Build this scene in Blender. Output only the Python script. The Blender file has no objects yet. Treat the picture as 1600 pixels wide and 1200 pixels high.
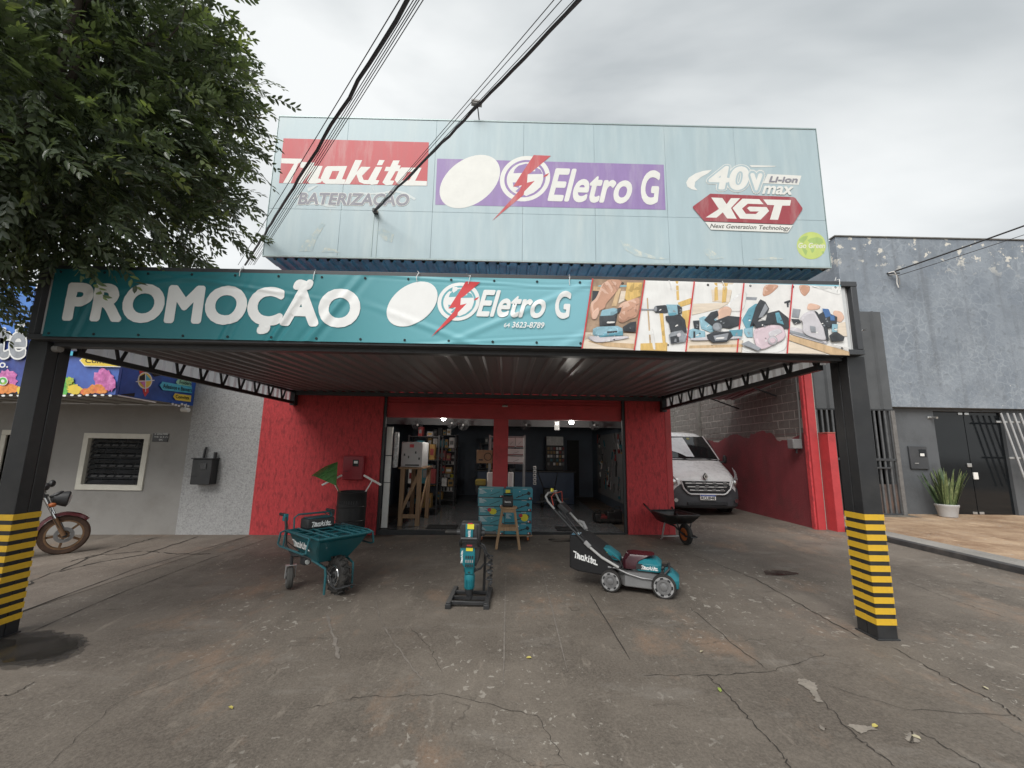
import bpy, bmesh, math, random
from mathutils import Vector as V, Matrix, Euler
from mathutils.geometry import tessellate_polygon
R = math.radians
rnd = random.Random(7)
SC = bpy.context.scene
COL = SC.collection

# ------------------------------------------------------------------ camera
PITCH, ROLL, YAW, FPX, EYE = R(9.1), R(.965), R(.526), 650.0, 1.65
cam_d = bpy.data.cameras.new('camera')
cam = bpy.data.objects.new('camera', cam_d); COL.objects.link(cam)
cam_d.sensor_fit = 'HORIZONTAL'; cam_d.sensor_width = 36
cam_d.lens = 36 * FPX / 1600
cam_d.clip_start = .05; cam_d.clip_end = 900
r0 = V((math.cos(YAW), -math.sin(YAW), 0)); f0 = V((math.sin(YAW), math.cos(YAW), 0)); u0 = V((0, 0, 1))
FW = f0*math.cos(PITCH) + u0*math.sin(PITCH); u1 = u0*math.cos(PITCH) - f0*math.sin(PITCH)
RT = r0*math.cos(ROLL) + u1*math.sin(ROLL); UP = u1*math.cos(ROLL) - r0*math.sin(ROLL)
mw = Matrix((RT, UP, -FW)).transposed().to_4x4(); mw.translation = V((0, 0, EYE))
cam.matrix_world = mw
SC.camera = cam

# ------------------------------------------------------------------ sky, sun, exposure
SUN_EL, SUN_AZ = R(49), R(-30)      # azimuth of the place the light comes from, measured from -Y (behind the camera) towards +X
W = bpy.data.worlds.new('World'); SC.world = W; W.use_nodes = True
nt = W.node_tree; nt.nodes.clear(); L = nt.links.new
def N(t, **k):
    n = nt.nodes.new(t)
    for a, b in k.items(): setattr(n, a, b)
    return n
out = N('ShaderNodeOutputWorld'); bg = N('ShaderNodeBackground'); L(bg.outputs[0], out.inputs[0])
sky = N('ShaderNodeTexSky', sky_type='NISHITA', sun_disc=False, sun_elevation=SUN_EL, sun_rotation=R(180)-SUN_AZ)
tc = N('ShaderNodeTexCoord'); sp = N('ShaderNodeSeparateXYZ'); L(tc.outputs['Generated'], sp.inputs[0])
zc = N('ShaderNodeMath', operation='MAXIMUM'); L(sp.outputs[2], zc.inputs[0]); zc.inputs[1].default_value = 0
za = N('ShaderNodeMath', operation='ADD'); L(zc.outputs[0], za.inputs[0]); za.inputs[1].default_value = .22
dx = N('ShaderNodeMath', operation='DIVIDE'); L(sp.outputs[0], dx.inputs[0]); L(za.outputs[0], dx.inputs[1])
dy = N('ShaderNodeMath', operation='DIVIDE'); L(sp.outputs[1], dy.inputs[0]); L(za.outputs[0], dy.inputs[1])
cb = N('ShaderNodeCombineXYZ'); L(dx.outputs[0], cb.inputs[0]); L(dy.outputs[0], cb.inputs[1])
mp = N('ShaderNodeMapping'); L(cb.outputs[0], mp.inputs[0]); mp.inputs['Scale'].default_value = (.75, 1.25, 1); mp.inputs['Location'].default_value = (2.3, 5.1, 0); mp.inputs['Rotation'].default_value = (0, 0, R(-18))
n1 = N('ShaderNodeTexNoise'); L(mp.outputs[0], n1.inputs['Vector']); n1.inputs['Scale'].default_value = 1.15; n1.inputs['Detail'].default_value = 6; n1.inputs['Roughness'].default_value = .47; n1.inputs['Distortion'].default_value = .35
cr = N('ShaderNodeValToRGB'); L(n1.outputs['Fac'], cr.inputs[0])
e = cr.color_ramp.elements
e[0].position = .39; e[0].color = (.43, .465, .485, 1)
e[1].position = .59; e[1].color = (.88, .90, .90, 1)
m1 = e.new(.48); m1.color = (.665, .695, .705, 1)
# towards the horizon the cloud deck gets paler
hz = N('ShaderNodeMapRange'); L(sp.outputs[2], hz.inputs[0]); hz.inputs[1].default_value = .08; hz.inputs[2].default_value = .62; hz.inputs[3].default_value = .75; hz.inputs[4].default_value = 0
mh = N('ShaderNodeMix', data_type='RGBA'); L(hz.outputs[0], mh.inputs[0]); L(cr.outputs[0], mh.inputs[6]); mh.inputs[7].default_value = (.93, .945, .94, 1)
ns = N('ShaderNodeMix', data_type='RGBA', blend_type='MULTIPLY'); ns.inputs[0].default_value = 1; L(sky.outputs[0], ns.inputs[6]); ns.inputs[7].default_value = (.1, .1, .1, 1)
mx = N('ShaderNodeMix', data_type='RGBA'); mx.inputs[0].default_value = .94; L(ns.outputs[2], mx.inputs[6]); L(mh.outputs[2], mx.inputs[7])
L(mx.outputs[2], bg.inputs[0]); bg.inputs[1].default_value = .52

sd = bpy.data.lights.new('sun', 'SUN'); sd.energy = 1.5; sd.angle = R(38); sd.color = (1, .97, .93)
sun = bpy.data.objects.new('sun', sd); COL.objects.link(sun)
sun_dir = V((math.sin(SUN_AZ)*math.cos(SUN_EL), -math.cos(SUN_AZ)*math.cos(SUN_EL), math.sin(SUN_EL)))
sun.rotation_euler = sun_dir.to_track_quat('Z', 'Y').to_euler(); sun.location = sun_dir*40

SC.view_settings.view_transform = 'Standard'; SC.view_settings.look = 'None'
SC.view_settings.gamma = 1; SC.view_settings.use_curve_mapping = False
SC.view_settings.exposure = 1.12
SC.cycles.max_bounces = 7; SC.cycles.diffuse_bounces = 4; SC.cycles.glossy_bounces = 3; SC.cycles.transparent_max_bounces = 12
SC.cycles.caustics_reflective = False; SC.cycles.caustics_refractive = False

# ------------------------------------------------------------------ measured points: where a sight line meets a known plane of the place
def ray(x, y): return RT*(x-800) + UP*(600-y) + FW*FPX
EY = V((0, 0, EYE))
def at(x, y, Y):
    d = ray(x, y); return EY + d*(Y/d.y)
def gz(x): return .015*(max(-14, min(14, x)) - 1)
def gt(x, y):
    d = ray(x, y); t = (.015*(0-1) - EYE)/(d.z - .015*d.x); return EY + d*t

# ------------------------------------------------------------------ materials
MATS = {}
def c8(r, g, b):
    f = lambda v: (v/255/12.92) if v/255 <= .04045 else ((v/255+.055)/1.055)**2.4
    return (f(r), f(g), f(b))
def mat(name, col, rough=.6, metal=0, var=.12, scale=6, bump=0, bscale=60, dirt=None, dirt_amt=.5, dscale=2.2, trans=0, coat=0, emit=None, estr=0, spec=.5, alpha=1, stretch=(1, 1, 1), dlo=.5, dhi=.68):
    if name in MATS: return MATS[name]
    m = bpy.data.materials.new(name); m.use_nodes = True; MATS[name] = m
    t = m.node_tree; b = t.nodes['Principled BSDF']; K = t.links.new
    b.inputs['Roughness'].default_value = rough; b.inputs['Metallic'].default_value = metal
    b.inputs['Specular IOR Level'].default_value = spec
    b.inputs['Coat Weight'].default_value = coat
    if trans: b.inputs['Transmission Weight'].default_value = trans
    if emit: b.inputs['Emission Color'].default_value = (*emit, 1); b.inputs['Emission Strength'].default_value = estr
    g = t.nodes.new('ShaderNodeTexCoord'); mpn = t.nodes.new('ShaderNodeMapping'); mpn.inputs['Scale'].default_value = stretch
    K(g.outputs['Object'], mpn.inputs[0])
    n = t.nodes.new('ShaderNodeTexNoise'); K(mpn.outputs[0], n.inputs['Vector']); n.inputs['Scale'].default_value = scale; n.inputs['Detail'].default_value = 5; n.inputs['Roughness'].default_value = .62
    r = t.nodes.new('ShaderNodeValToRGB'); K(n.outputs['Fac'], r.inputs[0])
    r.color_ramp.elements[0].position = .3; r.color_ramp.elements[1].position = .7
    lo = tuple(max(0, v*(1-var)) for v in col); hi = tuple(min(1, v*(1+var)) for v in col)
    r.color_ramp.elements[0].color = (*lo, 1); r.color_ramp.elements[1].color = (*hi, 1)
    colout = r.outputs[0]
    if dirt:
        n2 = t.nodes.new('ShaderNodeTexNoise'); K(mpn.outputs[0], n2.inputs['Vector']); n2.inputs['Scale'].default_value = dscale; n2.inputs['Detail'].default_value = 9; n2.inputs['Roughness'].default_value = .68
        mr = t.nodes.new('ShaderNodeMapRange'); K(n2.outputs['Fac'], mr.inputs[0]); mr.inputs[1].default_value = dlo; mr.inputs[2].default_value = dhi; mr.inputs[3].default_value = 0; mr.inputs[4].default_value = dirt_amt
        mxn = t.nodes.new('ShaderNodeMix'); mxn.data_type = 'RGBA'; K(mr.outputs[0], mxn.inputs[0]); K(colout, mxn.inputs[6]); mxn.inputs[7].default_value = (*dirt, 1)
        colout = mxn.outputs[2]
    K(colout, b.inputs['Base Color'])
    rr = t.nodes.new('ShaderNodeMapRange'); K(n.outputs['Fac'], rr.inputs[0]); rr.inputs[3].default_value = max(.02, rough-.09); rr.inputs[4].default_value = min(1, rough+.09)
    K(rr.outputs[0], b.inputs['Roughness'])
    if bump:
        n3 = t.nodes.new('ShaderNodeTexNoise'); K(mpn.outputs[0], n3.inputs['Vector']); n3.inputs['Scale'].default_value = bscale; n3.inputs['Detail'].default_value = 3
        bp = t.nodes.new('ShaderNodeBump'); bp.inputs['Strength'].default_value = bump; bp.inputs['Distance'].default_value = .01; K(n3.outputs['Fac'], bp.inputs['Height']); K(bp.outputs[0], b.inputs['Normal'])
    return m

# ------------------------------------------------------------------ mesh builder
ORG = {}
class B:
    def __init__(s): s.v = []; s.f = []; s.mi = []; s.cur = 0
    def add(s, vs, fs):
        o = len(s.v); s.v += [tuple(p) for p in vs]
        for f in fs: s.f.append([o+i for i in f]); s.mi.append(s.cur)
        return s
    def box(s, x0, x1, y0, y1, z0, z1):
        vs = [(x, y, z) for z in (z0, z1) for y in (y0, y1) for x in (x0, x1)]
        return s.add(vs, [(0, 2, 3, 1), (4, 5, 7, 6), (0, 1, 5, 4), (2, 6, 7, 3), (0, 4, 6, 2), (1, 3, 7, 5)])
    def obox(s, c, sz, rot=(0, 0, 0)):
        m = rot if isinstance(rot, Matrix) else Euler(rot).to_matrix()
        vs = [V(c) + m @ V((x*sz[0]/2, y*sz[1]/2, z*sz[2]/2)) for z in (-1, 1) for y in (-1, 1) for x in (-1, 1)]
        return s.add(vs, [(0, 2, 3, 1), (4, 5, 7, 6), (0, 1, 5, 4), (2, 6, 7, 3), (0, 4, 6, 2), (1, 3, 7, 5)])
    def bar(s, p, q, w, h, up=(0, 0, 1)):
        p, q = V(p), V(q); d = (q-p); l = d.length; d.normalize(); u = V(up)
        x = u.cross(d)
        if x.length < 1e-4: x = V((1, 0, 0)).cross(d)
        x.normalize(); z = d.cross(x)
        m = Matrix((x, d, z)).transposed()
        return s.obox((p+q)/2, (w, l, h), m)
    def tube(s, pts, r, n=8, closed=False, r2=None):
        pts = [V(p) for p in pts]; k = len(pts); rings = []
        ref = None
        for i, p in enumerate(pts):
            if closed: d = pts[(i+1) % k]-pts[i-1]
            else: d = pts[min(i+1, k-1)]-pts[max(i-1, 0)]
            if d.length < 1e-9: d = V((0, 0, 1))
            d.normalize()
            if ref is None:
                ref = V((0, 0, 1)) if abs(d.z) < .9 else V((1, 0, 0))
            a = d.cross(ref).normalized(); ref = a.cross(d).normalized()
            rr = r if r2 is None else r+(r2-r)*i/(k-1)
            if isinstance(r, (list, tuple)): rr = r[i]
            rings.append([p + (a*math.cos(2*math.pi*j/n) + ref*math.sin(2*math.pi*j/n))*rr for j in range(n)])
        return s.loft(rings, not closed, closed)
    def cyl(s, p, q, r, r2=None, n=14): return s.tube([p, q], r, n, False, r if r2 is None else r2)
    def loft(s, rings, caps=True, closed=False):
        n = len(rings[0]); vs = [p for rg in rings for p in rg]; fs = []; k = len(rings)
        for i in range(k if closed else k-1):
            a, b = i*n, ((i+1) % k)*n
            for j in range(n): fs.append((a+j, a+(j+1) % n, b+(j+1) % n, b+j))
        if caps and not closed: fs.append(tuple(range(n))[::-1]); fs.append(tuple((k-1)*n+j for j in range(n)))
        return s.add(vs, fs)
    def lathe(s, prof, o=(0, 0, 0), ax=(0, 0, 1), n=20):
        o = V(o); d = V(ax).normalized(); a = d.orthogonal().normalized(); b = d.cross(a)
        rings = [[o + d*h + (a*math.cos(2*math.pi*j/n)+b*math.sin(2*math.pi*j/n))*max(r, 1e-4) for j in range(n)] for r, h in prof]
        return s.loft(rings, True)
    def torus(s, o, ax, R1, r, n=28, k=8, sq=1):
        o = V(o); d = V(ax).normalized(); a = d.orthogonal().normalized(); b = d.cross(a); rings = []
        for i in range(n):
            e = a*math.cos(2*math.pi*i/n)+b*math.sin(2*math.pi*i/n)
            rings.append([o + e*(R1+r*math.cos(2*math.pi*j/k)) + d*(r*sq*math.sin(2*math.pi*j/k)) for j in range(k)])
        return s.loft(rings, False, True)
    def ring(s, prof, o, ax, n=30):
        o = V(o); d = V(ax).normalized(); a = d.orthogonal().normalized(); b = d.cross(a)
        return s.loft([[o+d*h+(a*math.cos(2*math.pi*i/n)+b*math.sin(2*math.pi*i/n))*r for r, h in prof] for i in range(n)], False, True)
    def sph(s, c, r, n=12, m=8):
        rx, ry, rz = (r, r, r) if not isinstance(r, (tuple, list)) else r; c = V(c)
        rings = [[c+V((rx*math.sin(math.pi*i/m)*math.cos(2*math.pi*j/n), ry*math.sin(math.pi*i/m)*math.sin(2*math.pi*j/n), rz*math.cos(math.pi*i/m))) if 0 < i < m else c+V((1e-4*math.cos(2*math.pi*j/n), 1e-4*math.sin(2*math.pi*j/n), rz*math.cos(math.pi*i/m))) for j in range(n)] for i in range(m+1)]
        return s.loft(rings, True)
    def prism(s, poly, ext):
        p = [V(a) for a in poly]; e = V(ext); n = len(p)
        nn = V((0, 0, 0))
        for i in range(n): nn += p[i].cross(p[(i+1) % n])
        if nn.dot(e) > 0: p = p[::-1]
        return s.add(p+[a+e for a in p], [tuple(range(n))] + [tuple(range(2*n-1, n-1, -1))] + [((i+1) % n, i, n+i, n+(i+1) % n) for i in range(n)])
    def ngon(s, pts): return s.add(pts, [tuple(range(len(pts)))])
    def xf(s, m, start=0):
        for i in range(start, len(s.v)): s.v[i] = tuple(m @ V(s.v[i]))
        return s
    def obj(s, name, mats, parent=None, w=False, bev=0, ang=35, flat=False, seg=2, label=None, cat=None, group=None, kind=None, loc=None):
        me = bpy.data.meshes.new(name)
        vs = s.v
        if w and parent is not None:
            o = ORG[parent.name]; vs = [(a-o.x, b-o.y, c-o.z) for a, b, c in vs]
        elif loc is not None and w: vs = [(a-loc[0], b-loc[1], c-loc[2]) for a, b, c in vs]
        me.from_pydata(vs, [], s.f)
        for m in (mats if isinstance(mats, (list, tuple)) else [mats]): me.materials.append(m)
        me.polygons.foreach_set('material_index', s.mi); me.polygons.foreach_set('use_smooth', [not flat]*len(s.f))
        me.update()
        me.set_sharp_from_angle(angle=R(ang))
        ob = bpy.data.objects.new(name, me); COL.objects.link(ob)
        if loc is not None: ob.location = loc
        if parent is not None: ob.parent = parent; ORG[ob.name] = ORG[parent.name]
        else: ORG[ob.name] = V(loc) if loc is not None else V((0, 0, 0))
        if bev:
            md = ob.modifiers.new('bevel', 'BEVEL'); md.width = bev; md.segments = seg; md.limit_method = 'ANGLE'; md.angle_limit = R(40); md.harden_normals = False
        tag(ob, label, cat, group, kind)
        return ob
def tag(o, label=None, cat=None, group=None, kind=None):
    if label: o['label'] = label
    if cat: o['category'] = cat
    if group: o['group'] = group
    if kind: o['kind'] = kind
    return o
def thing(name, label, cat, loc=(0, 0, 0), rz=0, group=None):
    o = bpy.data.objects.new(name, None); COL.objects.link(o); o.location = loc; o.rotation_euler = (0, 0, rz); o.empty_display_size = .1
    ORG[o.name] = V(loc)
    return tag(o, label, cat, group)
def dup(root, loc, rz=None, label=None, scale=None):
    r = root.copy(); COL.objects.link(r); r.location = loc; ORG[r.name] = V(loc)
    if rz is not None: r.rotation_euler = (0, 0, rz)
    if label: r['label'] = label
    if scale: r.scale = scale
    for ch in list(root.children):
        c = ch.copy(); COL.objects.link(c); c.parent = r
        for g in list(ch.children):
            d = g.copy(); COL.objects.link(d); d.parent = c
    return r
def piece(proto, parent, loc, rot=None, scale=None):
    c = proto.copy(); COL.objects.link(c); c.parent = parent; c.location = loc
    if rot: c.rotation_euler = rot
    if scale: c.scale = scale
    return c

# ------------------------------------------------------------------ lettering and flat print on a plane
TXT = {}
def raw_text(s, off=0, sp=1.0):
    k = (s, off, sp)
    if k in TXT: return TXT[k]
    cu = bpy.data.curves.new('lettering', 'FONT'); cu.body = s; cu.size = 1; cu.resolution_u = 5; cu.space_character = sp; cu.fill_mode = 'NONE'
    ob = bpy.data.objects.new('lettering', cu); COL.objects.link(ob)
    dg = bpy.context.evaluated_depsgraph_get()
    me = bpy.data.meshes.new_from_object(ob.evaluated_get(dg))
    co = [v.co.copy() for v in me.vertices]; nb = {}
    for e_ in me.edges:
        i, j = e_.vertices; nb.setdefault(i, []).append(j); nb.setdefault(j, []).append(i)
    bpy.data.objects.remove(ob); bpy.data.curves.remove(cu); bpy.data.meshes.remove(me)
    seen = set(); loops = []
    for i in nb:
        if i in seen: continue
        lp = [i]; seen.add(i)
        while True:
            nx = [j for j in nb[lp[-1]] if j not in seen]
            if not nx: break
            lp.append(nx[0]); seen.add(nx[0])
        lp.sort()
        if len(lp) > 2: loops.append([V((co[j].x, co[j].y, 0)) for j in lp])
    def area(lp): return .5*sum(lp[i].x*lp[(i+1) % len(lp)].y-lp[(i+1) % len(lp)].x*lp[i].y for i in range(len(lp)))
    def inside(p, lp):
        c = False
        for i in range(len(lp)):
            q, r = lp[i], lp[i-1]
            if (q.y > p.y) != (r.y > p.y) and p.x < (r.x-q.x)*(p.y-q.y)/(r.y-q.y)+q.x: c = not c
        return c
    ar = [area(l) for l in loops]; sgn = 1 if (sum(ar) > 0) else -1        # outlines run one way, counters the other; outlines of one glyph may cross
    outer = [l for l, q in zip(loops, ar) if q*sgn > 0]; holes = [l for l, q in zip(loops, ar) if q*sgn < 0]
    vs, fs = [], []
    for k2, o in enumerate(outer):
        hs = [h for h in holes if inside(h[0], o)]
        pl = [o]+hs; flat = [p for l in pl for p in l]; b0 = len(vs); vs += [V((p.x, p.y, .00005*(k2 % 3))) for p in flat]
        for t in tessellate_polygon(pl): fs.append(tuple(b0+i for i in (t if (flat[t[1]]-flat[t[0]]).cross(flat[t[2]]-flat[t[0]]).z > 0 else t[::-1])))
    TXT[k] = (vs, fs); return vs, fs
def bbox2(vs): return min(v.x for v in vs), max(v.x for v in vs), min(v.y for v in vs), max(v.y for v in vs)
def put_text(b, s, bl, br, tl, off=.0, push=V((0, 0, 0)), ref=None, sp=1.0):
    """lettering s fitted into the parallelogram bl, br, tl (3-D points); ref = stroke offset whose outline fits exactly"""
    vs, fs = raw_text(s, 0, sp)
    x0, x1, y0, y1 = bbox2(vs); r = off if ref is None else ref
    x0 -= r; x1 += r; y0 -= r; y1 += r
    bl, br, tl = V(bl), V(br), V(tl); pn = push.normalized() if push.length > 0 else V((0, -1, 0))
    n = 0 if off == 0 else (8 if off < .05 else 14)
    for k in range(n+1):
        ox, oy = (0, 0) if k == n else (off*math.cos(2*math.pi*k/n), off*math.sin(2*math.pi*k/n))
        b.add([bl + (br-bl)*((v.x+ox-x0)/(x1-x0)) + (tl-bl)*((v.y+oy-y0)/(y1-y0)) + push + pn*(.00006*k+v.z*.4) for v in vs], fs)
    return .00006*(n+1)+.0001
def refine(b, mx=.07):
    """cut long edges so that flat print can follow the folds of the cloth"""
    bm = bmesh.new(); vv = [bm.verts.new(p) for p in b.v]
    for f, m in zip(b.f, b.mi):
        try: bf = bm.faces.new([vv[i] for i in f]); bf.material_index = m
        except ValueError: pass
    bm.normal_update(); bmesh.ops.triangulate(bm, faces=bm.faces[:])
    for _ in range(5):
        es = [e for e in bm.edges if e.calc_length() > mx]
        if not es: break
        bmesh.ops.subdivide_edges(bm, edges=es, cuts=1, use_grid_fill=False)
        bmesh.ops.triangulate(bm, faces=bm.faces[:])
    bm.normal_update()
    bmesh.ops.delete(bm, geom=[f for f in bm.faces if f.calc_area() < 1e-9], context='FACES_ONLY')
    for f in bm.faces:
        if f.normal.y > 0: f.normal_flip()
    bm.verts.index_update()
    b.v = [tuple(v.co) for v in bm.verts]; b.f = [[v.index for v in f.verts] for f in bm.faces]; b.mi = [f.material_index for f in bm.faces]
    bm.free(); return b
class Print:
    """stacked flat shapes traced in a zoomed picture frame (origin ox, oy, magnification k) and laid on the plane Y"""
    def __init__(s, Y, ox, oy, k, lift=.0002): s.Y = Y; s.ox = ox; s.oy = oy; s.k = k; s.b = B(); s.n = 0; s.lift = lift
    def p(s, x, y): return at(s.ox+x/s.k, s.oy+y/s.k, s.Y)
    def d(s): s.n += 1; return V((0, -s.lift*s.n, 0))
    def poly(s, pts, mi):
        s.b.cur = mi; e = s.d(); s.b.ngon([s.p(*q)+e for q in pts][::-1]); return s
    def ell(s, cx, cy, a, c, rot, mi, n=40):
        t = R(rot); P = [(cx+a*math.cos(u)*math.cos(t)-c*math.sin(u)*math.sin(t), cy+a*math.cos(u)*math.sin(t)+c*math.sin(u)*math.cos(t)) for u in [2*math.pi*i/n for i in range(n)]]
        return s.poly(P, mi)
    def text(s, t, bl, br, tl, mi, off=.02, ref=None, sp=1.0):
        s.b.cur = mi; up = put_text(s.b, t, s.p(*bl), s.p(*br), s.p(*tl), off, s.d(), ref, sp); s.n += up/s.lift; return s
LOGO = [[(62,303),(270,308),(255,340),(228,357),(155,551),(78,550),(190,357),(60,352)],
 [(255,338),(395,347),(385,385),(372,425),(268,552),(205,551),(292,402),(250,395)],
 [(372,425),(385,378),(475,380),(428,505),(480,512),(455,545),(400,557),(345,555),(318,530)],
 [(572,430),(520,382),(500,400),(455,500),(480,545),(510,560),(690,560),(705,515),(668,512),(720,380),(520,382),(572,430),(642,430),(606,512),(537,512)],
 [(802,320),(870,322),(815,440),(860,388),(955,390),(868,478),(885,520),(980,522),(945,562),(890,560),(840,540),(812,462),(745,562),(690,560)],
 [(1040,320),(1095,322),(1068,372),(1015,372)],
 [(1005,388),(1072,390),(1005,520),(1042,525),(1022,562),(962,570),(920,545),(930,520)],
 [(1180,325),(1245,325),(1225,372),(1255,376),(1235,432),(1205,432),(1150,525),(1192,528),(1172,567),(1110,575),(1072,545),(1135,432),(1092,432),(1108,388),(1150,390)],
 [(1325,440),(1262,395),(1240,415),(1195,520),(1225,560),(1290,577),(1515,578),(1518,532),(1400,528),(1465,398),(1262,395),(1325,440),(1390,440),(1340,525),(1270,525)]]
def logo(b, bl, br, tl, n):
    """the white script maker's mark as it stands on the tools, in the parallelogram bl, br, tl; n = outward normal"""
    bl, br, tl = V(bl), V(br), V(tl); n = V(n).normalized(); ex = br-bl; ey = tl-bl
    for i, L_ in enumerate(LOGO):
        pts = [bl + ex*((x-38)/1480) + ey*((550+.0189*(x-38)-y)/250) + n*(.0002*i) for x, y in L_]
        b.ngon(pts if (ex.cross(ey)).dot(n) < 0 else pts[::-1])
def ribbed(b, x0, x1, ya, za, yb, zb, pitch, depth, down=-1, flat=.62):
    """trapezoid sheet between lines (ya, za) and (yb, zb), ribs running between them"""
    xs = []; x = x0
    while x < x1-1e-6:
        w = pitch
        for t, h in ((0, 0), (flat, 0), (flat+.1, 1), (.9, 1)): xs.append((x+w*t, h))
        x += w
    xs.append((x1, 0)); n = len(xs)
    vs = [(X, ya, za+down*h*depth) for X, h in xs] + [(X, yb, zb+down*h*depth) for X, h in xs]
    b.add(vs, [(i, i+1, n+i+1, n+i) for i in range(n-1)])
def ribbed_v(b, p, q, z0, z1, pitch, depth, n_out, flat=.55):
    """upright ribbed sheet from p to q (x, y), ribs vertical, proud along n_out"""
    p = V((p[0], p[1], 0)); q = V((q[0], q[1], 0)); d = q-p; Lg = d.length; d.normalize(); o = V((n_out[0], n_out[1], 0)); xs = []; x = 0
    while x < Lg-1e-6:
        for t, h in ((0, 0), (flat, 0), (flat+.12, 1), (.88, 1)):
            if x+pitch*t < Lg: xs.append((x+pitch*t, h))
        x += pitch
    xs.append((Lg, 0)); n = len(xs)
    vs = [p+d*a+o*(h*depth)+V((0, 0, z0)) for a, h in xs]+[p+d*a+o*(h*depth)+V((0, 0, z1)) for a, h in xs]
    b.add(vs, [(i, i+1, n+i+1, n+i) for i in range(n-1)])
# ================================================================== materials of the place
RED = (.50, .050, .055)
M_red = mat('red_paint', RED, .62, var=.12, scale=3, bump=.5, bscale=55, dirt=(.2, .03, .03), dirt_amt=.45, dscale=1.6)
M_redrough = mat('red_rough_plaster', (.53, .052, .058), .78, var=.2, scale=30, bump=1.0, bscale=48, stretch=(1, 1, .38), dirt=(.16, .02, .025), dirt_amt=.55, dscale=14, dlo=.5, dhi=.62)
M_stucco = mat('grey_spatter_plaster', (.40, .40, .40), .85, var=.22, scale=40, bump=1.0, bscale=42, dirt=(.2, .2, .2), dirt_amt=.5, dscale=26, dlo=.52, dhi=.62)
M_greyw = mat('grey_wall_paint', (.30, .29, .275), .75, var=.06, scale=2, bump=.25, bscale=50, dirt=(.2, .185, .165), dirt_amt=.4, dscale=1.1)
M_black = mat('black_steel', (.022, .023, .025), .42, var=.2, scale=5, dirt=(.06, .058, .055), dirt_amt=.35)
M_blacksteel2 = mat('dark_grey_steel', (.05, .053, .058), .42, var=.15, scale=4, dirt=(.1, .1, .1), dirt_amt=.3)
M_yellow = mat('yellow_tape', (.72, .44, .03), .5, var=.1, scale=8, dirt=(.3, .2, .06), dirt_amt=.4, dscale=9)
M_ceil = mat('painted_ribbed_sheet', (.23, .23, .245), .36, var=.1, scale=3)
M_translu = mat('translucent_sheet', (.75, .77, .78), .5, var=.06)
_t = M_translu.node_tree; _b = _t.nodes['Principled BSDF']; _o = [n for n in _t.nodes if n.type == 'OUTPUT_MATERIAL'][0]
_tr = _t.nodes.new('ShaderNodeBsdfTranslucent'); _tr.inputs[0].default_value = (.85, .87, .88, 1); _mx = _t.nodes.new('ShaderNodeMixShader'); _mx.inputs[0].default_value = .65
_t.links.new(_b.outputs[0], _mx.inputs[1]); _t.links.new(_tr.outputs[0], _mx.inputs[2]); _t.links.new(_mx.outputs[0], _o.inputs[0])
M_whitesheet = mat('white_ribbed_sheet', (.62, .63, .63), .4, var=.08, scale=3, dirt=(.35, .33, .3), dirt_amt=.3)
M_white = mat('white_paint', (.78, .77, .74), .5, var=.05, scale=5, dirt=(.45, .42, .36), dirt_amt=.35, dscale=3)
M_dark = mat('dark_void', (.012, .013, .015), .6)

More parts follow.
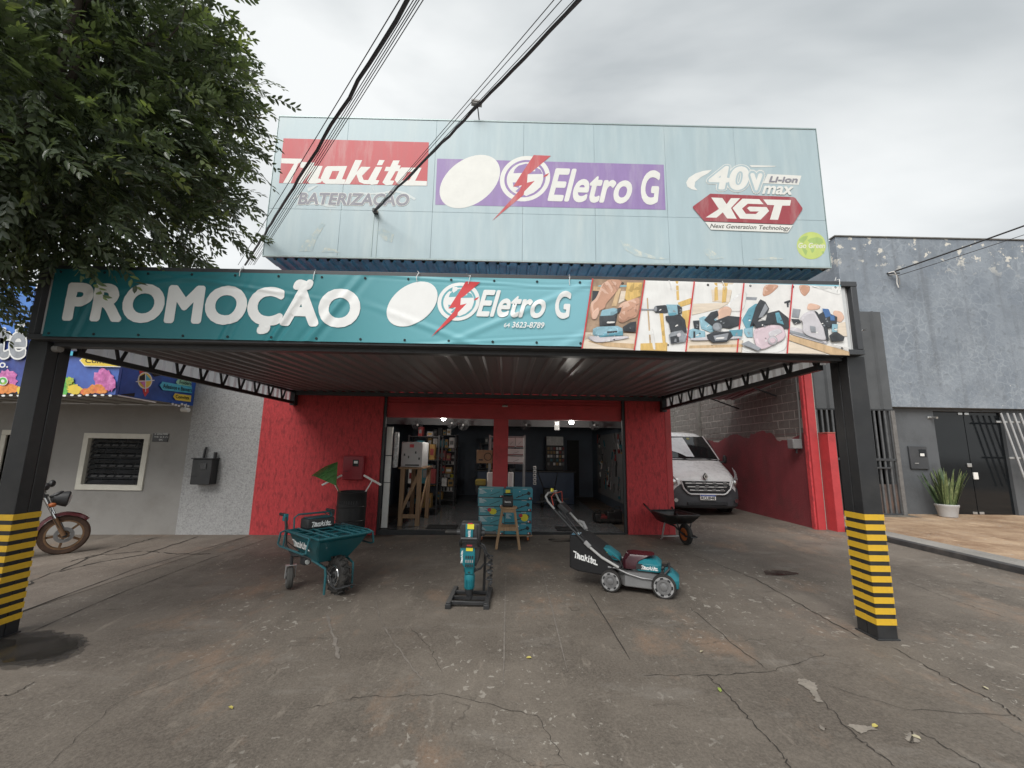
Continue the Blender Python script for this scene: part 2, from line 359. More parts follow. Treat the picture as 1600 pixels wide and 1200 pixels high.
# ------------------------------------------------------------------ ground
def ground_mat(name, a, b, flake=1.0, clay=.6, sc=.55):
    m = bpy.data.materials.new(name); m.use_nodes = True; t = m.node_tree; K = t.links.new; bs = t.nodes['Principled BSDF']
    g = t.nodes.new('ShaderNodeTexCoord')
    def mapping(sc, rot=0):
        p = t.nodes.new('ShaderNodeMapping'); p.inputs['Scale'].default_value = sc; p.inputs['Rotation'].default_value = (0, 0, R(rot)); K(g.outputs['Object'], p.inputs[0]); return p
    def noise(sc, det=6, ro=.62, st=(1, 1, 1), rot=0, dist=0):
        n = t.nodes.new('ShaderNodeTexNoise'); K(mapping(st, rot).outputs[0], n.inputs['Vector']); n.inputs['Scale'].default_value = sc; n.inputs['Detail'].default_value = det; n.inputs['Roughness'].default_value = ro; n.inputs['Distortion'].default_value = dist; return n.outputs['Fac']
    def rng(x, lo, hi, o0=0, o1=1):
        r = t.nodes.new('ShaderNodeMapRange'); K(x, r.inputs[0]); r.inputs[1].default_value = lo; r.inputs[2].default_value = hi; r.inputs[3].default_value = o0; r.inputs[4].default_value = o1; return r.outputs[0]
    def mul(x, y):
        k = t.nodes.new('ShaderNodeMath'); k.operation = 'MULTIPLY'; K(x, k.inputs[0])
        if isinstance(y, float): k.inputs[1].default_value = y
        else: K(y, k.inputs[1])
        return k.outputs[0]
    def mix(f, A, Bc):
        k = t.nodes.new('ShaderNodeMix'); k.data_type = 'RGBA'
        K(f, k.inputs[0]) if not isinstance(f, float) else None
        for i, q in ((6, A), (7, Bc)):
            if isinstance(q, tuple): k.inputs[i].default_value = (*q, 1)
            else: K(q, k.inputs[i])
        return k.outputs[2]
    col = mix(rng(noise(sc, 9, .68), .39, .61), a, b)
    col = mix(mul(rng(noise(.21, 5, .6, (1, 1.6, 1), 10), .44, .60), .45), col, tuple(v*.72 for v in a))             # broad darker fields
    col = mix(mul(rng(noise(1.3, 8, .7, (1, .35, 1), 25), .5, .66), .55), col, tuple(v*.55 for v in a))              # dark oil and tyre staining
    col = mix(mul(rng(noise(.9, 9, .72, (1, .6, 1), -20), .54, .68), clay), col, (.235, .150, .098))                    # red earth trodden in
    col = mix(mul(rng(noise(2.1, 7, .7, (.4, 1, 1), 12), .57, .70), .4), col, (.24, .225, .205))               # dried mud smears
    col = mix(mul(rng(noise(55, 4, .7), .35, .75), .5), col, tuple(v*1.5 for v in b))
    col = mix(mul(rng(noise(120, 3, .7), .58, .72), .55), col, tuple(v*.35 for v in a))
    fl = mul(rng(noise(17, 5, .55, (1, .8, 1), 30, .6), .625, .645), rng(noise(.5, 4, .6), .43, .56))
    col = mix(mul(fl, .75*flake), col, (.36, .335, .295))
    sp = t.nodes.new('ShaderNodeTexVoronoi'); K(mapping((1, 1, 1)).outputs[0], sp.inputs['Vector']); sp.inputs['Scale'].default_value = 9
    col = mix(mul(rng(sp.outputs['Distance'], .035, .02), mul(rng(noise(1.1, 3), .52, .6), .8*flake)), col, (.42, .40, .36))
    vo = t.nodes.new('ShaderNodeTexVoronoi'); vo.feature = 'DISTANCE_TO_EDGE'; vo.inputs['Scale'].default_value = .62
    nd = t.nodes.new('ShaderNodeTexNoise'); K(mapping((1, 1, 1)).outputs[0], nd.inputs['Vector']); nd.inputs['Scale'].default_value = 1.7; nd.inputs['Detail'].default_value = 8
    vm = t.nodes.new('ShaderNodeVectorMath'); vm.operation = 'SCALE'; K(nd.outputs['Color'], vm.inputs[0]); vm.inputs['Scale'].default_value = .9
    va = t.nodes.new('ShaderNodeVectorMath'); va.operation = 'ADD'; K(mapping((1, 1, 1)).outputs[0], va.inputs[0]); K(vm.outputs[0], va.inputs[1]); K(va.outputs[0], vo.inputs['Vector'])
    col = mix(mul(rng(vo.outputs['Distance'], .006, .002), mul(rng(noise(.6, 3), .5, .6), .5)), col, tuple(v*.4 for v in a))     # hairline cracks
    col = mix(mul(rng(noise(6, 8, .75, (1, .25, 1), 40), .58, .68), .45), col, tuple(v*1.7 for v in b))                  # scuffs
    col = mix(mul(rng(noise(5, 8, .75, (.3, 1, 1), -15), .58, .70), .5), col, tuple(v*.5 for v in a))
    K(col, bs.inputs['Base Color'])
    K(rng(noise(.8, 6), .3, .7, .55, .85), bs.inputs['Roughness']); bs.inputs['Specular IOR Level'].default_value = .35
    bp = t.nodes.new('ShaderNodeBump'); bp.inputs['Strength'].default_value = .55; bp.inputs['Distance'].default_value = .012
    ad = t.nodes.new('ShaderNodeMath'); ad.operation = 'ADD'; K(mul(noise(70, 5, .7), .5), ad.inputs[0]); K(noise(7, 6), ad.inputs[1]); K(ad.outputs[0], bp.inputs['Height']); K(bp.outputs[0], bs.inputs['Normal'])
    return m
M_ground = ground_mat('stained_concrete', (.090, .076, .063), (.164, .142, .118), .9, .85)
M_side = ground_mat('dusty_concrete', (.13, .108, .09), (.215, .185, .155), .5, .9)
M_fore = ground_mat('red_earth_paving', (.17, .088, .045), (.50, .37, .25), 1.5, .9, 1.6)
M_kerbtop = ground_mat('pale_concrete', (.20, .19, .175), (.33, .315, .29), .4, .4)
def gsheet(name, poly, m, dz=0.0, nx=1):
    b = B(); b.ngon([(x, y, gz(x)+dz) for x, y in poly]); return b.obj(name, m, kind='structure')
b = B()
xs = [-220, -14, -10, -7, -5, -3, -1, 1, 3, 5, 7.06, 7.07, 14, 220]
for i in range(len(xs)-1): b.add([(xs[i], -220, gz(xs[i])), (xs[i+1], -220, gz(xs[i+1])), (xs[i+1], 220, gz(xs[i+1])), (xs[i], 220, gz(xs[i]))], [(0, 1, 2, 3)])
ground = b.obj('ground', M_ground, kind='structure')
b = B()
for x0, x1 in ((-13.9, -10), (-10, -7), (-7, -5.02)):
    b.add([(x0, 3.2, gz(x0)+.004), (x1, 3.2, gz(x1)+.004), (x1, 8.72, gz(x1)+.004), (x0, 8.72, gz(x0)+.004)], [(0, 1, 2, 3)])
pavement = b.obj('pavement', M_side, kind='structure')
# raised forecourt of the neighbour on the right, with its kerb
def gslab(name, x0, x1, y0, y1, h0, h1, m, bev=0):
    b = B(); z = lambda x, h: gz(x)+h
    b.add([(x0, y0, gz(x0)-.02), (x1, y0, gz(x1)-.02), (x1, y1, gz(x1)-.02), (x0, y1, gz(x0)-.02), (x0, y0, z(x0, h0)), (x1, y0, z(x1, h1)), (x1, y1, z(x1, h1)), (x0, y1, z(x0, h0))],
          [(0, 3, 2, 1), (4, 5, 6, 7), (0, 1, 5, 4), (1, 2, 6, 5), (2, 3, 7, 6), (3, 0, 4, 7)])
    return b.obj(name, m, kind='structure', bev=bev)
M_kerb = mat('dark_kerb', (.045, .045, .046), .7, var=.25, scale=9, bump=.6, bscale=30, dirt=(.14, .125, .11), dirt_amt=.5)
gslab('kerb', 7.08, 7.20, 2.0, 9.25, .09, .09, M_kerb, .012)
gslab('path', 7.203, 7.62, 2.0, 10.3, .085, .085, M_kerbtop)
gslab('forecourt', 7.623, 22, 2.0, 12.2, .08, .02, M_fore)
# cracks and joints in the concrete: dirt-filled grooves, each its own thin ribbon
M_crack = mat('crack_dirt', (.028, .024, .02), .95, var=.4, scale=20)
M_joint = mat('joint_mortar', (.17, .15, .13), .9, var=.3, scale=12)
def ribbon(name, pix, w, m, jit=.02, dz=.004, sub=7, par=None, seed=0):
    r = random.Random(seed); P = [gt(*p) for p in pix]; pts = []
    for i in range(len(P)-1):
        for k in range(sub):
            q = P[i].lerp(P[i+1], k/sub); pts.append(q+V((r.uniform(-jit, jit), r.uniform(-jit, jit), 0)))
    pts.append(P[-1]); b = B(); vs = []; n = len(pts)
    for i, p in enumerate(pts):
        d = (pts[min(i+1, n-1)]-pts[max(i-1, 0)]); s_ = V((-d.y, d.x, 0)).normalized()*w*.5*(r.uniform(.35, 1.3) if jit > .004 else 1)*(1 if 0 < i < n-1 else .2)
        for q in (p-s_, p+s_): vs.append((q.x, q.y, gz(q.x)+dz))
    b.add(vs, [(2*i, 2*i+2, 2*i+3, 2*i+1) for i in range(n-1)]); o = b.obj(name, m, ground); return o
CR = [([(1085, 868), (1180, 905), (1260, 950), (1345, 998)], .016), ([(1395, 1012), (1480, 1060), (1560, 1100), (1598, 1128)], .013), ([(1078, 950), (1150, 1010), (1200, 1048)], .010),
      ([(1106, 1056), (1140, 1090), (1180, 1135), (1230, 1190), (1260, 1240)], .013), ([(1000, 1055), (1106, 1056), (1200, 1050), (1290, 1022)], .008), ([(1285, 1095), (1330, 1145), (1400, 1200)], .012),
      ([(1400, 902), (1480, 935), (1570, 965)], .009), ([(1290, 1070), (1410, 1108), (1600, 1120)], .006), ([(1440, 1145), (1500, 1180), (1560, 1215)], .010), ([(885, 1195), (840, 1120), (700, 1085), (560, 1090), (470, 1110)], .006),
      ([(55, 1065), (20, 1085), (-10, 1090)], .012), ([(60, 1210), (180, 1100), (330, 1040), (420, 1010)], .005), ([(640, 980), (670, 1010), (690, 1050)], .005)]
for i, (p, w) in enumerate(CR): ribbon('crack', p, w*.62, M_crack, .014, .0045, 11, seed=i)
ribbon('slab_joint', [(842, 870), (887, 1050)], .014, M_joint, .003, .004, 8, seed=31)
ribbon('slab_joint', [(920, 925), (985, 1032)], .010, M_crack, .003, .004, 8, seed=32)
ribbon('slab_joint', [(791, 868), (786, 1072)], .014, M_joint, .003, .004, 8, seed=33)
ribbon('tyre_scuff', [(585, 925), (592, 965), (612, 1000), (645, 1045), (660, 1062)], .012, M_joint, .006, .0042, 8, seed=36)
ribbon('tyre_scuff', [(510, 960), (522, 1000), (530, 1030)], .03, M_joint, .01, .0042, 8, seed=37)
ribbon('slab_joint', [(388, 838), (210, 890), (30, 958), (-40, 985)], .02, M_crack, .006, .0085, 8, seed=34)
ribbon('slab_joint', [(430, 838), (330, 872), (180, 930), (20, 1000)], .012, M_crack, .006, .0045, 8, seed=35)
for i, p in enumerate([[(255, 838), (200, 852), (140, 872), (60, 905), (10, 930)], [(225, 862), (150, 868), (100, 880)], [(310, 838), (230, 866), (150, 880), (90, 895)], [(225, 862), (280, 866), (330, 866)]]): ribbon('crack', p, .028, M_crack, .03, .0085, 9, seed=50+i)
# wet patches: water lying on the concrete
M_wet = mat('wet_patch', (.026, .024, .022), .12, var=.25, scale=7, spec=.5)
_t = M_wet.node_tree; _b = _t.nodes['Principled BSDF']; _g = _t.nodes.new('ShaderNodeTexCoord'); _n = _t.nodes.new('ShaderNodeTexNoise'); _n.inputs['Scale'].default_value = 2.6; _n.inputs['Detail'].default_value = 8; _r = _t.nodes.new('ShaderNodeMapRange')
_t.links.new(_g.outputs['Object'], _n.inputs['Vector']); _t.links.new(_n.outputs['Fac'], _r.inputs[0]); _r.inputs[1].default_value = .38; _r.inputs[2].default_value = .6; _r.inputs[3].default_value = .12; _r.inputs[4].default_value = .8; _t.links.new(_r.outputs[0], _b.inputs['Alpha'])
def patch(name, pix, m, dz, seed, jag=.05, parent=None):
    r = random.Random(seed); P = [gt(*p) for p in pix]; out = []
    for i in range(len(P)):
        for k in range(6):
            t_ = k/6; A, Bp, C, D_ = P[i-1], P[i], P[(i+1) % len(P)], P[(i+2) % len(P)]
            q = .5*((2*Bp)+(C-A)*t_+(2*A-5*Bp+4*C-D_)*t_*t_+(3*Bp-A-3*C+D_)*t_**3); c = V((r.uniform(-jag, jag), r.uniform(-jag, jag), 0)); q += c; out.append((q.x, q.y, gz(q.x)+dz))
    b = B(); b.ngon(out); return b.obj(name, m, ground)
WP = [(-30, 1000), (55, 988), (100, 991), (130, 1002), (122, 1018), (80, 1036), (40, 1041), (-30, 1040)]
wc = (45, 1014)
M_damp = mat('damp_edge', (.045, .04, .035), .6, var=.2)
M_damp.node_tree.nodes['Principled BSDF'].inputs['Alpha'].default_value = .38
for k_, (f_, m_) in enumerate(((1.06, M_damp), (1.0, M_damp), (.93, M_damp))): patch('damp_patch', [(wc[0]+(x-wc[0])*f_, wc[1]+(y-wc[1])*f_) for x, y in WP], m_, .0044+k_*.0006, 3+k_, .035)
patch('wet_patch', [(wc[0]+(x-wc[0])*.82+8, wc[1]+(y-wc[1])*.7) for x, y in WP], M_wet, .0064, 9, .03)
patch('wet_patch', [(1194, 892), (1215, 891), (1246, 896), (1238, 899), (1200, 899)], M_wet, .0048, 4, .015)
patch('wet_patch', [(860, 842), (905, 841), (900, 846), (866, 847)], M_wet, .0048, 5, .015)
M_bare = mat('worn_pale_patch', (.22, .195, .165), .9, var=.2, scale=14, dirt=(.13, .115, .1), dirt_amt=.7, dscale=18)
for i, p in enumerate([[(1246, 1062), (1270, 1066), (1278, 1080), (1284, 1096), (1276, 1097), (1266, 1082), (1250, 1070)], [(1325, 1135), (1345, 1133), (1370, 1140), (1345, 1146)], [(1415, 1150), (1425, 1144), (1436, 1160), (1425, 1162)], [(1280, 1135), (1290, 1138), (1286, 1143)]]): patch('worn_patch', p, M_bare, .0048, 20+i, .012)
M_clay = mat('red_earth_stain', (.24, .135, .08), .95, var=.25, scale=10, dirt=(.11, .09, .075), dirt_amt=.9, dscale=9, dlo=.42, dhi=.6)
for i, p in enumerate([] and [[(385, 1100), (415, 1088), (440, 1092), (425, 1105), (400, 1115)], [(545, 1190), (575, 1184), (570, 1200), (540, 1205)], [(590, 966), (605, 963), (622, 968), (610, 975), (594, 973)]]): patch('earth_stain', p, M_clay, .0048, 60+i, .03)

# ================================================================== the shop
shop = thing('shop_building', 'red fronted tool shop with two wide open doorways beneath the canopy', 'shop', (-.8, 8.7, 0))
def wbox(name, m, par, x0, x1, y0, y1, z0, z1, bev=0, label=None): return B().box(x0, x1, y0, y1, z0, z1).obj(name, m, par, True, bev, label=label)
wbox('wall', M_redrough, shop, -5.1, -2.60, 8.70, 8.92, -.2, 5.15)
wbox('wall', M_redrough, shop, 2.47, 3.30, 8.70, 8.92, -.1, 5.15)
wbox('pilaster', M_red, shop, 3.303, 3.42, 8.695, 9.0, -.1, 5.15)
wbox('lintel', M_red, shop, -2.597, 2.467, 8.80, 8.98, 2.31, 5.15)
for z in (2.64, 2.58): wbox('moulding', M_red, shop, -2.594, 2.464, 8.765, 8.797, z, z+.035, .006)
wbox('pillar', M_red, shop, -.29, .02, 8.81, 8.97, -.1, 2.307)
wbox('door_track', M_black, shop, -2.597, -2.545, 8.74, 8.80, -.1, 2.75); wbox('door_track', M_black, shop, 2.41, 2.467, 8.74, 8.80, -.1, 2.75)
M_shopside = mat('shop_side_wall', (.3, .29, .28), .8, var=.12, scale=2, bump=.3)
wbox('side_wall', M_shopside, shop, -5.1, -4.95, 8.923, 17, -.2, 5.15); wbox('side_wall', M_red, shop, 3.27, 3.42, 9.003, 17, -.1, 5.15)
wbox('roof', M_shopside, shop, -5.1, 3.42, 8.70, 17, 5.153, 5.185)
M_inwall = mat('blue_grey_inner_wall', (.10, .125, .16), .6, var=.15, scale=2)
M_inceil = mat('inner_ceiling', (.12, .125, .13), .7, var=.05)
M_tile = mat('polished_floor', (.17, .175, .18), .2, var=.12, scale=3)
wbox('inner_wall', M_inwall, shop, -3.62, 3.265, 15.5, 15.62, -.05, 3.0); wbox('inner_wall', M_inwall, shop, -3.62, -3.5, 8.923, 15.497, -.05, 3.0); wbox('inner_wall', M_inwall, shop, 3.15, 3.265, 9.0, 15.497, -.05, 3.0)
wbox('inner_ceiling', M_inceil, shop, -3.497, 3.147, 8.985, 15.497, 2.92, 3.0)
wbox('beam', M_inceil, shop, -3.49, 3.14, 10.9, 11.1, 2.28, 2.917); 
wbox('floor', M_tile, shop, -2.55, 2.42, 8.74, 15.49, -.12, .045, .008)
wbox('threshold', M_black, shop, -2.54, 2.41, 8.70, 8.737, -.1, .05, .004)
# small lit lamps just inside each doorway
M_lamp = mat('lamp_glow', (.9, .9, .9), .5, emit=(1, .97, .9), estr=14)
for (px, py), lb in (((693, 654), 'small lit bulb hanging inside the left doorway'), ((893, 660), 'small lit bulb hanging inside the right doorway')):
    p = at(px, py, 9.6); lamp = thing('ceiling_lamp', lb, 'lamp', p, group='lit bulbs in the doorways')
    B().lathe([(.02, .12), (.03, .1), (.03, .05), (.012, .04)], p, (0, 0, 1), 12).obj('socket', M_black, lamp, True)
    B().sph(p, (.055, .055, .045)).obj('bulb', M_lamp, lamp, True)
    B().cyl(p+V((0, 0, .12)), V((p.x, p.y, 2.925)), .006, n=6).obj('cord', M_black, lamp, True)
    pl_d = bpy.data.lights.new('bulb_light', 'POINT'); pl_d.energy = 13; pl_d.color = (1, .96, .88); pl_d.shadow_soft_size = .05
    pl_o = bpy.data.objects.new('bulb_light', pl_d); COL.objects.link(pl_o); pl_o.location = p-V((0, 0, .075))
# small junction box on the lintel
jb = thing('junction_box', 'tiny pale junction box fixed on the red lintel', 'junction box', at(789, 634, 8.79)); p = at(789, 634, 8.79)
B().box(p.x-.06, p.x+.06, 8.765, 8.799, p.z-.025, p.z+.025).obj('cover', M_white, jb, True, .006); B().box(p.x+.015, p.x+.05, 8.76, 8.766, p.z-.01, p.z+.012).obj('socket', M_greyw, jb, True)

# ================================================================== canopy
canopy = thing('entrance_canopy', 'dark steel canopy over the shop apron carrying the promotion banner', 'canopy', (-.6, 4.1, 0))
CXL, CXR = -4.5, 3.32
def post(x0, x1, y0, y1, lab):
    z0 = gz((x0+x1)/2); xm = x0+.06
    b = B().box(x0, x1, y0, y0+(y1-y0)*.48, z0-.05, 2.63); o = b.obj('post', M_black, canopy, True, .006, label=lab)
    b = B().box(x0+.004, x1-.004, y0+(y1-y0)*.52, y1, z0-.05, 2.63).obj('channel', M_black, o, True, .006)
    B().box(x0+.012, x1-.012, y0+(y1-y0)*.478, y0+(y1-y0)*.522, z0-.05, 2.62).obj('weld_seam', M_black, o, True)
    B().box(x0-.012, x1+.012, y0-.012, y1+.012, z0-.02, z0+.012).obj('base_plate', M_black, o, True, .004)
    yb = None
    for k in range(11):
        z = z0+.125+k*.0905
        m = B()
        e = .0025; X0, X1, Y0, Y1 = x0-e, x1+e, y0-e, y1+e
        m.box(X0, X1, Y0, Y1, z, z+.053)
        if yb is None: yb = m.obj('yellow_band', M_yellow, o, True); zb = z
        else:
            c = yb.copy(); COL.objects.link(c); c.location = (0, 0, z-zb)
post(-4.66, -4.48, 3.98, 4.21, None); post(3.34, 3.52, 3.98, 4.21, None)
FZ0, FZ1 = 2.625, 3.375
# fascia: steel frame, ribbed white sheet, dark inner beam
wbox('fascia_beam', M_blacksteel2, canopy, -4.60, 3.46, 3.90, 4.02, FZ0, FZ0+.052, .004); wbox('fascia_beam', M_blacksteel2, canopy, -4.60, 3.46, 3.90, 4.02, FZ1-.052, FZ1, .004)
wbox('fascia_end', M_blacksteel2, canopy, -4.60, -4.54, 3.90, 4.02, FZ0+.054, FZ1-.054, .004); wbox('fascia_end', M_blacksteel2, canopy, 3.395, 3.455, 3.90, 4.02, FZ0+.054, FZ1-.054, .004)
b = B(); ribbed_v(b, (-4.537, 3.955), (3.393, 3.955), FZ0+.055, FZ1-.055, .24, .028, (0, -1)); b.obj('fascia_sheet', M_whitesheet, canopy, True)
wbox('front_gutter', M_blacksteel2, canopy, -4.47, 3.33, 4.022, 4.12, FZ0-.04, FZ0+.08, .005)
g = wbox('wall_beam', M_blacksteel2, canopy, CXL, CXR-.05, 8.58, 8.66, 2.72, 2.80, .004)
b = B(); ribbed(b, CXL+.02, CXR-.02, 4.122, 2.70, 8.69, 2.83, .2, .03); b.obj('ceiling_sheet', M_ceil, canopy, True)
b = B(); ribbed(b, CXL-.1, CXR+.1, 4.03, 2.88, 8.69, 2.96, .25, .04, 1); b.obj('roof_sheet', M_whitesheet, canopy, True)
for X, sx in ((CXL+.06, -1), (CXR-.07, 1)):
    tr = wbox('truss', M_black, canopy, X-.03, X+.03, 4.215, 8.66, 2.53, 2.585, .003)
    B().box(X-.03, X+.03, 4.215, 8.66, 2.76, 2.80).obj('top_chord', M_black, tr, True)
    n = 10; L_ = (8.6-4.25)/n
    for i in range(n):
        y = 4.25+i*L_; B().bar((X, y+.03, 2.588), (X, y+.10, 2.757), .03, .02, (1, 0, 0)).obj('web_bar', M_black, tr, True); B().bar((X, y+.0, 2.588), (X, y-.06, 2.757), .03, .02, (1, 0, 0)).obj('web_bar', M_black, tr, True)
    B().box(X-.05, X+.05, 8.56, 8.69, 2.5, 2.82).obj('end_bracket', M_black, tr, True, .004)
    b = B(); ribbed_v(b, (X+sx*.06, 4.13), (X+sx*.06, 8.66), 2.60, 2.86, .16, .03, (sx, 0)); b.obj('side_sheet', M_translu, tr, True)  # added translucent sheet, stands in for sky showing through open roof flutes
# downpipe stub at the front left
p = at(90, 545, 4.05); B().cyl(p+V((-.06, 0, 0)), p+V((.03, 0, 0)), .035).obj('pipe_stub', M_greyw, canopy, True)

# ================================================================== promotion banner tied to the canopy fascia
BY = 3.878
FOLDS = [(-2.2, 2.78, 62, .10, .5, .07, .010), (-1.75, 2.9, 55, .14, .6, .09, .009), (-2.7, 2.75, 70, .12, .4, .08, .008), (.05, 2.95, 25, .16, .8, .05, .007), (-.7, 2.78, -20, .14, .6, .05, .006), (.9, 2.86, 30, .2, .7, .07, .006), (-3.4, 3.2, 12, .12, .8, .05, .007), (1.2, 3.27, 2, .05, 1.2, .03, .005), (-.4, 3.28, -3, .05, 1.0, .03, .005), (-4.1, 2.85, 75, .12, .35, .07, .007), (-2.9, 3.22, -8, .08, .9, .04, .006), (.3, 2.72, 4, .05, 1.6, .03, .004), (2.6, 3.29, 1, .05, 1.4, .02, .003)]
def wr(x, z):
    h = .004*math.sin(x*2.1)*math.cos((z-3)*4)
    for cx, cz, an, wl, ln, wd, am in FOLDS:
        t = R(an); u = (x-cx)*math.cos(t)+(z-cz)*math.sin(t); w_ = -(x-cx)*math.sin(t)+(z-cz)*math.cos(t)
        g_ = (u/ln)**2+(w_/wd)**2
        if g_ < 9: h += am*math.exp(-g_)*math.cos(w_/wl*6.28)*1.1
    return h
def drape(b):
    b.v = [(x, y-wr(x, z), z) for x, y, z in b.v]; return b
M_ban = bpy.data.materials.new('shaded_banner_print'); M_ban.use_nodes = True
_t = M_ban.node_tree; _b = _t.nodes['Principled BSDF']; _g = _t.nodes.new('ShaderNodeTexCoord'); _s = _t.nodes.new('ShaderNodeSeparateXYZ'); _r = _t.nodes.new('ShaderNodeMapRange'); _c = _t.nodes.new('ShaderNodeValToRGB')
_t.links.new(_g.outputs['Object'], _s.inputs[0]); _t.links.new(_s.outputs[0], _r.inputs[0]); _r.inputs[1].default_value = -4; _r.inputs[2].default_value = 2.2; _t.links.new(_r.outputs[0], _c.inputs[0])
_e = _c.color_ramp.elements; _e[0].position = 0; _e[0].color = (.012, .118, .138, 1); _e[1].position = 1; _e[1].color = (.27, .53, .62, 1)  # print gradient with tree shade at left and glare at right baked in
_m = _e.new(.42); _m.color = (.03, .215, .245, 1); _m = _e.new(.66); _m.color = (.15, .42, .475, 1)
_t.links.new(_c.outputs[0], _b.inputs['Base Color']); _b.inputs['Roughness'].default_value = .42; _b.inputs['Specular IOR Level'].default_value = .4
pts = [at(58, 527, BY), at(1325, 552, BY), at(1322, 447, BY), at(76, 425, BY)]
BX0, BX1, BZ0, BZ1 = -4.43, 3.275, 2.648, 3.325
banner = thing('promotion_banner', 'long teal promotion banner with tool photographs tied across the canopy front', 'banner', ((BX0+BX1)/2, BY, BZ0))
b = B(); nx, nz = 520, 46
for j in range(nz+1):
    for i in range(nx+1): b.v.append((BX0+(BX1-BX0)*i/nx, BY, BZ0+(BZ1-BZ0)*j/nz))
b.f = [[j*(nx+1)+i, j*(nx+1)+i+1, (j+1)*(nx+1)+i+1, (j+1)*(nx+1)+i] for j in range(nz) for i in range(nx)]; b.mi = [0]*len(b.f)
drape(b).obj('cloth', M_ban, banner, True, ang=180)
M_prw = mat('print_white', (.80, .81, .80), .45, var=.03); M_prred = mat('print_red', (.62, .05, .055), .45, var=.06); M_prpur = mat('print_purple', (.22, .13, .33), .5, var=.06)
def eletro_logo(P, wht, red, bg_, ban):
    P.ell(270, 226, 222, 146, -36, wht)
    P.ell(633, 207, 168, 147, -20, wht); P.ell(633, 207, 138, 121, -20, bg_); P.ell(633, 207, 122, 107, -20, wht)
    for q in ([(590, 122), (640, 108), (668, 112), (640, 168), (556, 172), (566, 145)], [(552, 232), (610, 232), (590, 268), (556, 258)], [(700, 130), (735, 148), (748, 176), (652, 178), (660, 160), (700, 158)], [(570, 290), (600, 262), (690, 218), (730, 216), (740, 240), (715, 275), (672, 300), (640, 318), (600, 306)]): P.poly(q, bg_)
    P.poly([(604, 300), (640, 322), (690, 300), (735, 262), (752, 215), (700, 216), (648, 232)], wht)
    P.poly([(690, 52), (803, 57), (672, 168), (650, 180), (646, 234), (697, 222), (628, 292), (624, 314), (418, 484), (598, 282), (612, 250), (554, 262), (600, 190)], red)
    P.poly([(752, 200), (762, 183), (792, 170), (778, 190)], red)
P = Print(BY, 590, 430, 5); P.n = 25
eletro_logo(P, 0, 1, 2, None)
P.text('Eletro', (768, 325), (1290, 340), (830, 115), 0, .028).text('G', (1373, 341), (1492, 345), (1400, 124), 0, .035)
P.text('64', (985, 408), (1031, 410), (990, 374), 0, .012).text('3623-8789', (1047, 412), (1296, 417), (1058, 366), 0, .022)
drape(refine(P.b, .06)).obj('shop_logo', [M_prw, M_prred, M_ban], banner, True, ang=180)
P = Print(BY, 0, 0, 1); P.n = 25
P.text('PROMOÇÃO', (94, 515), (560, 526), (111, 428), 0, .052, sp=1.04)
drape(refine(P.b, .035)).obj('lettering', M_prw, banner, True, ang=180)
# five printed photographs
PC = {n: mat('print_'+n, c, .45, var=v, scale=s, stretch=st) for n, c, v, s, st in (
    ('brown', (.36, .25, .17), .3, 9, (1, 1, 1)), ('timber', (.62, .44, .26), .2, 5, (4, 1, 1)), ('pale_timber', (.76, .66, .54), .12, 5, (1, 1, 6)), ('skin', (.58, .33, .23), .12, 7, (1, 1, 1)), ('skin_light', (.72, .48, .37), .1, 7, (1, 1, 1)),
    ('teal', (.13, .34, .43), .15, 9, (1, 1, 1)), ('pale_teal', (.28, .48, .57), .12, 9, (1, 1, 1)), ('charcoal', (.045, .05, .058), .3, 9, (1, 1, 1)), ('grey', (.30, .32, .35), .2, 9, (1, 1, 1)), ('silver', (.6, .58, .61), .1, 9, (1, 1, 1)), ('lilac', (.68, .55, .60), .1, 9, (1, 1, 1)), ('shirt', (.80, .79, .77), .06, 12, (1, 1, 1)), ('wall', (.82, .82, .8), .06, 5, (3, 1, 1)), ('ochre', (.72, .49, .17), .2, 8, (5, 1, 1)), ('blue', (.07, .16, .36), .2, 9, (1, 1, 1)))}
PK = list(PC); PM = [PC[k] for k in PK]; I = {k: i for i, k in enumerate(PK)}
for k_ in list(PC):
    c_ = [n for n in PC[k_].node_tree.nodes if n.type == 'VALTORGB'][0].color_ramp.elements
    base = [(c_[0].color[i]+c_[1].color[i])/2 for i in range(3)]
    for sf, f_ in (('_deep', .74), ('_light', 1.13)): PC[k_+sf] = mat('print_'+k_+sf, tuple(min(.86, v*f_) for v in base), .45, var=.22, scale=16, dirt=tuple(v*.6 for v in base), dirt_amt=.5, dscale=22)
PK = list(PC); PM = [PC[k] for k in PK]; I = {k: i for i, k in enumerate(PK)}
def soft(p, it=1):
    for _ in range(it):
        q = []
        for i in range(len(p)):
            a, c = p[i], p[(i+1) % len(p)]; q += [(a[0]*.8+c[0]*.2, a[1]*.8+c[1]*.2), (a[0]*.2+c[0]*.8, a[1]*.2+c[1]*.8)]
        p = q
    return p
def shr(p, f, dx_, dy_):
    cx = sum(q[0] for q in p)/len(p); cy = sum(q[1] for q in p)/len(p); return [(cx+(q[0]-cx)*f+dx_, cy+(q[1]-cy)*f+dy_) for q in p]
HARD = ('charcoal', 'teal', 'pale_teal', 'grey', 'timber', 'pale_timber', 'ochre', 'brown', 'blue')
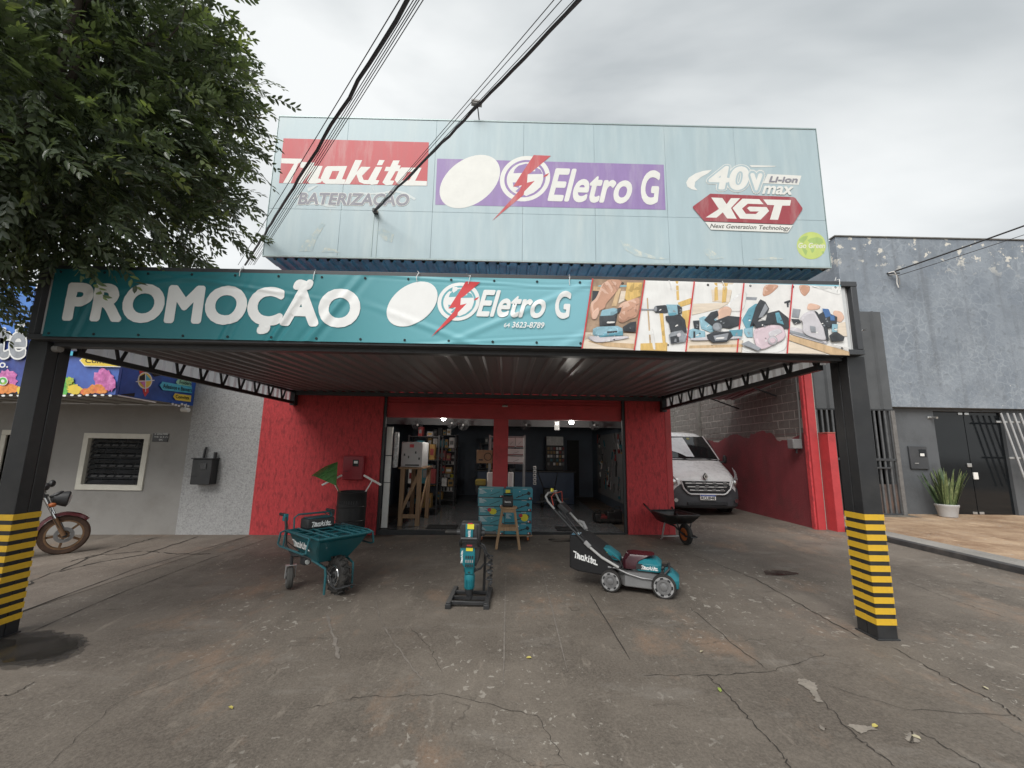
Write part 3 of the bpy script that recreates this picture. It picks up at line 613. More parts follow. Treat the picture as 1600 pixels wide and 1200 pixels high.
def photo(ox, bgpoly, bgc, shapes):
    P = Print(BY, ox, 430, 1600/240, .00025); P.n = 19; P.poly(bgpoly, I[bgc]); r_p = random.Random(ox)
    for c, pts in shapes:
        if c == 'ell': P.ell(*pts[:5], I[pts[5]+'_deep'], 24); P.ell(pts[0]-3, pts[1]-3, pts[2]*.8, pts[3]*.8, pts[4], I[pts[5]], 24); continue
        xs_ = [q[0] for q in pts]; ys_ = [q[1] for q in pts]; big = (max(xs_)-min(xs_)) > 45 and (max(ys_)-min(ys_)) > 45
        sp_ = list(pts) if c in HARD else soft(soft(pts))
        P.poly(sp_, I[c+'_deep'] if big else I[c])
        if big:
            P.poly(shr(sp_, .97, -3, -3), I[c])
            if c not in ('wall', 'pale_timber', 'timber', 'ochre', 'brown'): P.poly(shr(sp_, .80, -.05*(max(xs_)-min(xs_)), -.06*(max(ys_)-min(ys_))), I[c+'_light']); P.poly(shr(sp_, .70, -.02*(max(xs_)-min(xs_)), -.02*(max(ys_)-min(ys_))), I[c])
            if c in ('charcoal', 'teal', 'pale_teal', 'silver', 'lilac'):
                for _ in range(3):
                    cx = r_p.uniform(.35, .65)*(max(xs_)-min(xs_))+min(xs_); cy = r_p.uniform(.4, .7)*(max(ys_)-min(ys_))+min(ys_); P.poly([(cx, cy), (cx+r_p.uniform(10, 26), cy+r_p.uniform(-6, 4)), (cx+r_p.uniform(10, 22), cy+r_p.uniform(6, 14)), (cx-3, cy+r_p.uniform(6, 14))], I[r_p.choice(['grey', 'charcoal', 'shirt', c+'_deep'])])
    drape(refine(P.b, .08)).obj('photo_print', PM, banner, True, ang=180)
photo(900, [(172, 42), (708, 56), (602, 783), (62, 765)], 'brown', [
    ('timber', [(180, 120), (290, 125), (288, 165), (176, 165)]), ('charcoal', [(172, 168), (262, 172), (215, 290), (165, 300)]), ('timber', [(430, 140), (470, 142), (420, 330), (370, 330)]), ('pale_timber', [(470, 170), (520, 170), (500, 270), (440, 300)]), ('ochre', [(530, 80), (690, 80), (670, 220), (540, 280), (505, 250)]),
    ('pale_timber', [(85, 600), (628, 612), (602, 783), (62, 765)]), ('timber', [(110, 690), (620, 720), (605, 770), (300, 745)]), ('skin', [(300, 45), (495, 50), (420, 180), (310, 300), (300, 350), (235, 380), (205, 465), (160, 470), (135, 330), (215, 265)]), ('skin', [(672, 225), (640, 440), (560, 460), (480, 505), (430, 480), (455, 400), (430, 350), (480, 290), (560, 265)]), ('skin_light', [(165, 400), (235, 330), (240, 400), (205, 465), (165, 460)]),
    ('charcoal', [(240, 430), (430, 400), (400, 545), (330, 555), (240, 540)]), ('pale_teal', [(258, 395), (270, 372), (395, 348), (430, 360), (430, 395), (380, 425), (250, 432)]), ('charcoal', [(425, 350), (470, 340), (455, 390), (425, 400)]), ('silver', [(108, 655), (150, 640), (540, 640), (552, 660), (215, 715)]), ('pale_teal', [(170, 570), (215, 548), (430, 535), (480, 560), (485, 632), (230, 655), (168, 625)]), ('teal', [(225, 610), (484, 590), (484, 634), (232, 655)]), ('charcoal', [(318, 592), (425, 585), (424, 606), (318, 612)]), ('charcoal', [(480, 550), (560, 500), (620, 490), (612, 600), (490, 590)]), ('shirt', [(312, 495), (398, 490), (396, 508), (312, 514)])])
photo(900, [(714, 56), (1223, 70), (1135, 798), (604, 783)], 'wall', [
    ('ochre', [(1035, 64), (1062, 65), (1075, 260), (1048, 262)]), ('timber', [(1080, 75), (1215, 80), (1210, 125), (1150, 95)]), ('ochre', [(1060, 290), (1200, 240), (1195, 300), (1070, 340)]), ('ochre', [(1105, 380), (1190, 360), (1160, 560), (1100, 480)]), ('timber', [(735, 240), (745, 240), (785, 780), (770, 780)]), ('ochre', [(870, 400), (905, 400), (935, 730), (905, 735)]), ('ochre', [(670, 715), (950, 705), (945, 792), (668, 783)]), ('shirt', [(780, 560), (800, 560), (830, 780), (800, 780)]),
    ('grey', [(655, 352), (820, 356), (820, 370), (655, 366)]), ('charcoal', [(808, 350), (830, 325), (930, 315), (960, 340), (950, 395), (900, 398), (820, 392)]), ('pale_teal', [(935, 310), (1070, 312), (1100, 350), (1095, 395), (1050, 415), (960, 405)]), ('charcoal', [(1050, 315), (1100, 340), (1098, 400), (1060, 415)]), ('teal', [(950, 400), (1040, 395), (1030, 430), (970, 435)]), ('charcoal', [(925, 430), (1010, 425), (1080, 415), (1130, 470), (1150, 600), (1090, 600), (980, 600), (960, 500), (930, 470)]), ('grey', [(960, 630), (990, 600), (1100, 580), (1150, 640), (1130, 700), (980, 720)]), ('charcoal', [(975, 650), (1060, 630), (1070, 700), (985, 718)]), ('silver', [(1040, 615), (1080, 600), (1085, 640), (1050, 650)]), ('ell', (822, 358, 16, 30, 0, 'grey'))])
photo(900, [(1229, 70), (1802, 86), (1724, 806), (1139, 798)], 'wall', [
    ('pale_timber', [(1400, 78), (1640, 82), (1600, 290), (1420, 280)]), ('ochre', [(1440, 80), (1470, 80), (1480, 260), (1440, 270)]), ('ochre', [(1530, 82), (1580, 84), (1560, 280), (1520, 290)]), ('pale_timber', [(1215, 300), (1600, 290), (1500, 350), (1205, 420)]), ('pale_timber', [(1160, 680), (1740, 680), (1724, 806), (1139, 798)]), ('timber', [(1180, 735), (1735, 720), (1730, 750), (1170, 765)]), ('shirt', [(1560, 320), (1700, 190), (1780, 170), (1750, 380), (1600, 380)]), ('skin_light', [(1470, 370), (1560, 320), (1625, 350), (1600, 440), (1540, 500), (1480, 490)]),
    ('pale_teal', [(1280, 450), (1330, 430), (1460, 460), (1500, 560), (1400, 600), (1300, 560)]), ('charcoal', [(1330, 470), (1400, 390), (1470, 370), (1480, 410), (1410, 470), (1440, 500), (1620, 430), (1720, 440), (1710, 520), (1600, 560), (1420, 540)]), ('charcoal', [(1215, 480), (1280, 475), (1280, 570), (1230, 570)]), ('pale_teal', [(1170, 580), (1215, 560), (1340, 590), (1340, 665), (1200, 668), (1165, 640)]), ('charcoal', [(1215, 590), (1235, 590), (1235, 665), (1215, 660)]), ('teal', [(1590, 580), (1730, 570), (1722, 640), (1600, 650)]), ('silver', [(1160, 660), (1720, 640), (1716, 665), (1200, 690)]), ('charcoal', [(1350, 630), (1420, 600), (1600, 590), (1625, 640), (1560, 700), (1420, 710), (1360, 670)]), ('grey', [(1420, 640), (1580, 610), (1560, 680), (1440, 690)]), ('ell', (1460, 545, 50, 45, 0, 'grey')), ('shirt', [(1448, 655), (1535, 648), (1533, 668), (1446, 674)])])
photo(1120, [(277, 88), (778, 100), (722, 818), (205, 806)], 'shirt', [
    ('wall', [(270, 470), (740, 600), (722, 818), (205, 806)]), ('grey', [(280, 225), (420, 232), (410, 262), (278, 255)]), ('skin', [(490, 100), (660, 100), (560, 200), (470, 230)]), ('charcoal', [(700, 282), (760, 262), (762, 282), (745, 290), (745, 335), (730, 335), (728, 292), (702, 296)]), ('teal', [(262, 470), (330, 350), (400, 300), (440, 300), (400, 470), (370, 560), (300, 560)]), ('pale_teal', [(280, 560), (370, 550), (370, 650), (310, 650), (280, 600)]), ('charcoal', [(340, 540), (400, 340), (450, 255), (500, 280), (540, 350), (520, 400), (430, 470), (400, 520)]), ('grey', [(430, 450), (500, 300), (530, 350), (470, 440)]), ('charcoal', [(520, 400), (640, 370), (740, 450), (745, 560), (640, 560), (500, 480)]), ('teal', [(600, 400), (640, 390), (690, 520), (620, 500)]),
    ('lilac', [(370, 580), (440, 530), (560, 520), (670, 530), (712, 620), (690, 670), (600, 720), (460, 785), (400, 750), (375, 660)]), ('silver', [(520, 600), (640, 560), (680, 600), (540, 660)]), ('grey', [(240, 725), (320, 690), (450, 770), (420, 795)]), ('ell', (568, 685, 52, 45, -10, 'silver')), ('ell', (568, 688, 34, 30, -10, 'lilac')), ('charcoal', [(365, 500), (480, 480), (590, 480), (580, 510), (400, 560)])])
photo(1120, [(784, 100), (1285, 122), (1375, 838), (726, 818)], 'shirt', [
    ('skin', [(850, 103), (960, 106), (970, 160), (915, 228), (870, 190)]), ('wall', [(960, 110), (1280, 130), (1290, 220), (1050, 140)]), ('grey', [(790, 350), (870, 360), (850, 450), (780, 440)]), ('skin_light', [(950, 290), (1080, 320), (1060, 360), (930, 370)]), ('skin_light', [(1200, 370), (1290, 380), (1325, 450), (1280, 500), (1220, 470)]), ('pale_timber', [(1235, 510), (1330, 490), (1350, 640), (1260, 640)]), ('timber', [(740, 620), (1370, 800), (1374, 838), (1180, 830), (740, 680)]), ('pale_timber', [(735, 690), (1150, 825), (728, 815)]), ('silver', [(745, 540), (880, 560), (1150, 700), (1130, 725), (740, 615)]), ('grey', [(745, 575), (900, 615), (1120, 710), (745, 600)]), ('charcoal', [(765, 460), (850, 465), (870, 500), (800, 515)]),
    ('charcoal', [(1040, 420), (1110, 380), (1240, 440), (1235, 520), (1150, 560), (1090, 500)]), ('blue', [(1085, 355), (1150, 360), (1180, 430), (1120, 450)]), ('blue', [(1165, 430), (1210, 425), (1215, 480), (1170, 480)]), ('silver', [(845, 465), (900, 400), (980, 370), (1020, 390), (1070, 470), (1130, 580), (1125, 700), (880, 620), (885, 490)]), ('charcoal', [(1000, 375), (1030, 390), (1140, 570), (1150, 690), (1130, 690), (1100, 560)]), ('grey', [(955, 535), (1010, 545), (1015, 605), (965, 600)]), ('charcoal', [(1150, 640), (1220, 590), (1310, 650), (1300, 690), (1180, 700)]), ('pale_teal', [(1180, 520), (1240, 520), (1230, 600), (1180, 600)]), ('shirt', [(1190, 720), (1360, 760), (1365, 775), (1190, 735)])])
P = Print(BY, 900, 430, 1600/240); P.n = 40
for ox_, a, c in ((900, (170, 42), (60, 766)), (900, (710, 56), (603, 784)), (900, (1226, 70), (1137, 798)), (1120, (275, 88), (203, 807)), (1120, (781, 100), (724, 818))):
    P = Print(BY, ox_, 430, 1600/240); P.n = 72; P.poly([(a[0]-7, a[1]), (a[0]+7, a[1]), (c[0]+7, c[1]), (c[0]-7, c[1])], 0)
    drape(refine(P.b, .08)).obj('red_stripe', M_prred, banner, True)
# eyelets and ties
M_alu = mat('bare_metal', (.55, .55, .54), .35, .9, var=.1)
proto = None
for i in range(19):
    x = BX0+.06+(BX1-BX0-.12)*i/18
    for z in (BZ0+.03, BZ1-.03):
        o = V((x, BY-.004-wr(x, z), z)) - ORG[banner.name]
        if proto is None: proto = B().torus((0, 0, 0), (0, 1, 0), .008, .004, 12, 6).obj('eyelet', M_dark, banner); proto.location = o
        else: piece(proto, banner, o)
for i, (px, py) in enumerate([(490, 430), (652, 432), (732, 436), (890, 438), (1048, 444), (1310, 442), (375, 424), (1131, 445)]):
    q = at(px, py, 3.87); b = B(); r_ = random.Random(i)
    b.tube([q+V((0, .0, -.05)), q+V((r_.uniform(-.01, .01), -.012, -.01)), q+V((r_.uniform(-.02, .02), -.005, .035)), q+V((r_.uniform(-.03, .03), .06, .05)), q+V((r_.uniform(-.03, .03), .05, .08))], .0035, 5).obj('tie', M_prw, banner, True)
# ================================================================== big sign box above the canopy
SY = 7.40
def faded(name, col, **k): return mat(name, col, .5, var=.07, scale=3, stretch=(3, 1, .5), dirt=k.get('dirt', (.62, .64, .60)), dirt_amt=k.get('amt', .28), dscale=1.3)
M_panel = mat('faded_blue_panel', (.405, .51, .545), .42, var=.06, scale=2.2, stretch=(2.5, 1, .35), dirt=(.54, .58, .55), dirt_amt=.36, dscale=1.1, dlo=.48, dhi=.72)
M_trim = mat('sign_trim', (.36, .44, .44), .4, .2, var=.1)
M_soffit = mat('blue_ribbed_sheet', (.07, .24, .38), .4, var=.2, scale=3, dirt=(.03, .07, .11), dirt_amt=.6)
M_sgred = faded('faded_red', (.50, .075, .085), amt=.22); M_sgdred = faded('faded_dark_red', (.33, .055, .07), amt=.2); M_sgpur = faded('faded_purple', (.29, .20, .42), amt=.22); M_sgwh = mat('faded_white', (.74, .74, .70), .5, var=.05, scale=4); M_sggrey = faded('faded_grey', (.24, .24, .28), amt=.2); M_sgblk = mat('faded_black', (.08, .075, .07), .5); M_sggreen = faded('faded_green', (.52, .62, .18), amt=.15); M_sgdgreen = faded('faded_leaf_green', (.36, .50, .17), amt=.15); M_sgpale = faded('pale_bolt', (.60, .66, .66)); M_sgstain = mat('bird_lime_stain', (.62, .63, .55), .8, var=.1, scale=12, dirt=(.42, .52, .545), dirt_amt=1, dscale=9, dlo=.36, dhi=.54)
SX0, SX1, SZ0, SZ1 = -4.655, 6.10, 5.205, 8.14
sign = thing('roof_sign', 'huge pale blue box sign with faded lettering on the shop roof', 'sign', ((SX0+SX1)/2, SY, SZ0))
B().box(SX0+.02, SX1-.02, SY+.03, 8.9, SZ0+.02, SZ1-.02).obj('box_frame', M_trim, sign, True)
B().box(SX0-.012, SX1+.012, SY-.01, SY+.028, SZ0-.03, SZ0-.002).obj('edge_trim', M_trim, sign, True, .003); B().box(SX0-.012, SX1+.012, SY-.01, SY+.028, SZ1+.002, SZ1+.03).obj('edge_trim', M_trim, sign, True, .003)
for x in (SX0-.012, SX1+.003): B().box(x, x+.009, SY-.009, SY+.5, SZ0, SZ1).obj('side_trim', M_trim, sign, True)
seams = [SX0, -3.27, -1.52, .22, 1.62, 3.03, 4.43, SX1]
zs = [SZ0, 6.16, SZ1]
for i in range(7):
    for j in range(2):
        e = .0018; b = B(); b.box(seams[i]+e, seams[i+1]-e, SY, SY+.027+.0, zs[j]+e, zs[j+1]-e); b.obj('panel', M_panel, sign, True, .002, seg=1)
b = B(); ribbed(b, SX0+.05, SX1-.25, SY+.03, SZ0-.035, 8.74, SZ0-.035, .2, .045); b.obj('soffit_sheet', M_soffit, sign, True)
for k in range(12):
    x = SX0+.5+k*.9; B().bar((x, SY+.05, SZ0-.012), (x, 8.7, SZ0-.012), .04, .016).obj('soffit_batten', M_soffit, sign, True)
SP = [M_sgwh, M_sgred, M_sgpur, M_panel, M_sgdred, M_sggrey, M_sgblk, M_sggreen, M_sgdgreen, M_sgpale]
FR = SY-.0025
def done(P, name, par=sign): return refine(P.b, .16).obj(name, SP, par, True, ang=180, flat=True)
P = Print(FR, 430, 200, 6.4); P.poly([(83, 103), (1537, 143), (1518, 578), (38, 550)], 1)
for L_ in LOGO: P.poly(L_, 0)
done(P, 'tool_maker_mark')
P = Print(FR, 430, 200, 6.4)
for q in ([(300, 770), (420, 740), (560, 770), (620, 790), (520, 790), (430, 765)], [(760, 670), (850, 640), (960, 650), (1080, 640), (1190, 618), (1300, 640), (1408, 705), (1390, 722), (1290, 660), (1180, 640), (1060, 662), (900, 668)], [(320, 600), (420, 570), (425, 578), (330, 640)], [(960, 575), (985, 610), (1000, 650), (985, 625)], [(180, 700), (240, 660), (250, 680), (190, 710)], [(545, 790), (560, 840), (548, 830)], [(190, 805), (215, 760), (220, 765)]): P.poly(q, 9)
P.text('BATERIZAÇÃO', (218, 792), (1322, 806), (262, 618), 0, .065, ref=.03, sp=1.0).text('BATERIZAÇÃO', (218, 792), (1322, 806), (262, 618), 5, .035, ref=.03, sp=1.0)
done(P, 'lettering')
P = Print(FR, 670, 230, 4.2105); P.poly([(55, 75), (1545, 115), (1558, 412), (42, 378)], 2); eletro_logo(P, 0, 1, 2, None)
P.text('Eletro', (778, 357), (1318, 374), (835, 138), 0, .028).text('G', (1383, 378), (1504, 381), (1408, 150), 0, .035)
done(P, 'shop_logo')
P = Print(FR, 1060, 240, 6.667)
P.poly([(350, 168), (260, 180), (180, 205), (110, 250), (80, 300), (95, 345), (140, 372), (200, 384), (168, 345), (175, 295), (235, 245), (310, 205)], 0); P.poly([(740, 120), (1022, 128), (1000, 136), (760, 142)], 0)
P.poly([(930, 212), (1282, 230), (1252, 326), (880, 308)], 0)
for of, c in ((.10, 0), (.082, 3), (.035, 0)): P.text('40', (295, 375), (712, 385), (345, 125), c, of, ref=.035)
for of, c in ((.16, 0), (.128, 3), (.045, 0)): P.text('v', (742, 385), (875, 388), (745, 205), c, of, ref=.045)
P.text('Li-ion', (940, 298), (1232, 306), (962, 236), 5, .03).text('max', (868, 424), (1175, 434), (895, 335), 0, .03)
P.poly([(330, 420), (1195, 455), (1215, 465), (1290, 570), (1285, 590), (1195, 732), (1175, 740), (268, 706), (150, 570), (150, 552)], 4)
for q in ([(340, 460), (455, 465), (500, 530), (545, 467), (640, 468), (545, 570), (605, 682), (505, 678), (460, 615), (395, 670), (282, 668), (420, 580)],
          [(665, 472), (840, 478), (885, 530), (720, 525), (660, 575), (700, 630), (805, 632), (835, 605), (745, 605), (712, 570), (735, 555), (915, 560), (942, 600), (855, 690), (640, 680), (560, 570)],
          [(880, 480), (1170, 487), (1160, 545), (1078, 545), (1035, 693), (950, 690), (995, 540), (925, 537)], [(275, 714), (1190, 748), (1138, 825), (335, 795)]): P.poly(q, 0)
P.text('Next Generation Technology', (322, 790), (1150, 815), (340, 733), 6, .018)
done(P, 'battery_mark')
P = Print(FR, 1060, 240, 6.667); P.ell(1385, 958, 152, 142, 0, 7)
for q in ([(1265, 885), (1300, 862), (1350, 858), (1335, 890), (1300, 930), (1270, 920), (1250, 900)], [(1285, 985), (1320, 990), (1345, 1015), (1328, 1060), (1310, 1040)], [(1345, 905), (1380, 880), (1450, 870), (1500, 890), (1510, 930), (1470, 950), (1440, 935), (1400, 945), (1370, 930)], [(1370, 985), (1420, 985), (1410, 1020), (1392, 1038), (1380, 1010)], [(1490, 1020), (1515, 1015), (1518, 1038), (1495, 1040)]): P.poly(q, 8)
P.text('Go Green', (1246, 985), (1524, 986), (1252, 930), 0, .012)
done(P, 'green_globe_mark')
for q, s_ in (([(215, 745), (235, 705), (275, 665), (330, 600), (345, 610), (300, 690), (280, 745)], 0), ([(330, 748), (345, 725), (400, 735), (420, 752)], 1), ([(600, 640), (640, 630), (690, 660), (680, 700), (640, 690)], 2)): P = Print(FR, 400, 160, 3.2); P.poly(q, 0); P.b.obj('stain', M_sgstain, sign, True, ang=180)
for q in ([(350, 690), (380, 700), (440, 740), (520, 770), (600, 782), (540, 785), (430, 770), (370, 735)], [(760, 740), (790, 730), (870, 780), (800, 785)], [(1180, 782), (1100, 788), (1010, 784), (1120, 772)]): P = Print(FR, 860, 160, 3.2); P.poly(q, 0); P.b.obj('stain', M_sgstain, sign, True, ang=180)
# flood lamp on the sign's top edge and the wire bracket on its face
q = at(746, 178, SY-.1); lampf = thing('floodlight', 'small grey floodlight on a stalk above the sign', 'floodlight', (q.x, q.y, SZ1+.03))
B().cyl((q.x+.03, SY+.0, SZ1+.03), (q.x-.0, SY-.1, SZ1+.24), .012, n=6).obj('stalk', M_black, lampf, True)
b = B(); b.obox((q.x-.02, SY-.13, SZ1+.30), (.21, .10, .12), (R(-35), 0, R(10))); b.obox((q.x-.02, SY-.185, SZ1+.262), (.17, .012, .09), (R(-35), 0, R(10))); b.obj('housing', mat('grey_cast', (.25, .24, .23), .5), lampf, True, .008)
q = at(588, 333, SY); wb_ = thing('wire_bracket', 'black wire bracket sticking out of the sign face', 'bracket', (q.x, SY, q.z))
B().box(q.x-.04, q.x+.04, SY-.12, SY-.002, q.z-.035, q.z+.035).obj('bracket', M_black, wb_, True, .005); B().cyl((q.x+.06, SY-.09, q.z-.02), (q.x-.04, SY-.09, q.z-.02), .018, n=8).obj('insulator', mat('porcelain', (.3, .25, .2), .3), wb_, True)
for dx_ in (-.045, .045):
    p0 = at(588, 336, SY); B().box(p0.x+dx_-.006, p0.x+dx_+.006, SY-.01, SY-.002, SZ0, q.z-.04).obj('conduit', M_trim, wb_, True)

# ================================================================== print shop on the left
print_shop = thing('print_shop_building', 'low grey building with white framed window and bright printed awning sign', 'building', (-10, 8.72, 0))
def hole_wall(name, m, par, x0, x1, z0, z1, holes, y0, y1):
    """wall made of butted blocks around openings"""
    xs = sorted({x0, x1, *[h[0] for h in holes], *[h[1] for h in holes]}); b = B()
    for i in range(len(xs)-1):
        a, c = xs[i], xs[i+1]; cuts = sorted([(h[2], h[3]) for h in holes if h[0] <= a and h[1] >= c]); z = z0
        for u, w in cuts:
            if u > z: b.box(a, c, y0, y1, z, u)
            z = w
        if z < z1: b.box(a, c, y0, y1, z, z1)
    return b.obj(name, m, par, True)
WX0, WX1, WZ0, WZ1 = -8.68, -7.34, .73, 1.865
DX0, DX1, DZ1 = -10.35, -9.30, 1.90
hole_wall('wall', M_greyw, print_shop, -20, -6.56, -.3, 4.4, [(WX0+.1, WX1-.1, WZ0+.1, WZ1-.1), (DX0+.1, DX1-.1, -.3, DZ1-.1)], 8.72, 8.95)
B().box(-6.557, -5.103, 8.705, 8.95, -.25, 2.02).obj('plaster_wall', M_stucco, print_shop, True); B().box(-6.557, -5.103, 8.708, 8.95, 2.023, 4.4).obj('plaster_wall', M_stucco, print_shop, True)
B().box(-20, -5.11, 8.953, 16, -.3, 4.39).obj('rear_block', M_greyw, print_shop, True)
def frame(name, par, x0, x1, z0, z1, y, w, d, m):
    b = B(); b.box(x0, x1, y-d, y+.05, z0, z0+w); b.box(x0, x1, y-d, y+.05, z1-w, z1); b.box(x0, x0+w, y-d, y+.05, z0+w, z1-w); b.box(x1-w, x1, y-d, y+.05, z0+w, z1-w); return b.obj(name, m, par, True, .005)
M_cream = mat('cream_trim', (.68, .66, .58), .6, var=.05, dirt=(.4, .38, .32), dirt_amt=.35)
M_louvre = mat('smoked_glass_louvre', (.03, .033, .037), .12, var=.3, scale=4, spec=.8)
win = B().box(WX0+.1, WX1-.1, 8.93, 8.948, WZ0+.1, WZ1-.1).obj('window', M_dark, print_shop, True)
frame('frame', win, WX0, WX1, WZ0, WZ1, 8.72, .105, .03, M_cream)
for k in range(9):
    z = WZ0+.155+k*.104
    B().obox(((WX0+WX1)/2, 8.80, z), (WX1-WX0-.225, .012, .088), (R(-28), 0, 0)).obj('slat', M_louvre, win, True)
    for j in range(6):
        rr = random.Random(k*9+j)
        if rr.random() < .6: B().obox((WX0+.25+j*.17, 8.79, z+.01), (.12, .008, .04), (R(-28), 0, 0)).obj('grille_plate', mat('dull_iron', (.07, .07, .07), .5), win, True) if k % 2 else None
for j in range(3): B().box(WX0+.36+j*.32, WX0+.375+j*.32, 8.835, 8.85, WZ0+.105, WZ1-.105).obj('bar', M_black, win, True)
door = B().box(DX0+.1, DX1-.1, 8.90, 8.94, -.2, DZ1-.1).obj('door', M_dark, print_shop, True)
b = B(); b.box(DX0, DX1, 8.69, 8.76, DZ1-.1, DZ1); b.box(DX0, DX0+.1, 8.69, 8.76, -.2, DZ1-.103); b.box(DX1-.1, DX1, 8.69, 8.76, -.2, DZ1-.103); b.obj('frame', M_cream, door, True, .005)
# street plate, electricity box
b = B(); pl = thing('street_plate', 'small dark street name plate on the grey wall', 'plate', at(251, 684, 8.71)); q0 = at(240, 677, 8.71); q1 = at(262, 690.5, 8.71)
B().box(q0.x, q1.x, 8.702, 8.718, q1.z, q0.z).obj('plate', mat('enamel_dark', (.035, .035, .037), .4), pl, True, .003)
P = Print(8.7005, 0, 400, 4); P.n = 0
for t, bl, br, tl in (('AV. GERMANO PINHEIRO', (966, 1119), (1052, 1119), (966, 1106)), ('Nº 800 - QD. 23 - LT. 8', (966, 1137), (1052, 1138), (966, 1125)), ('SMPC', (993, 1154), (1018, 1154), (994, 1143))): P.text(t, bl, br, tl, 0, .01)
P.b.obj('lettering', M_prw, pl, True, flat=True)
mb = thing('meter_box', 'black metal electricity box on the pale plaster wall', 'meter box', at(321, 735, 8.7)); q0 = at(307, 717, 8.6); q1 = at(334, 757, 8.6)
B().box(q0.x, q1.x-.02, 8.50, 8.702, q1.z, q0.z).obj('cabinet', M_black, mb, True, .012)
B().box(q0.x-.02, q1.x, 8.48, 8.702, q0.z+.001, q0.z+.02).obj('lid', M_black, mb, True, .004)
B().box(q0.x+.17, q0.x+.29, 8.485, 8.499, q0.z-.2, q0.z-.08).obj('window', M_louvre, mb, True, .003)
B().box(q0.x+.02, q0.x+.13, 8.494, 8.499, q0.z-.34, q0.z-.33).obj('slot', M_dark, mb, True)
B().tube([(q0.x+.1, 8.66, q0.z+.02), (q0.x+.11, 8.66, q0.z+.18), (q0.x+.13, 8.66, q0.z+.24)], .022, 8).obj('conduit', M_black, mb, True); B().cyl((q1.x-.07, 8.64, q0.z+.02), (q1.x-.07, 8.64, q0.z+.14), .03).obj('conduit', M_black, mb, True)
# awning sign
AY = 6.97
aw = thing('printed_awning_sign', 'colourful wraparound printed awning sign of the print shop on the left', 'sign', (-9, AY, 2.46))
M_awblue = mat('print_night_blue', (.05, .065, .25), .4, var=.3, scale=1.5, dirt=(.08, .16, .52), dirt_amt=.9, dscale=.7, dlo=.42, dhi=.6); M_awblue2 = mat('print_royal_blue', (.03, .10, .40), .4, var=.35, scale=2)
AWM = [M_awblue, M_awblue2, M_prw, mat('print_grey', (.05, .055, .08), .4), mat('print_yellow', (.80, .60, .08), .4, var=.08), mat('print_green', (.10, .42, .09), .4, var=.5, scale=14, dirt=(.75, .65, .05), dirt_amt=.9, dscale=5), mat('print_magenta', (.58, .16, .42), .4, var=.35, scale=14, dirt=(.75, .35, .6), dirt_amt=.7, dscale=7), mat('print_orange', (.80, .28, .07), .4, var=.35, scale=16, dirt=(.8, .1, .12), dirt_amt=.7, dscale=7), mat('print_cyan', (.08, .46, .62), .4), mat('print_mint', (.30, .60, .42), .4), M_prred, M_dark, mat('print_sky', (.08, .22, .60), .4, var=.15)]
B().box(-20, -6.56, AY, 7.02, 2.46, 4.3).obj('front_board', M_awblue, aw, True, .004); B().box(-6.60, -6.555, 7.023, 8.70, 2.46, 4.3).obj('side_board', M_awblue2, aw, True, .004)
B().box(-20, -6.605, 7.023, 8.70, 2.475, 2.5).obj('soffit', mat('soffit_grey', (.33, .32, .30), .6, var=.06), aw, True)
for x in [-6.9-.6*k for k in range(20)]: B().box(x, x+.03, 7.03, 8.69, 2.462, 2.473).obj('soffit_batten', M_greyw, aw, True)
P = Print(AY-.003, 0, 400, 4, .0015)
def AWD(nm):
    P.b.obj(nm, AWM, aw, True, ang=180, flat=True); P.b = B()
P.poly([(-60, 160), (230, 160), (170, 520), (-60, 520)], 12); AWD('sky_print')
def cloud(P, cx, cy, rx, ry, c, seed, n=26):
    r = random.Random(seed); P.poly([(cx+rx*math.cos(2*math.pi*i/n)*r.uniform(.72, 1.12), cy+ry*math.sin(2*math.pi*i/n)*r.uniform(.72, 1.12)) for i in range(n)], c)
for cx, cy, rx, ry, c, sd_ in ((40, 770, 75, 62, 6, 1), (60, 830, 65, 30, 7, 2), (5, 835, 55, 30, 7, 3), (420, 812, 62, 55, 5, 4), (360, 845, 30, 26, 5, 5), (470, 835, 48, 32, 4, 6), (540, 848, 40, 22, 7, 7), (650, 770, 70, 66, 6, 8), (620, 832, 75, 34, 7, 9), (690, 800, 40, 50, 6, 10), (130, 840, 22, 24, 4, 11), (440, 780, 30, 25, 5, 12)): cloud(P, cx, cy, rx, ry, c, sd_); AWD('smoke_cloud')
P.ell(28, 783, 30, 27, 0, 2); P.ell(28, 783, 25, 22, 0, 5); P.ell(28, 783, 11, 10, 0, 2)
AWD('phone_mark')
P.text('té', (-22, 640), (165, 640), (0, 420), 2, .055, ref=.02).text('té', (-22, 640), (165, 640), (0, 420), 3, .02, ref=.02)
P.text('ção.', (-62, 712), (62, 712), (-56, 655), 2, .015)
AWD('lettering')
P.poly([(545, 620), (770, 640), (765, 697), (540, 692), (508, 655)], 2); P.poly([(548, 625), (765, 645), (760, 692), (543, 687), (514, 655)], 4); P.text('Convites', (543, 670), (750, 678), (550, 640), 11, .008)
AWD('arrow_label')
P.poly([(390, 590), (560, 612), (555, 625), (390, 625)], 8)
AWD('cyan_stripe')
for i in range(16): P.ell(-10+i*48, 872+(i % 2)*3, 12, 6, 0, 2, 12)
AWD('white_scallops')
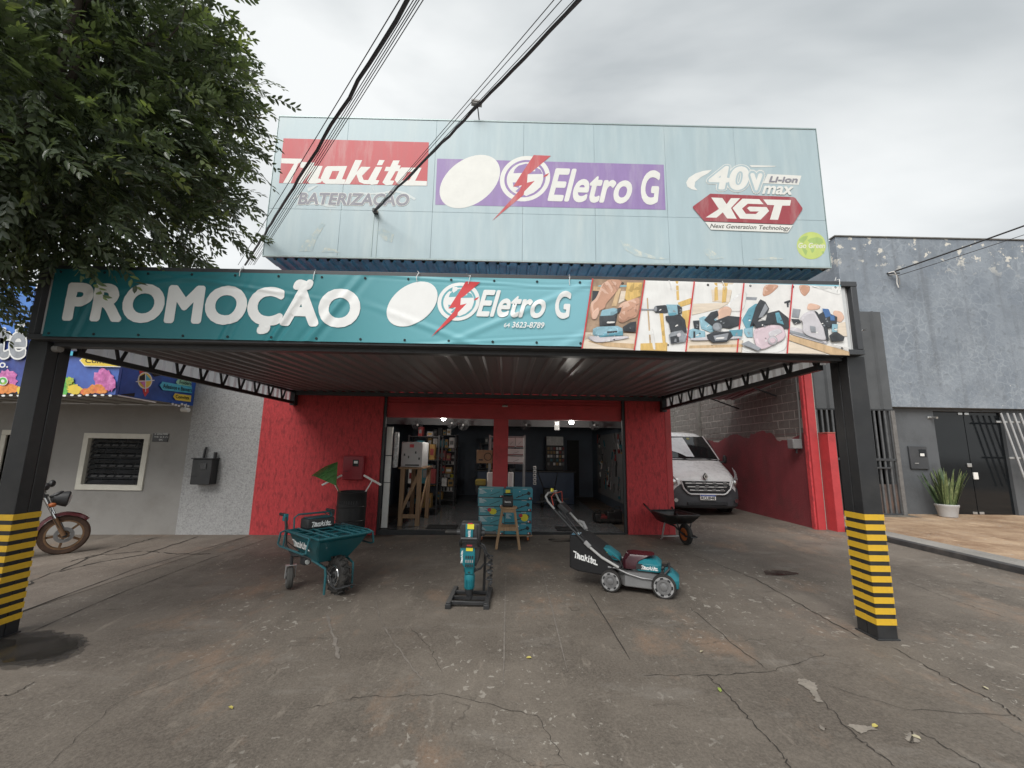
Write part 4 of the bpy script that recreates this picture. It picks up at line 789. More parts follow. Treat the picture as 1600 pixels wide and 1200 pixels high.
# print on the side board, which runs back to the wall: laid out in the board's own metres (y back, z up)
class PrintX(Print):
    def p(s, x, y):
        d = ray(s.ox+x/s.k, s.oy+y/s.k); return EY + d*(s.Y/d.x)
    def d(s): s.n += 1; return V((s.lift*s.n, 0, 0))
    def poly(s, pts, mi):
        s.b.cur = mi; e = s.d(); s.b.ngon([s.p(*q)+e for q in pts]); return s
P = PrintX(-6.5525, 0, 400, 4, .0015)
P.poly([(880, 690), (915, 700), (930, 850), (905, 880), (893, 850), (870, 720)], 10); P.ell(905, 778, 46, 52, 0, 2, 30); P.ell(905, 778, 40, 46, 0, 4, 30); P.poly([(905, 732), (945, 778), (905, 778)], 8); P.poly([(905, 778), (905, 824), (865, 778)], 6); P.poly([(870, 752), (905, 735), (905, 778), (868, 775)], 11)
P.poly([(845, 783), (962, 774), (962, 779), (845, 788)], 2); P.poly([(903, 725), (908, 725), (908, 848), (903, 848)], 2); P.poly([(930, 720), (1005, 745), (960, 755)], 11)
AWD('rocket_print')
P.poly([(1108, 770), (1192, 785), (1192, 818), (1110, 808), (1094, 788)], 9); P.poly([(1010, 785), (1195, 818), (1195, 858), (1012, 838), (992, 808)], 8); P.poly([(1088, 858), (1190, 872), (1186, 912), (1092, 900), (1076, 878)], 4)
for t, bl, br, tl in (('Folders', (1117, 800), (1190, 808), (1117, 776)), ('Adesivos e Banners', (1012, 824), (1192, 850), (1014, 798)), ('Convites', (1090, 888), (1174, 897), (1092, 866))): P.text(t, bl, br, tl, 11, .012)
AWD('arrow_label')
P.poly([(740, 865), (835, 855), (830, 880)], 11); P.poly([(725, 866), (968, 912), (965, 918), (725, 874)], 2)
for i in range(6): P.ell(1070+i*19, 925+(i % 3)*6, 8, 6, 0, 2, 10)
AWD('splash_print')
q = at(290, 640, 8.5); cm = thing('security_camera', 'small white lamp or camera under the awning corner', 'camera', q); B().cyl(q+V((-.08, 0, 0)), q+V((.07, 0, -.01)), .045, n=12).obj('body', M_white, cm, True, .006); B().cyl(q+V((-.02, 0, .0)), q+V((-.02, .02, .12)), .014, n=8).obj('bracket', M_white, cm, True)

# ================================================================== alley and red boundary wall on the right
M_block = mat('cement_block', (.155, .15, .138), .92, var=.25, scale=5, bump=.7, bscale=45, dirt=(.07, .068, .06), dirt_amt=.5, dscale=3)
M_mortar = mat('mortar', (.36, .345, .315), .95, var=.25, scale=20, bump=.6)
M_redwall = mat('red_painted_blockwork', (.19, .033, .040), .7, var=.14, scale=2.5, bump=.7, bscale=30, dirt=(.10, .035, .035), dirt_amt=.55, dscale=1.4)
AX = 6.72
bw = thing('boundary_wall', 'long alley wall of bare cement blocks above and dark red paint below', 'wall', (AX, 9.3, 0))
B().box(AX+.007, AX+.2, 9.25, 24, -.1, 4.4).obj('mortar_bed', M_mortar, bw, True)
r_ = random.Random(5)
proto = None; pz = None
for row in range(10):
    z = 2.09+row*.205
    off = .2 if row % 2 else 0
    for c in range(26):
        y = 9.27+c*.405-off
        if y < 9.26: continue
        if len(bw.children) > 285: break
        if proto is None:
            proto = B().box(0, .05, 0, .385, 0, .188).obj('block', M_block, bw, bev=.006, seg=1)
            proto.location = (r_.uniform(-.004, .004), y-9.3, z)
        else:
            piece(proto, bw, (r_.uniform(-.006, .005), y-9.3+r_.uniform(-.004, .004), z+r_.uniform(-.003, .003)))
B().box(AX+.004, AX+.05, 19.6, 24, 2.06, 4.35).obj('far_blockwork', M_block, bw, True)
# painted lower part: ragged upper edge
b = B(); n = 150; vs = []; r2 = random.Random(11)
for i in range(n+1):
    y = 9.26+i*.1; h = 2.12+.07*math.sin(y*1.7)+.05*math.sin(y*4.1+1)+r2.uniform(-.03, .03)+(.10 if 10.4 < y < 11.5 else 0)
    vs += [(AX-.008, y, -.05), (AX-.008, y, h)]
b.add(vs, [(2*i, 2*i+1, 2*i+3, 2*i+2) for i in range(n)]); b.obj('painted_face', M_redwall, bw, True)
for k in range(11): B().box(AX-.0095, AX-.0085, 9.3, 20, .2+k*.195, .206+k*.195).obj('painted_joint', M_redwall, bw, True)
B().box(AX-.09, AX+.0, 14.4, 14.6, 0, 4.4).obj('pier', M_block, bw, True, .01)
red_p = thing('gate_pillar', 'tall bright red pillar at the alley mouth', 'pillar', (6.85, 9.2, 0)); B().box(6.70, 6.87, 9.20, 9.36, 0, 4.2).obj('shaft', M_red, red_p, True, .006); B().box(6.655, 6.697, 9.23, 9.33, 0, 4.1).obj('side_strip', M_redrough, red_p, True, .004)
red_s = thing('gate_pillar', 'short bright red stub pillar beside the tall red one', 'pillar', (7.0, 9.2, 0)); B().box(6.925, 7.09, 8.97, 9.33, .0, 2.13).obj('shaft', M_red, red_s, True, .008); B().box(6.92, 7.095, 8.965, 9.335, 2.132, 2.16).obj('cap', mat('worn_red_cap', (.36, .1, .08), .8), red_s, True, .004)
mbx = thing('meter_box', 'grey weathered switch box with pipe on the alley wall', 'meter box', (6.62, 9.7, 1.9)); q = at(1251, 692, 9.75)
B().box(6.46, 6.675, 9.42, 9.62, 1.80, 2.02).obj('cabinet', mat('grey_plastic', (.2, .2, .2), .6, dirt=(.1, .1, .09)), mbx, True, .015); B().tube([(6.66, 9.5, 1.83), (6.67, 9.45, 2.1), (6.665, 9.42, 2.6), (6.665, 9.42, 3.9)], .022, 8).obj('pipe', mat('grey_plastic2', (.13, .13, .125), .6), mbx, True); B().cyl((6.58, 9.5, 1.8), (6.58, 9.5, 1.7), .02, n=8).obj('conduit', M_black, mbx, True)
aw2 = thing('alley_awning', 'dark red ribbed awning fixed high on the alley wall', 'awning', (6.0, 11.5, 3.5)); b = B()
p0, p1, p2 = at(1118, 623, 13.2), at(1195, 625, 11.0), at(1250, 590, 9.9)
ribbed(b, 5.5, 6.7, 9.7, 3.5, 12.2, 3.26, .2, .03); b.obj('sheet', mat('dark_red_sheet', (.16, .03, .035), .5), aw2, True)
B().bar((6.68, 10.2, 3.1), (5.8, 10.2, 3.42), .03, .03).obj('strut', M_black, aw2, True); B().bar((6.68, 11.9, 2.95), (5.8, 11.9, 3.26), .03, .03).obj('strut', M_black, aw2, True); B().bar((5.5, 9.71, 3.535), (6.69, 9.71, 3.535), .03, .03).obj('edge_bar', M_black, aw2, True)
rear = thing('rear_wall', 'distant cement block wall closing the alley behind the van', 'wall', (5, 24.2, 0)); B().box(3.3, 7, 24.1, 24.3, 0, 4.4).obj('face', M_block, rear, True)

# ================================================================== grey neighbour on the right
M_peel = bpy.data.materials.new('peeling_grey_paint'); M_peel.use_nodes = True
t = M_peel.node_tree; K = t.links.new; bs = t.nodes['Principled BSDF']; g = t.nodes.new('ShaderNodeTexCoord')
def tn(ty, sc, **k):
    n = t.nodes.new(ty); K(g.outputs['Object'], n.inputs['Vector']); n.inputs['Scale'].default_value = sc
    for a, c in k.items(): n.inputs[a].default_value = c
    return n
def trng(x, a, c, o=0, p=1):
    r = t.nodes.new('ShaderNodeMapRange'); K(x, r.inputs[0]); r.inputs[1].default_value = a; r.inputs[2].default_value = c; r.inputs[3].default_value = o; r.inputs[4].default_value = p; return r.outputs[0]
def tmix(f, A, c):
    k = t.nodes.new('ShaderNodeMix'); k.data_type = 'RGBA'; K(f, k.inputs[0])
    for i, q in ((6, A), (7, c)):
        if isinstance(q, tuple): k.inputs[i].default_value = (*q, 1)
        else: K(q, k.inputs[i])
    return k.outputs[2]
def tmul(x, y):
    k = t.nodes.new('ShaderNodeMath'); k.operation = 'MULTIPLY'; K(x, k.inputs[0])
    if isinstance(y, float): k.inputs[1].default_value = y
    else: K(y, k.inputs[1])
    return k.outputs[0]
nb = tn('ShaderNodeTexNoise', 1.2, Detail=6); nz = tn('ShaderNodeTexNoise', 5.5, Detail=5, Roughness=.6, Distortion=1.2); nv = tn('ShaderNodeTexNoise', 3.2, Detail=4, Distortion=2.2)
col = tmix(trng(nb.outputs['Fac'], .35, .65), (.19, .222, .262), (.255, .29, .33))
rid = t.nodes.new('ShaderNodeMath'); rid.operation = 'SUBTRACT'; K(nv.outputs['Fac'], rid.inputs[0]); rid.inputs[1].default_value = .5
rab = t.nodes.new('ShaderNodeMath'); rab.operation = 'ABSOLUTE'; K(rid.outputs[0], rab.inputs[0])
sx_ = t.nodes.new('ShaderNodeSeparateXYZ'); K(g.outputs['Object'], sx_.inputs[0])
low = trng(sx_.outputs[2], 6.6, 4.2)
vx = t.nodes.new('ShaderNodeTexVoronoi'); vx.feature = 'DISTANCE_TO_EDGE'; vx.inputs['Scale'].default_value = 4.2
vsc = t.nodes.new('ShaderNodeVectorMath'); vsc.operation = 'SCALE'; nvc = tn('ShaderNodeTexNoise', 2.6, Detail=5); K(nvc.outputs['Color'], vsc.inputs[0]); vsc.inputs['Scale'].default_value = .42
vad = t.nodes.new('ShaderNodeVectorMath'); vad.operation = 'ADD'; K(g.outputs['Object'], vad.inputs[0]); K(vsc.outputs[0], vad.inputs[1]); K(vad.outputs[0], vx.inputs['Vector'])
col = tmix(tmul(trng(vx.outputs['Distance'], .10, .01), tmul(trng(tn('ShaderNodeTexNoise', .8, Detail=4).outputs['Fac'], .38, .6), .5)), col, (.36, .40, .44))
col = tmix(tmul(trng(tn('ShaderNodeTexNoise', 1.0, Detail=7).outputs['Fac'], .5, .7), .5), col, (.15, .17, .195))
mst = t.nodes.new('ShaderNodeMapping'); mst.inputs['Scale'].default_value = (2.6, 2.6, .16); K(g.outputs['Object'], mst.inputs[0]); nst = t.nodes.new('ShaderNodeTexNoise'); K(mst.outputs[0], nst.inputs['Vector']); nst.inputs['Scale'].default_value = 1.6; nst.inputs['Detail'].default_value = 6
col = tmix(tmul(trng(nst.outputs['Fac'], .52, .68), .45), col, (.13, .145, .165))      # rain streaks
col = tmix(tmul(trng(rab.outputs[0], .03, .005), tmul(low, .3)), col, (.36, .40, .43))         # pale blister rings in the old paint
col = tmix(tmul(trng(nz.outputs['Fac'], .56, .66), .5), col, (.145, .165, .185))
hi_ = tmul(trng(sx_.outputs[2], 6.7, 7.3), trng(sx_.outputs[0], 13.6, 12.2))
fl = tn('ShaderNodeTexNoise', 3.1, Detail=7, Roughness=.66)
col = tmix(tmul(trng(fl.outputs['Fac'], .575, .59), hi_), col, (.62, .60, .54))                  # flaked-off paint near the top
col = tmix(trng(tn('ShaderNodeTexNoise', 7, Detail=4).outputs['Fac'], .735, .74), col, (.6, .6, .58))
K(col, bs.inputs['Base Color']); bs.inputs['Roughness'].default_value = .75
bp = t.nodes.new('ShaderNodeBump'); bp.inputs['Strength'].default_value = .5; bp.inputs['Distance'].default_value = .02; K(nz.outputs['Fac'], bp.inputs['Height']); K(bp.outputs[0], bs.inputs['Normal'])
M_lowgrey = mat('dark_grey_wall_paint', (.10, .108, .117), .7, var=.1, scale=1.5, bump=.3, bscale=30, dirt=(.05, .052, .055), dirt_amt=.4)
gb = thing('grey_building', 'tall blue grey building with flaking paint right of the alley', 'building', (13, 11, 0))
B().box(9.30, 24, 11.0, 18, 2.98, 7.86).obj('upper_wall', M_peel, gb, True, .01)
B().box(9.26, 24.04, 10.97, 11.2, 7.863, 7.90).obj('coping', mat('coping_cement', (.17, .17, .165), .9, var=.3, scale=6), gb, True, .006)
hole_wall('lower_wall', M_lowgrey, gb, 10.22, 24, -.1, 2.977, [(11.55, 13.45, -.1, 2.9), (14.2, 17.5, .9, 2.7)], 11.15, 11.35)
B().box(10.225, 23, 12.6, 12.7, 0, 2.97).obj('inner_wall', M_dark, gb, True); B().box(11.2, 18, 11.36, 12.59, .10, .14).obj('inner_floor', M_tile, gb, True)
M_glass = mat('dark_shop_glass', (.010, .012, .014), .06, var=.05, spec=.35)
for x0, x1 in ((11.56, 12.44), (12.46, 13.44)):
    gd = B().box(x0, x1, 11.22, 11.235, .19, 2.88).obj('glass_door', M_glass, gb, True)
    for zz in (.2, 2.82): B().box(x0+.02 if x0 > 12 else x1-.14, (x0+.14) if x0 > 12 else x1-.02, 11.205, 11.219, zz, zz+.06).obj('patch_fitting', M_alu, gd, True, .003)
    hx = x1-.05 if x0 < 12 else x0+.06
    B().box(hx-.06, hx+.06, 11.19, 11.219, 1.42 if x0 < 12 else 1.1, 1.52 if x0 < 12 else 1.28).obj('handle', M_white if x0 > 12 else M_alu, gd, True, .005)
B().box(11.5, 13.6, 11.0, 11.35, .13, .182).obj('door_sill', mat('sill_pale', (.42, .36, .32), .7), gb, True, .005)
# electricity panel
q0, q1 = at(1418, 697, 11.13), at(1451, 733, 11.13); mp_ = thing('electricity_meter', 'dark grey meter panel set in the wall above the potted plant', 'meter panel', ((q0.x+q1.x)/2, 11.14, q1.z))
B().box(q0.x, q1.x, 11.10, 11.147, q1.z, q0.z).obj('door', M_blacksteel2, mp_, True, .008); B().box(q0.x+.26, q0.x+.44, 11.09, 11.099, q0.z-.28, q0.z-.08).obj('window', M_glass, mp_, True); B().box(q0.x+.27, q0.x+.38, 11.085, 11.0895, q0.z-.26, q0.z-.19).obj('dial', M_white, mp_, True); B().box(q0.x+.1, q0.x+.2, 11.085, 11.099, q0.z-.46, q0.z-.44).obj('latch', M_alu, mp_, True)
q = at(1457, 652, 11.1); sp_ = thing('spotlight', 'small silver lamp at the dark doorway corner', 'lamp', q); B().cyl(q, q+V((.0, -.12, -.02)), .03, n=10).obj('head', M_alu, sp_, True); B().box(q.x-.1, q.x+.0, 11.13, 11.149, q.z-.03, q.z+.03).obj('base', M_alu, sp_, True); B().bar(q+V((-.05, .03, 0)), q+V((-.0, -.03, 0)), .02, .02).obj('arm', M_alu, sp_, True)
# side gate: ribbed sheet above, vertical bars below, stone step
gate = thing('barred_gate', 'dark gate of vertical bars with ribbed sheeting above it', 'gate', (9, 10.85, .15))
b = B(); ribbed_v(b, (7.14, 10.9), (10.22, 10.9), 2.90, 5.6, .36, .05, (0, -1), .7); b.obj('ribbed_sheet', mat('grey_ribbed_sheet', (.085, .09, .095), .4, var=.15, scale=2), gate, True); B().box(7.14, 10.215, 10.88, 10.91, 2.86, 2.897).obj('sheet_rail', M_black, gate, True)
for k in range(21): B().box(7.30+k*.14, 7.345+k*.14, 10.88, 10.92, .20, 2.857).obj('bar', mat('gate_bar_grey', (.10, .105, .11), .45, var=.2), gate, True, .004)
for z in (.17, 1.55): B().box(7.2, 10.2, 10.865, 10.876, z, z+.06).obj('rail', M_blacksteel2, gate, True, .003)
B().box(7.2, 10.2, 10.93, 10.95, .16, .95).obj('kick_sheet', mat('rusty_sheet', (.11, .085, .075), .7, var=.3, scale=6, dirt=(.2, .11, .07), dirt_amt=.6), gate, True)
B().box(10.12, 10.22, 10.84, 10.96, .1, 2.86).obj('gate_post', mat('weathered_post', (.16, .155, .15), .8, var=.25, scale=9), gate, True, .008); B().box(8.65, 8.74, 10.84, 10.96, .1, 2.86).obj('gate_post', M_black, gate, True, .008)
B().box(9.55, 9.95, 10.83, 10.862, 1.35, 1.39).obj('bolt', M_blacksteel2, gate, True, .004)
B().box(7.0, 12, 11.6, 11.7, 0, 2.97).obj('passage_wall', M_dark, gate, True)
for k in range(6):
    rr = random.Random(80+k); B().obox((7.6+k*.35, 11.3, .45+rr.uniform(0, .5)), (.3, .1, .06), (0, rr.uniform(-.2, .2), 0)).obj('stored_plank', mat('pale_scrap', (.3, .28, .25), .8), gate, True)
b = B(); b.box(7.15, 10.35, 10.55, 11.0, .0, .19); st = b.obj('stone_step', mat('mossy_stone', (.17, .15, .12), .95, var=.35, scale=5, bump=1, bscale=14, dirt=(.06, .055, .045), dirt_amt=.6), None, True, .03, label='worn mossy stone step under the barred gate', cat='step', loc=(8.7, 10.75, 0))
# white bar screen standing out at the far right
ws = thing('bar_screen', 'pale tubular bar screen in front of the dark wall at right edge', 'bar screen', (14, 10.8, .2))
for z in (2.62, 1.68): B().bar((12.95+(2.62-z)*.2, 10.9, z), (16.5, 10.9, z), .035, .05).obj('rail', M_alu, ws, True, .004)
for k in range(20): B().cyl((13.46+k*.17, 10.86, .9), (13.07+k*.17, 10.86, 2.85), .022, n=8).obj('bar', mat('grey_tube', (.42, .43, .44), .4, var=.1), ws, True)
# wires leaving the grey wall, and the bracket with pale insulated tails
q = at(1394, 428, 10.96); br = thing('wire_bracket', 'dark wire bracket with pale dangling tails on the grey wall', 'bracket', q)
B().bar(q+V((-.12, .03, .03)), q+V((.12, -.10, -.02)), .03, .03).obj('arm', M_black, br, True); B().tube([q+V((-.12, -.02, .02)), q+V((0, -.06, .05)), q+V((.06, -.06, -.08)), q+V((.05, -.05, -.3)), q+V((.09, -.04, -.42))], .014, 6).obj('tail', M_white, br, True); B().tube([q+V((-.1, -.02, -.05)), q+V((.05, -.07, -.04)), q+V((.12, -.06, -.2)), q+V((.12, -.05, -.34))], .012, 6).obj('tail', M_greyw, br, True)
M_cable = mat('cable', (.02, .02, .022), .5)
def cable(p, q, r, lab, sag=.0, far=1.35, grp=None, wob=0):
    p, q = V(p), V(q); e = p+(q-p)*far; pts = []; rr = random.Random(int(p.x*100)); n = 40
    for i in range(n+1):
        f = i/n; a = p.lerp(e, f)+V((0, 0, -sag*4*f*(1-f)))
        if wob and 0 < i < n: a += V((rr.uniform(-wob, wob), 0, rr.uniform(-wob, wob)))
        pts.append(a)
    return B().tube(pts, r, 6).obj('overhead_cable', M_cable, None, True, loc=tuple(p), label=lab, cat='cable', group=grp)
G1 = 'thin overhead wires left of the sign'; G2 = 'thin overhead wires reaching the sign'
cable(at(383, 414, 8.65), at(634, 0, 3.0), .020, 'thick black overhead cable of the left bundle, passing over the sign', .05, 1.5, None, .012)
cable(at(372, 414, 8.65), at(622, 0, 3.0), .005, 'thin lone wire just left of the thick left cable', .03, 1.5)
for i, (a, c) in enumerate(((388, 643), (391, 648), (395, 652), (397, 658))): cable(at(a, 414, 8.6), at(c, 0, 3.0), .0045, ('leftmost', 'second', 'third', 'rightmost')[i]+' of four thin wires just right of the thick left cable', .04, 1.5, G1)
e_ = V((-2.585, 7.30, 6.10))
cable(e_, at(900, 0, 3.0), .019, 'thick black overhead cable running from the sign bracket up to the right', .04, 1.5, None, .010)
for i, (c) in enumerate((862, 874, 893, 905)): cable(e_+V((-.02+.012*i, -.01, .0)), at(c, 0, 3.05), .0045, ('leftmost', 'second', 'third', 'rightmost')[i]+' of four thin wires around the thick cable that ends on the sign', .03, 1.5, G2)
cable(at(1398, 424, 10.8), at(1600, 347, 9.0), .02, 'dark cable from the grey wall bracket to the right edge', .12, 4); cable(at(1402, 431, 10.8), at(1600, 361, 9.0), .008, 'thinner wire below the dark cable on the grey wall', .12, 4)

# ================================================================== street tree at the upper left
tree = thing('street_tree', 'large dense dark green street tree overhanging the left of the canopy', 'tree', (-5.2, 3.0, gz(-5.2)))
M_bark = mat('bark', (.06, .048, .038), .9, var=.35, scale=12, stretch=(1, 1, .3), bump=1, bscale=30)
def leafmat(name, c, v):
    m = mat(name, c, .30, var=v, scale=3, spec=.6); t_ = m.node_tree; b_ = t_.nodes['Principled BSDF']; o_ = [n for n in t_.nodes if n.type == 'OUTPUT_MATERIAL'][0]
    tr_ = t_.nodes.new('ShaderNodeBsdfTranslucent'); tr_.inputs[0].default_value = (c[0]*1.6, c[1]*1.7, c[2]*.8, 1); mx_ = t_.nodes.new('ShaderNodeMixShader'); mx_.inputs[0].default_value = .3
    t_.links.new(b_.outputs[0], mx_.inputs[1]); t_.links.new(tr_.outputs[0], mx_.inputs[2]); t_.links.new(mx_.outputs[0], o_.inputs[0]); return m
LM = [leafmat('leaf_dark', (.062, .083, .052), .35), leafmat('leaf_mid', (.108, .142, .078), .35), leafmat('leaf_young', (.18, .225, .09), .25)]
b = B(); tb = V((-5.25, 3.0, -.1)); top = V((-5.0, 3.1, 3.4))
b.tube([tb, tb+V((.03, 0, .3)), tb+V((.05, .0, 1.4)), tb+V((.12, .03, 2.4)), top], [.24, .19, .165, .15, .14], 12)
rt = random.Random(21); limbs = []
CEN = V((-4.55, 3.9, 5.6))
tips = []
def branch(p, d, l, r, lvl):
    pts = [p]; q = p.copy(); dd = d.copy()
    for i in range(4):
        dd = (dd + V((rt.uniform(-.25, .25), rt.uniform(-.25, .25), rt.uniform(-.1, .18)))).normalized(); q = q+dd*l/4; pts.append(q.copy())
    b.tube(pts, [r*(1-.16*i) for i in range(5)], 7 if lvl < 2 else 5)
    if lvl < 3:
        for i in range(4 if lvl == 0 else 3):
            a = pts[2+(i % 3)]; nd = (dd + V((rt.uniform(-1, 1), rt.uniform(-1, 1), rt.uniform(-.5, .8)))*.9).normalized(); branch(a, nd, l*.62, r*.5, lvl+1)
    else: tips.append((pts[-1], dd))
for i in range(7):
    an = i*.9+.3; branch(top+V((0, 0, -.35*(i % 3))), V((math.cos(an)*.75, math.sin(an)*.75, .75)).normalized(), 2.0, .085, 0)
b.obj('trunk', M_bark, tree, True)
# crown: leafy sprays spread through an uneven volume, each spray a short stem with leaves on both sides
ELL = [(V((-5.0, 3.7, 5.55)), V((1.9, 1.9, 1.95))), (V((-4.15, 4.05, 5.35)), V((.88, 1.1, 1.0))), (V((-4.7, 3.6, 4.25)), V((1.5, 1.5, .85))), (V((-4.1, 4.1, 4.45)), V((.85, 1.0, .75))), (V((-5.6, 3.4, 3.65)), V((1.1, 1.2, .85))), (V((-4.4, 4.0, 6.5)), V((1.1, 1.1, .9)))]
b = B()
def leaf(p, d, up, l, w, mi):
    d = d.normalized(); s_ = d.cross(up)
    if s_.length < 1e-3: s_ = d.orthogonal()
    s_.normalize(); n_ = s_.cross(d)
    b.cur = mi
    b.add([p, p+d*l*.35+s_*w*.5+n_*w*.12, p+d*l*.72+s_*w*.38+n_*w*.02, p+d*l-n_*l*.12, p+d*l*.72-s_*w*.38+n_*w*.02, p+d*l*.35-s_*w*.5+n_*w*.12, p+d*l*.4-n_*w*.08],
          [(0, 1, 6), (1, 2, 3, 6), (6, 3, 4, 5), (0, 6, 5)])
def spray(p, d, ln, nl, young=0):
    d = d.normalized(); side = d.cross(V((rt.uniform(-1, 1), rt.uniform(-1, 1), rt.uniform(.2, 1)))).normalized(); up = side.cross(d)
    base = 1 if rt.random() < .38 else 0
    for i in range(nl):
        f = (i+.6)/nl; a = p+d*ln*f-V((0, 0, .25*ln*f*f)); sg = 1 if i % 2 else -1
        ld = (d*.75+side*sg*rt.uniform(.4, .95)+up*rt.uniform(-.3, .35)-V((0, 0, .18)))
        leaf(a, ld, up+V((rt.uniform(-.5, .5), rt.uniform(-.5, .5), rt.uniform(-.3, .3))), rt.uniform(.062, .108), rt.uniform(.026, .042), 2 if (young and i > nl-5 and rt.random() < .8) else base)
    leaf(p+d*ln-V((0, 0, .25*ln)), d, up, .07, .025, 2 if young else base)
    # stem
    b.cur = 0; e = p+d*ln-V((0, 0, .25*ln)); q = p+d*ln*.5-V((0, 0, .06*ln)); w_ = side*.0035
    b.add([p-w_, p+w_, q+w_, q-w_, e], [(0, 1, 2, 3), (3, 2, 4)])
cnt = 0
clumps = []
for ec, er in ELL:
    k = int(44*er.x*er.y*er.z**.5)
    for i in range(k):
        u = V((rt.gauss(0, 1), rt.gauss(0, 1), rt.gauss(0, 1))).normalized()*(rt.random()**.30)
        clumps.append((ec+V((u.x*er.x, u.y*er.y, u.z*er.z)), u))
for c_, u in clumps:
    young = rt.random() < .22
    for j in range(rt.randint(11, 17)):
        o = V((rt.gauss(0, .17), rt.gauss(0, .17), rt.gauss(0, .13)))
        p = c_+o
        d = (u*.9 + o*2.2 + V((rt.uniform(-.4, .4), rt.uniform(-.4, .4), rt.uniform(-.45, .3))))
        spray(p, d, rt.uniform(.16, .34), rt.randint(7, 11), young and rt.random() < .5)
# long loose shoots at the outline
for px, py, Y, dx_, dz_ in ((425, 92, 4.1, 1, .15), (418, 60, 4.0, 1, .3), (395, 200, 4.1, 1, -.1), (390, 240, 4.1, 1, -.1), (385, 130, 4.1, 1, .3), (360, 20, 4.0, .8, .5), (392, 325, 4.2, 1, .12), (400, 310, 4.2, 1, .2), (370, 335, 4.2, 1, 0), (300, 385, 3.9, .8, -.3), (265, 395, 3.75, .7, -.5), (220, 402, 3.7, .5, -.5), (60, 445, 3.8, .3, -.7), (40, 480, 3.8, .3, -.6), (15, 500, 3.8, .5, -.5), (25, 520, 3.9, .6, -.3), (340, 300, 4.2, 1, .1), (372, 155, 4.1, 1, 0)):
    for j in range(4):
        p = at(px-105+rt.uniform(-14, 14), py+rt.uniform(-14, 14), Y+rt.uniform(-.1, .1)); spray(p, V((dx_, rt.uniform(-.2, .2), dz_+rt.uniform(-.25, .25))), rt.uniform(.2, .34), rt.randint(8, 12), j == 0)
    p = at(px-92, py+5, Y); spray(p, V((dx_, 0, dz_)), .36, 12, True)
b.obj('crown', LM, tree, True, ang=180, kind='stuff')
print('LEAF FACES', len(b.f))
# ================================================================== materials of the goods
M_teal = mat('teal_enamel', (.012, .105, .125), .38, var=.12, scale=5, coat=.2, dirt=(.05, .09, .09), dirt_amt=.35, dscale=4)
M_tealp = mat('teal_plastic', (.012, .175, .215), .42, var=.08, scale=6)
M_blkp = mat('black_plastic', (.027, .028, .03), .5, var=.15, scale=8)
M_rubber = mat('black_rubber', (.022, .021, .02), .82, var=.25, scale=10, dirt=(.08, .07, .06), dirt_amt=.5, dscale=5)
M_silver = mat('silver_alloy', (.21, .21, .212), .34, .4, var=.1, scale=5)
M_greyp = mat('grey_plastic_part', (.30, .30, .30), .5, var=.08)
M_yeltag = mat('yellow_tag', (.75, .68, .05), .5, var=.05); M_redtag = mat('red_tag', (.55, .05, .06), .5, var=.05)
M_wood = mat('pale_wood', (.42, .27, .15), .6, var=.25, scale=7, stretch=(6, 6, .8)); M_wood2 = mat('raw_timber', (.30, .19, .11), .75, var=.25, scale=6, stretch=(6, 6, .6))
M_rust = mat('muddy_rim', (.20, .115, .06), .7, .2, var=.25, scale=10, dirt=(.14, .09, .06), dirt_amt=.6, dscale=8); M_mudtyre = mat('muddy_tyre', (.07, .042, .03), .9, var=.3, scale=9, dirt=(.16, .09, .055), dirt_amt=.6, dscale=7)
M_maroon = mat('maroon_paint', (.11, .012, .018), .3, var=.1, coat=.4, dirt=(.12, .06, .045), dirt_amt=.4, dscale=5); M_chrome = mat('chrome', (.6, .6, .6), .15, 1, var=.05)
M_orange = mat('orange_rim', (.45, .12, .03), .6, var=.2, dirt=(.2, .08, .04), dirt_amt=.5)
M_barrow = mat('black_tray', (.014, .014, .015), .42, var=.3, scale=5, dirt=(.07, .06, .05), dirt_amt=.5, dscale=6)
M_galv = mat('galvanised', (.5, .5, .5), .4, .6, var=.15)
M_carton = mat('teal_carton', (.055, .30, .39), .55, var=.06, scale=4); M_carton2 = mat('pale_teal_carton', (.10, .35, .41), .55, var=.06, scale=4); M_paper = mat('paper_white', (.74, .74, .72), .6, var=.04); M_kraft = mat('kraft_brown', (.33, .22, .13), .8, var=.12)

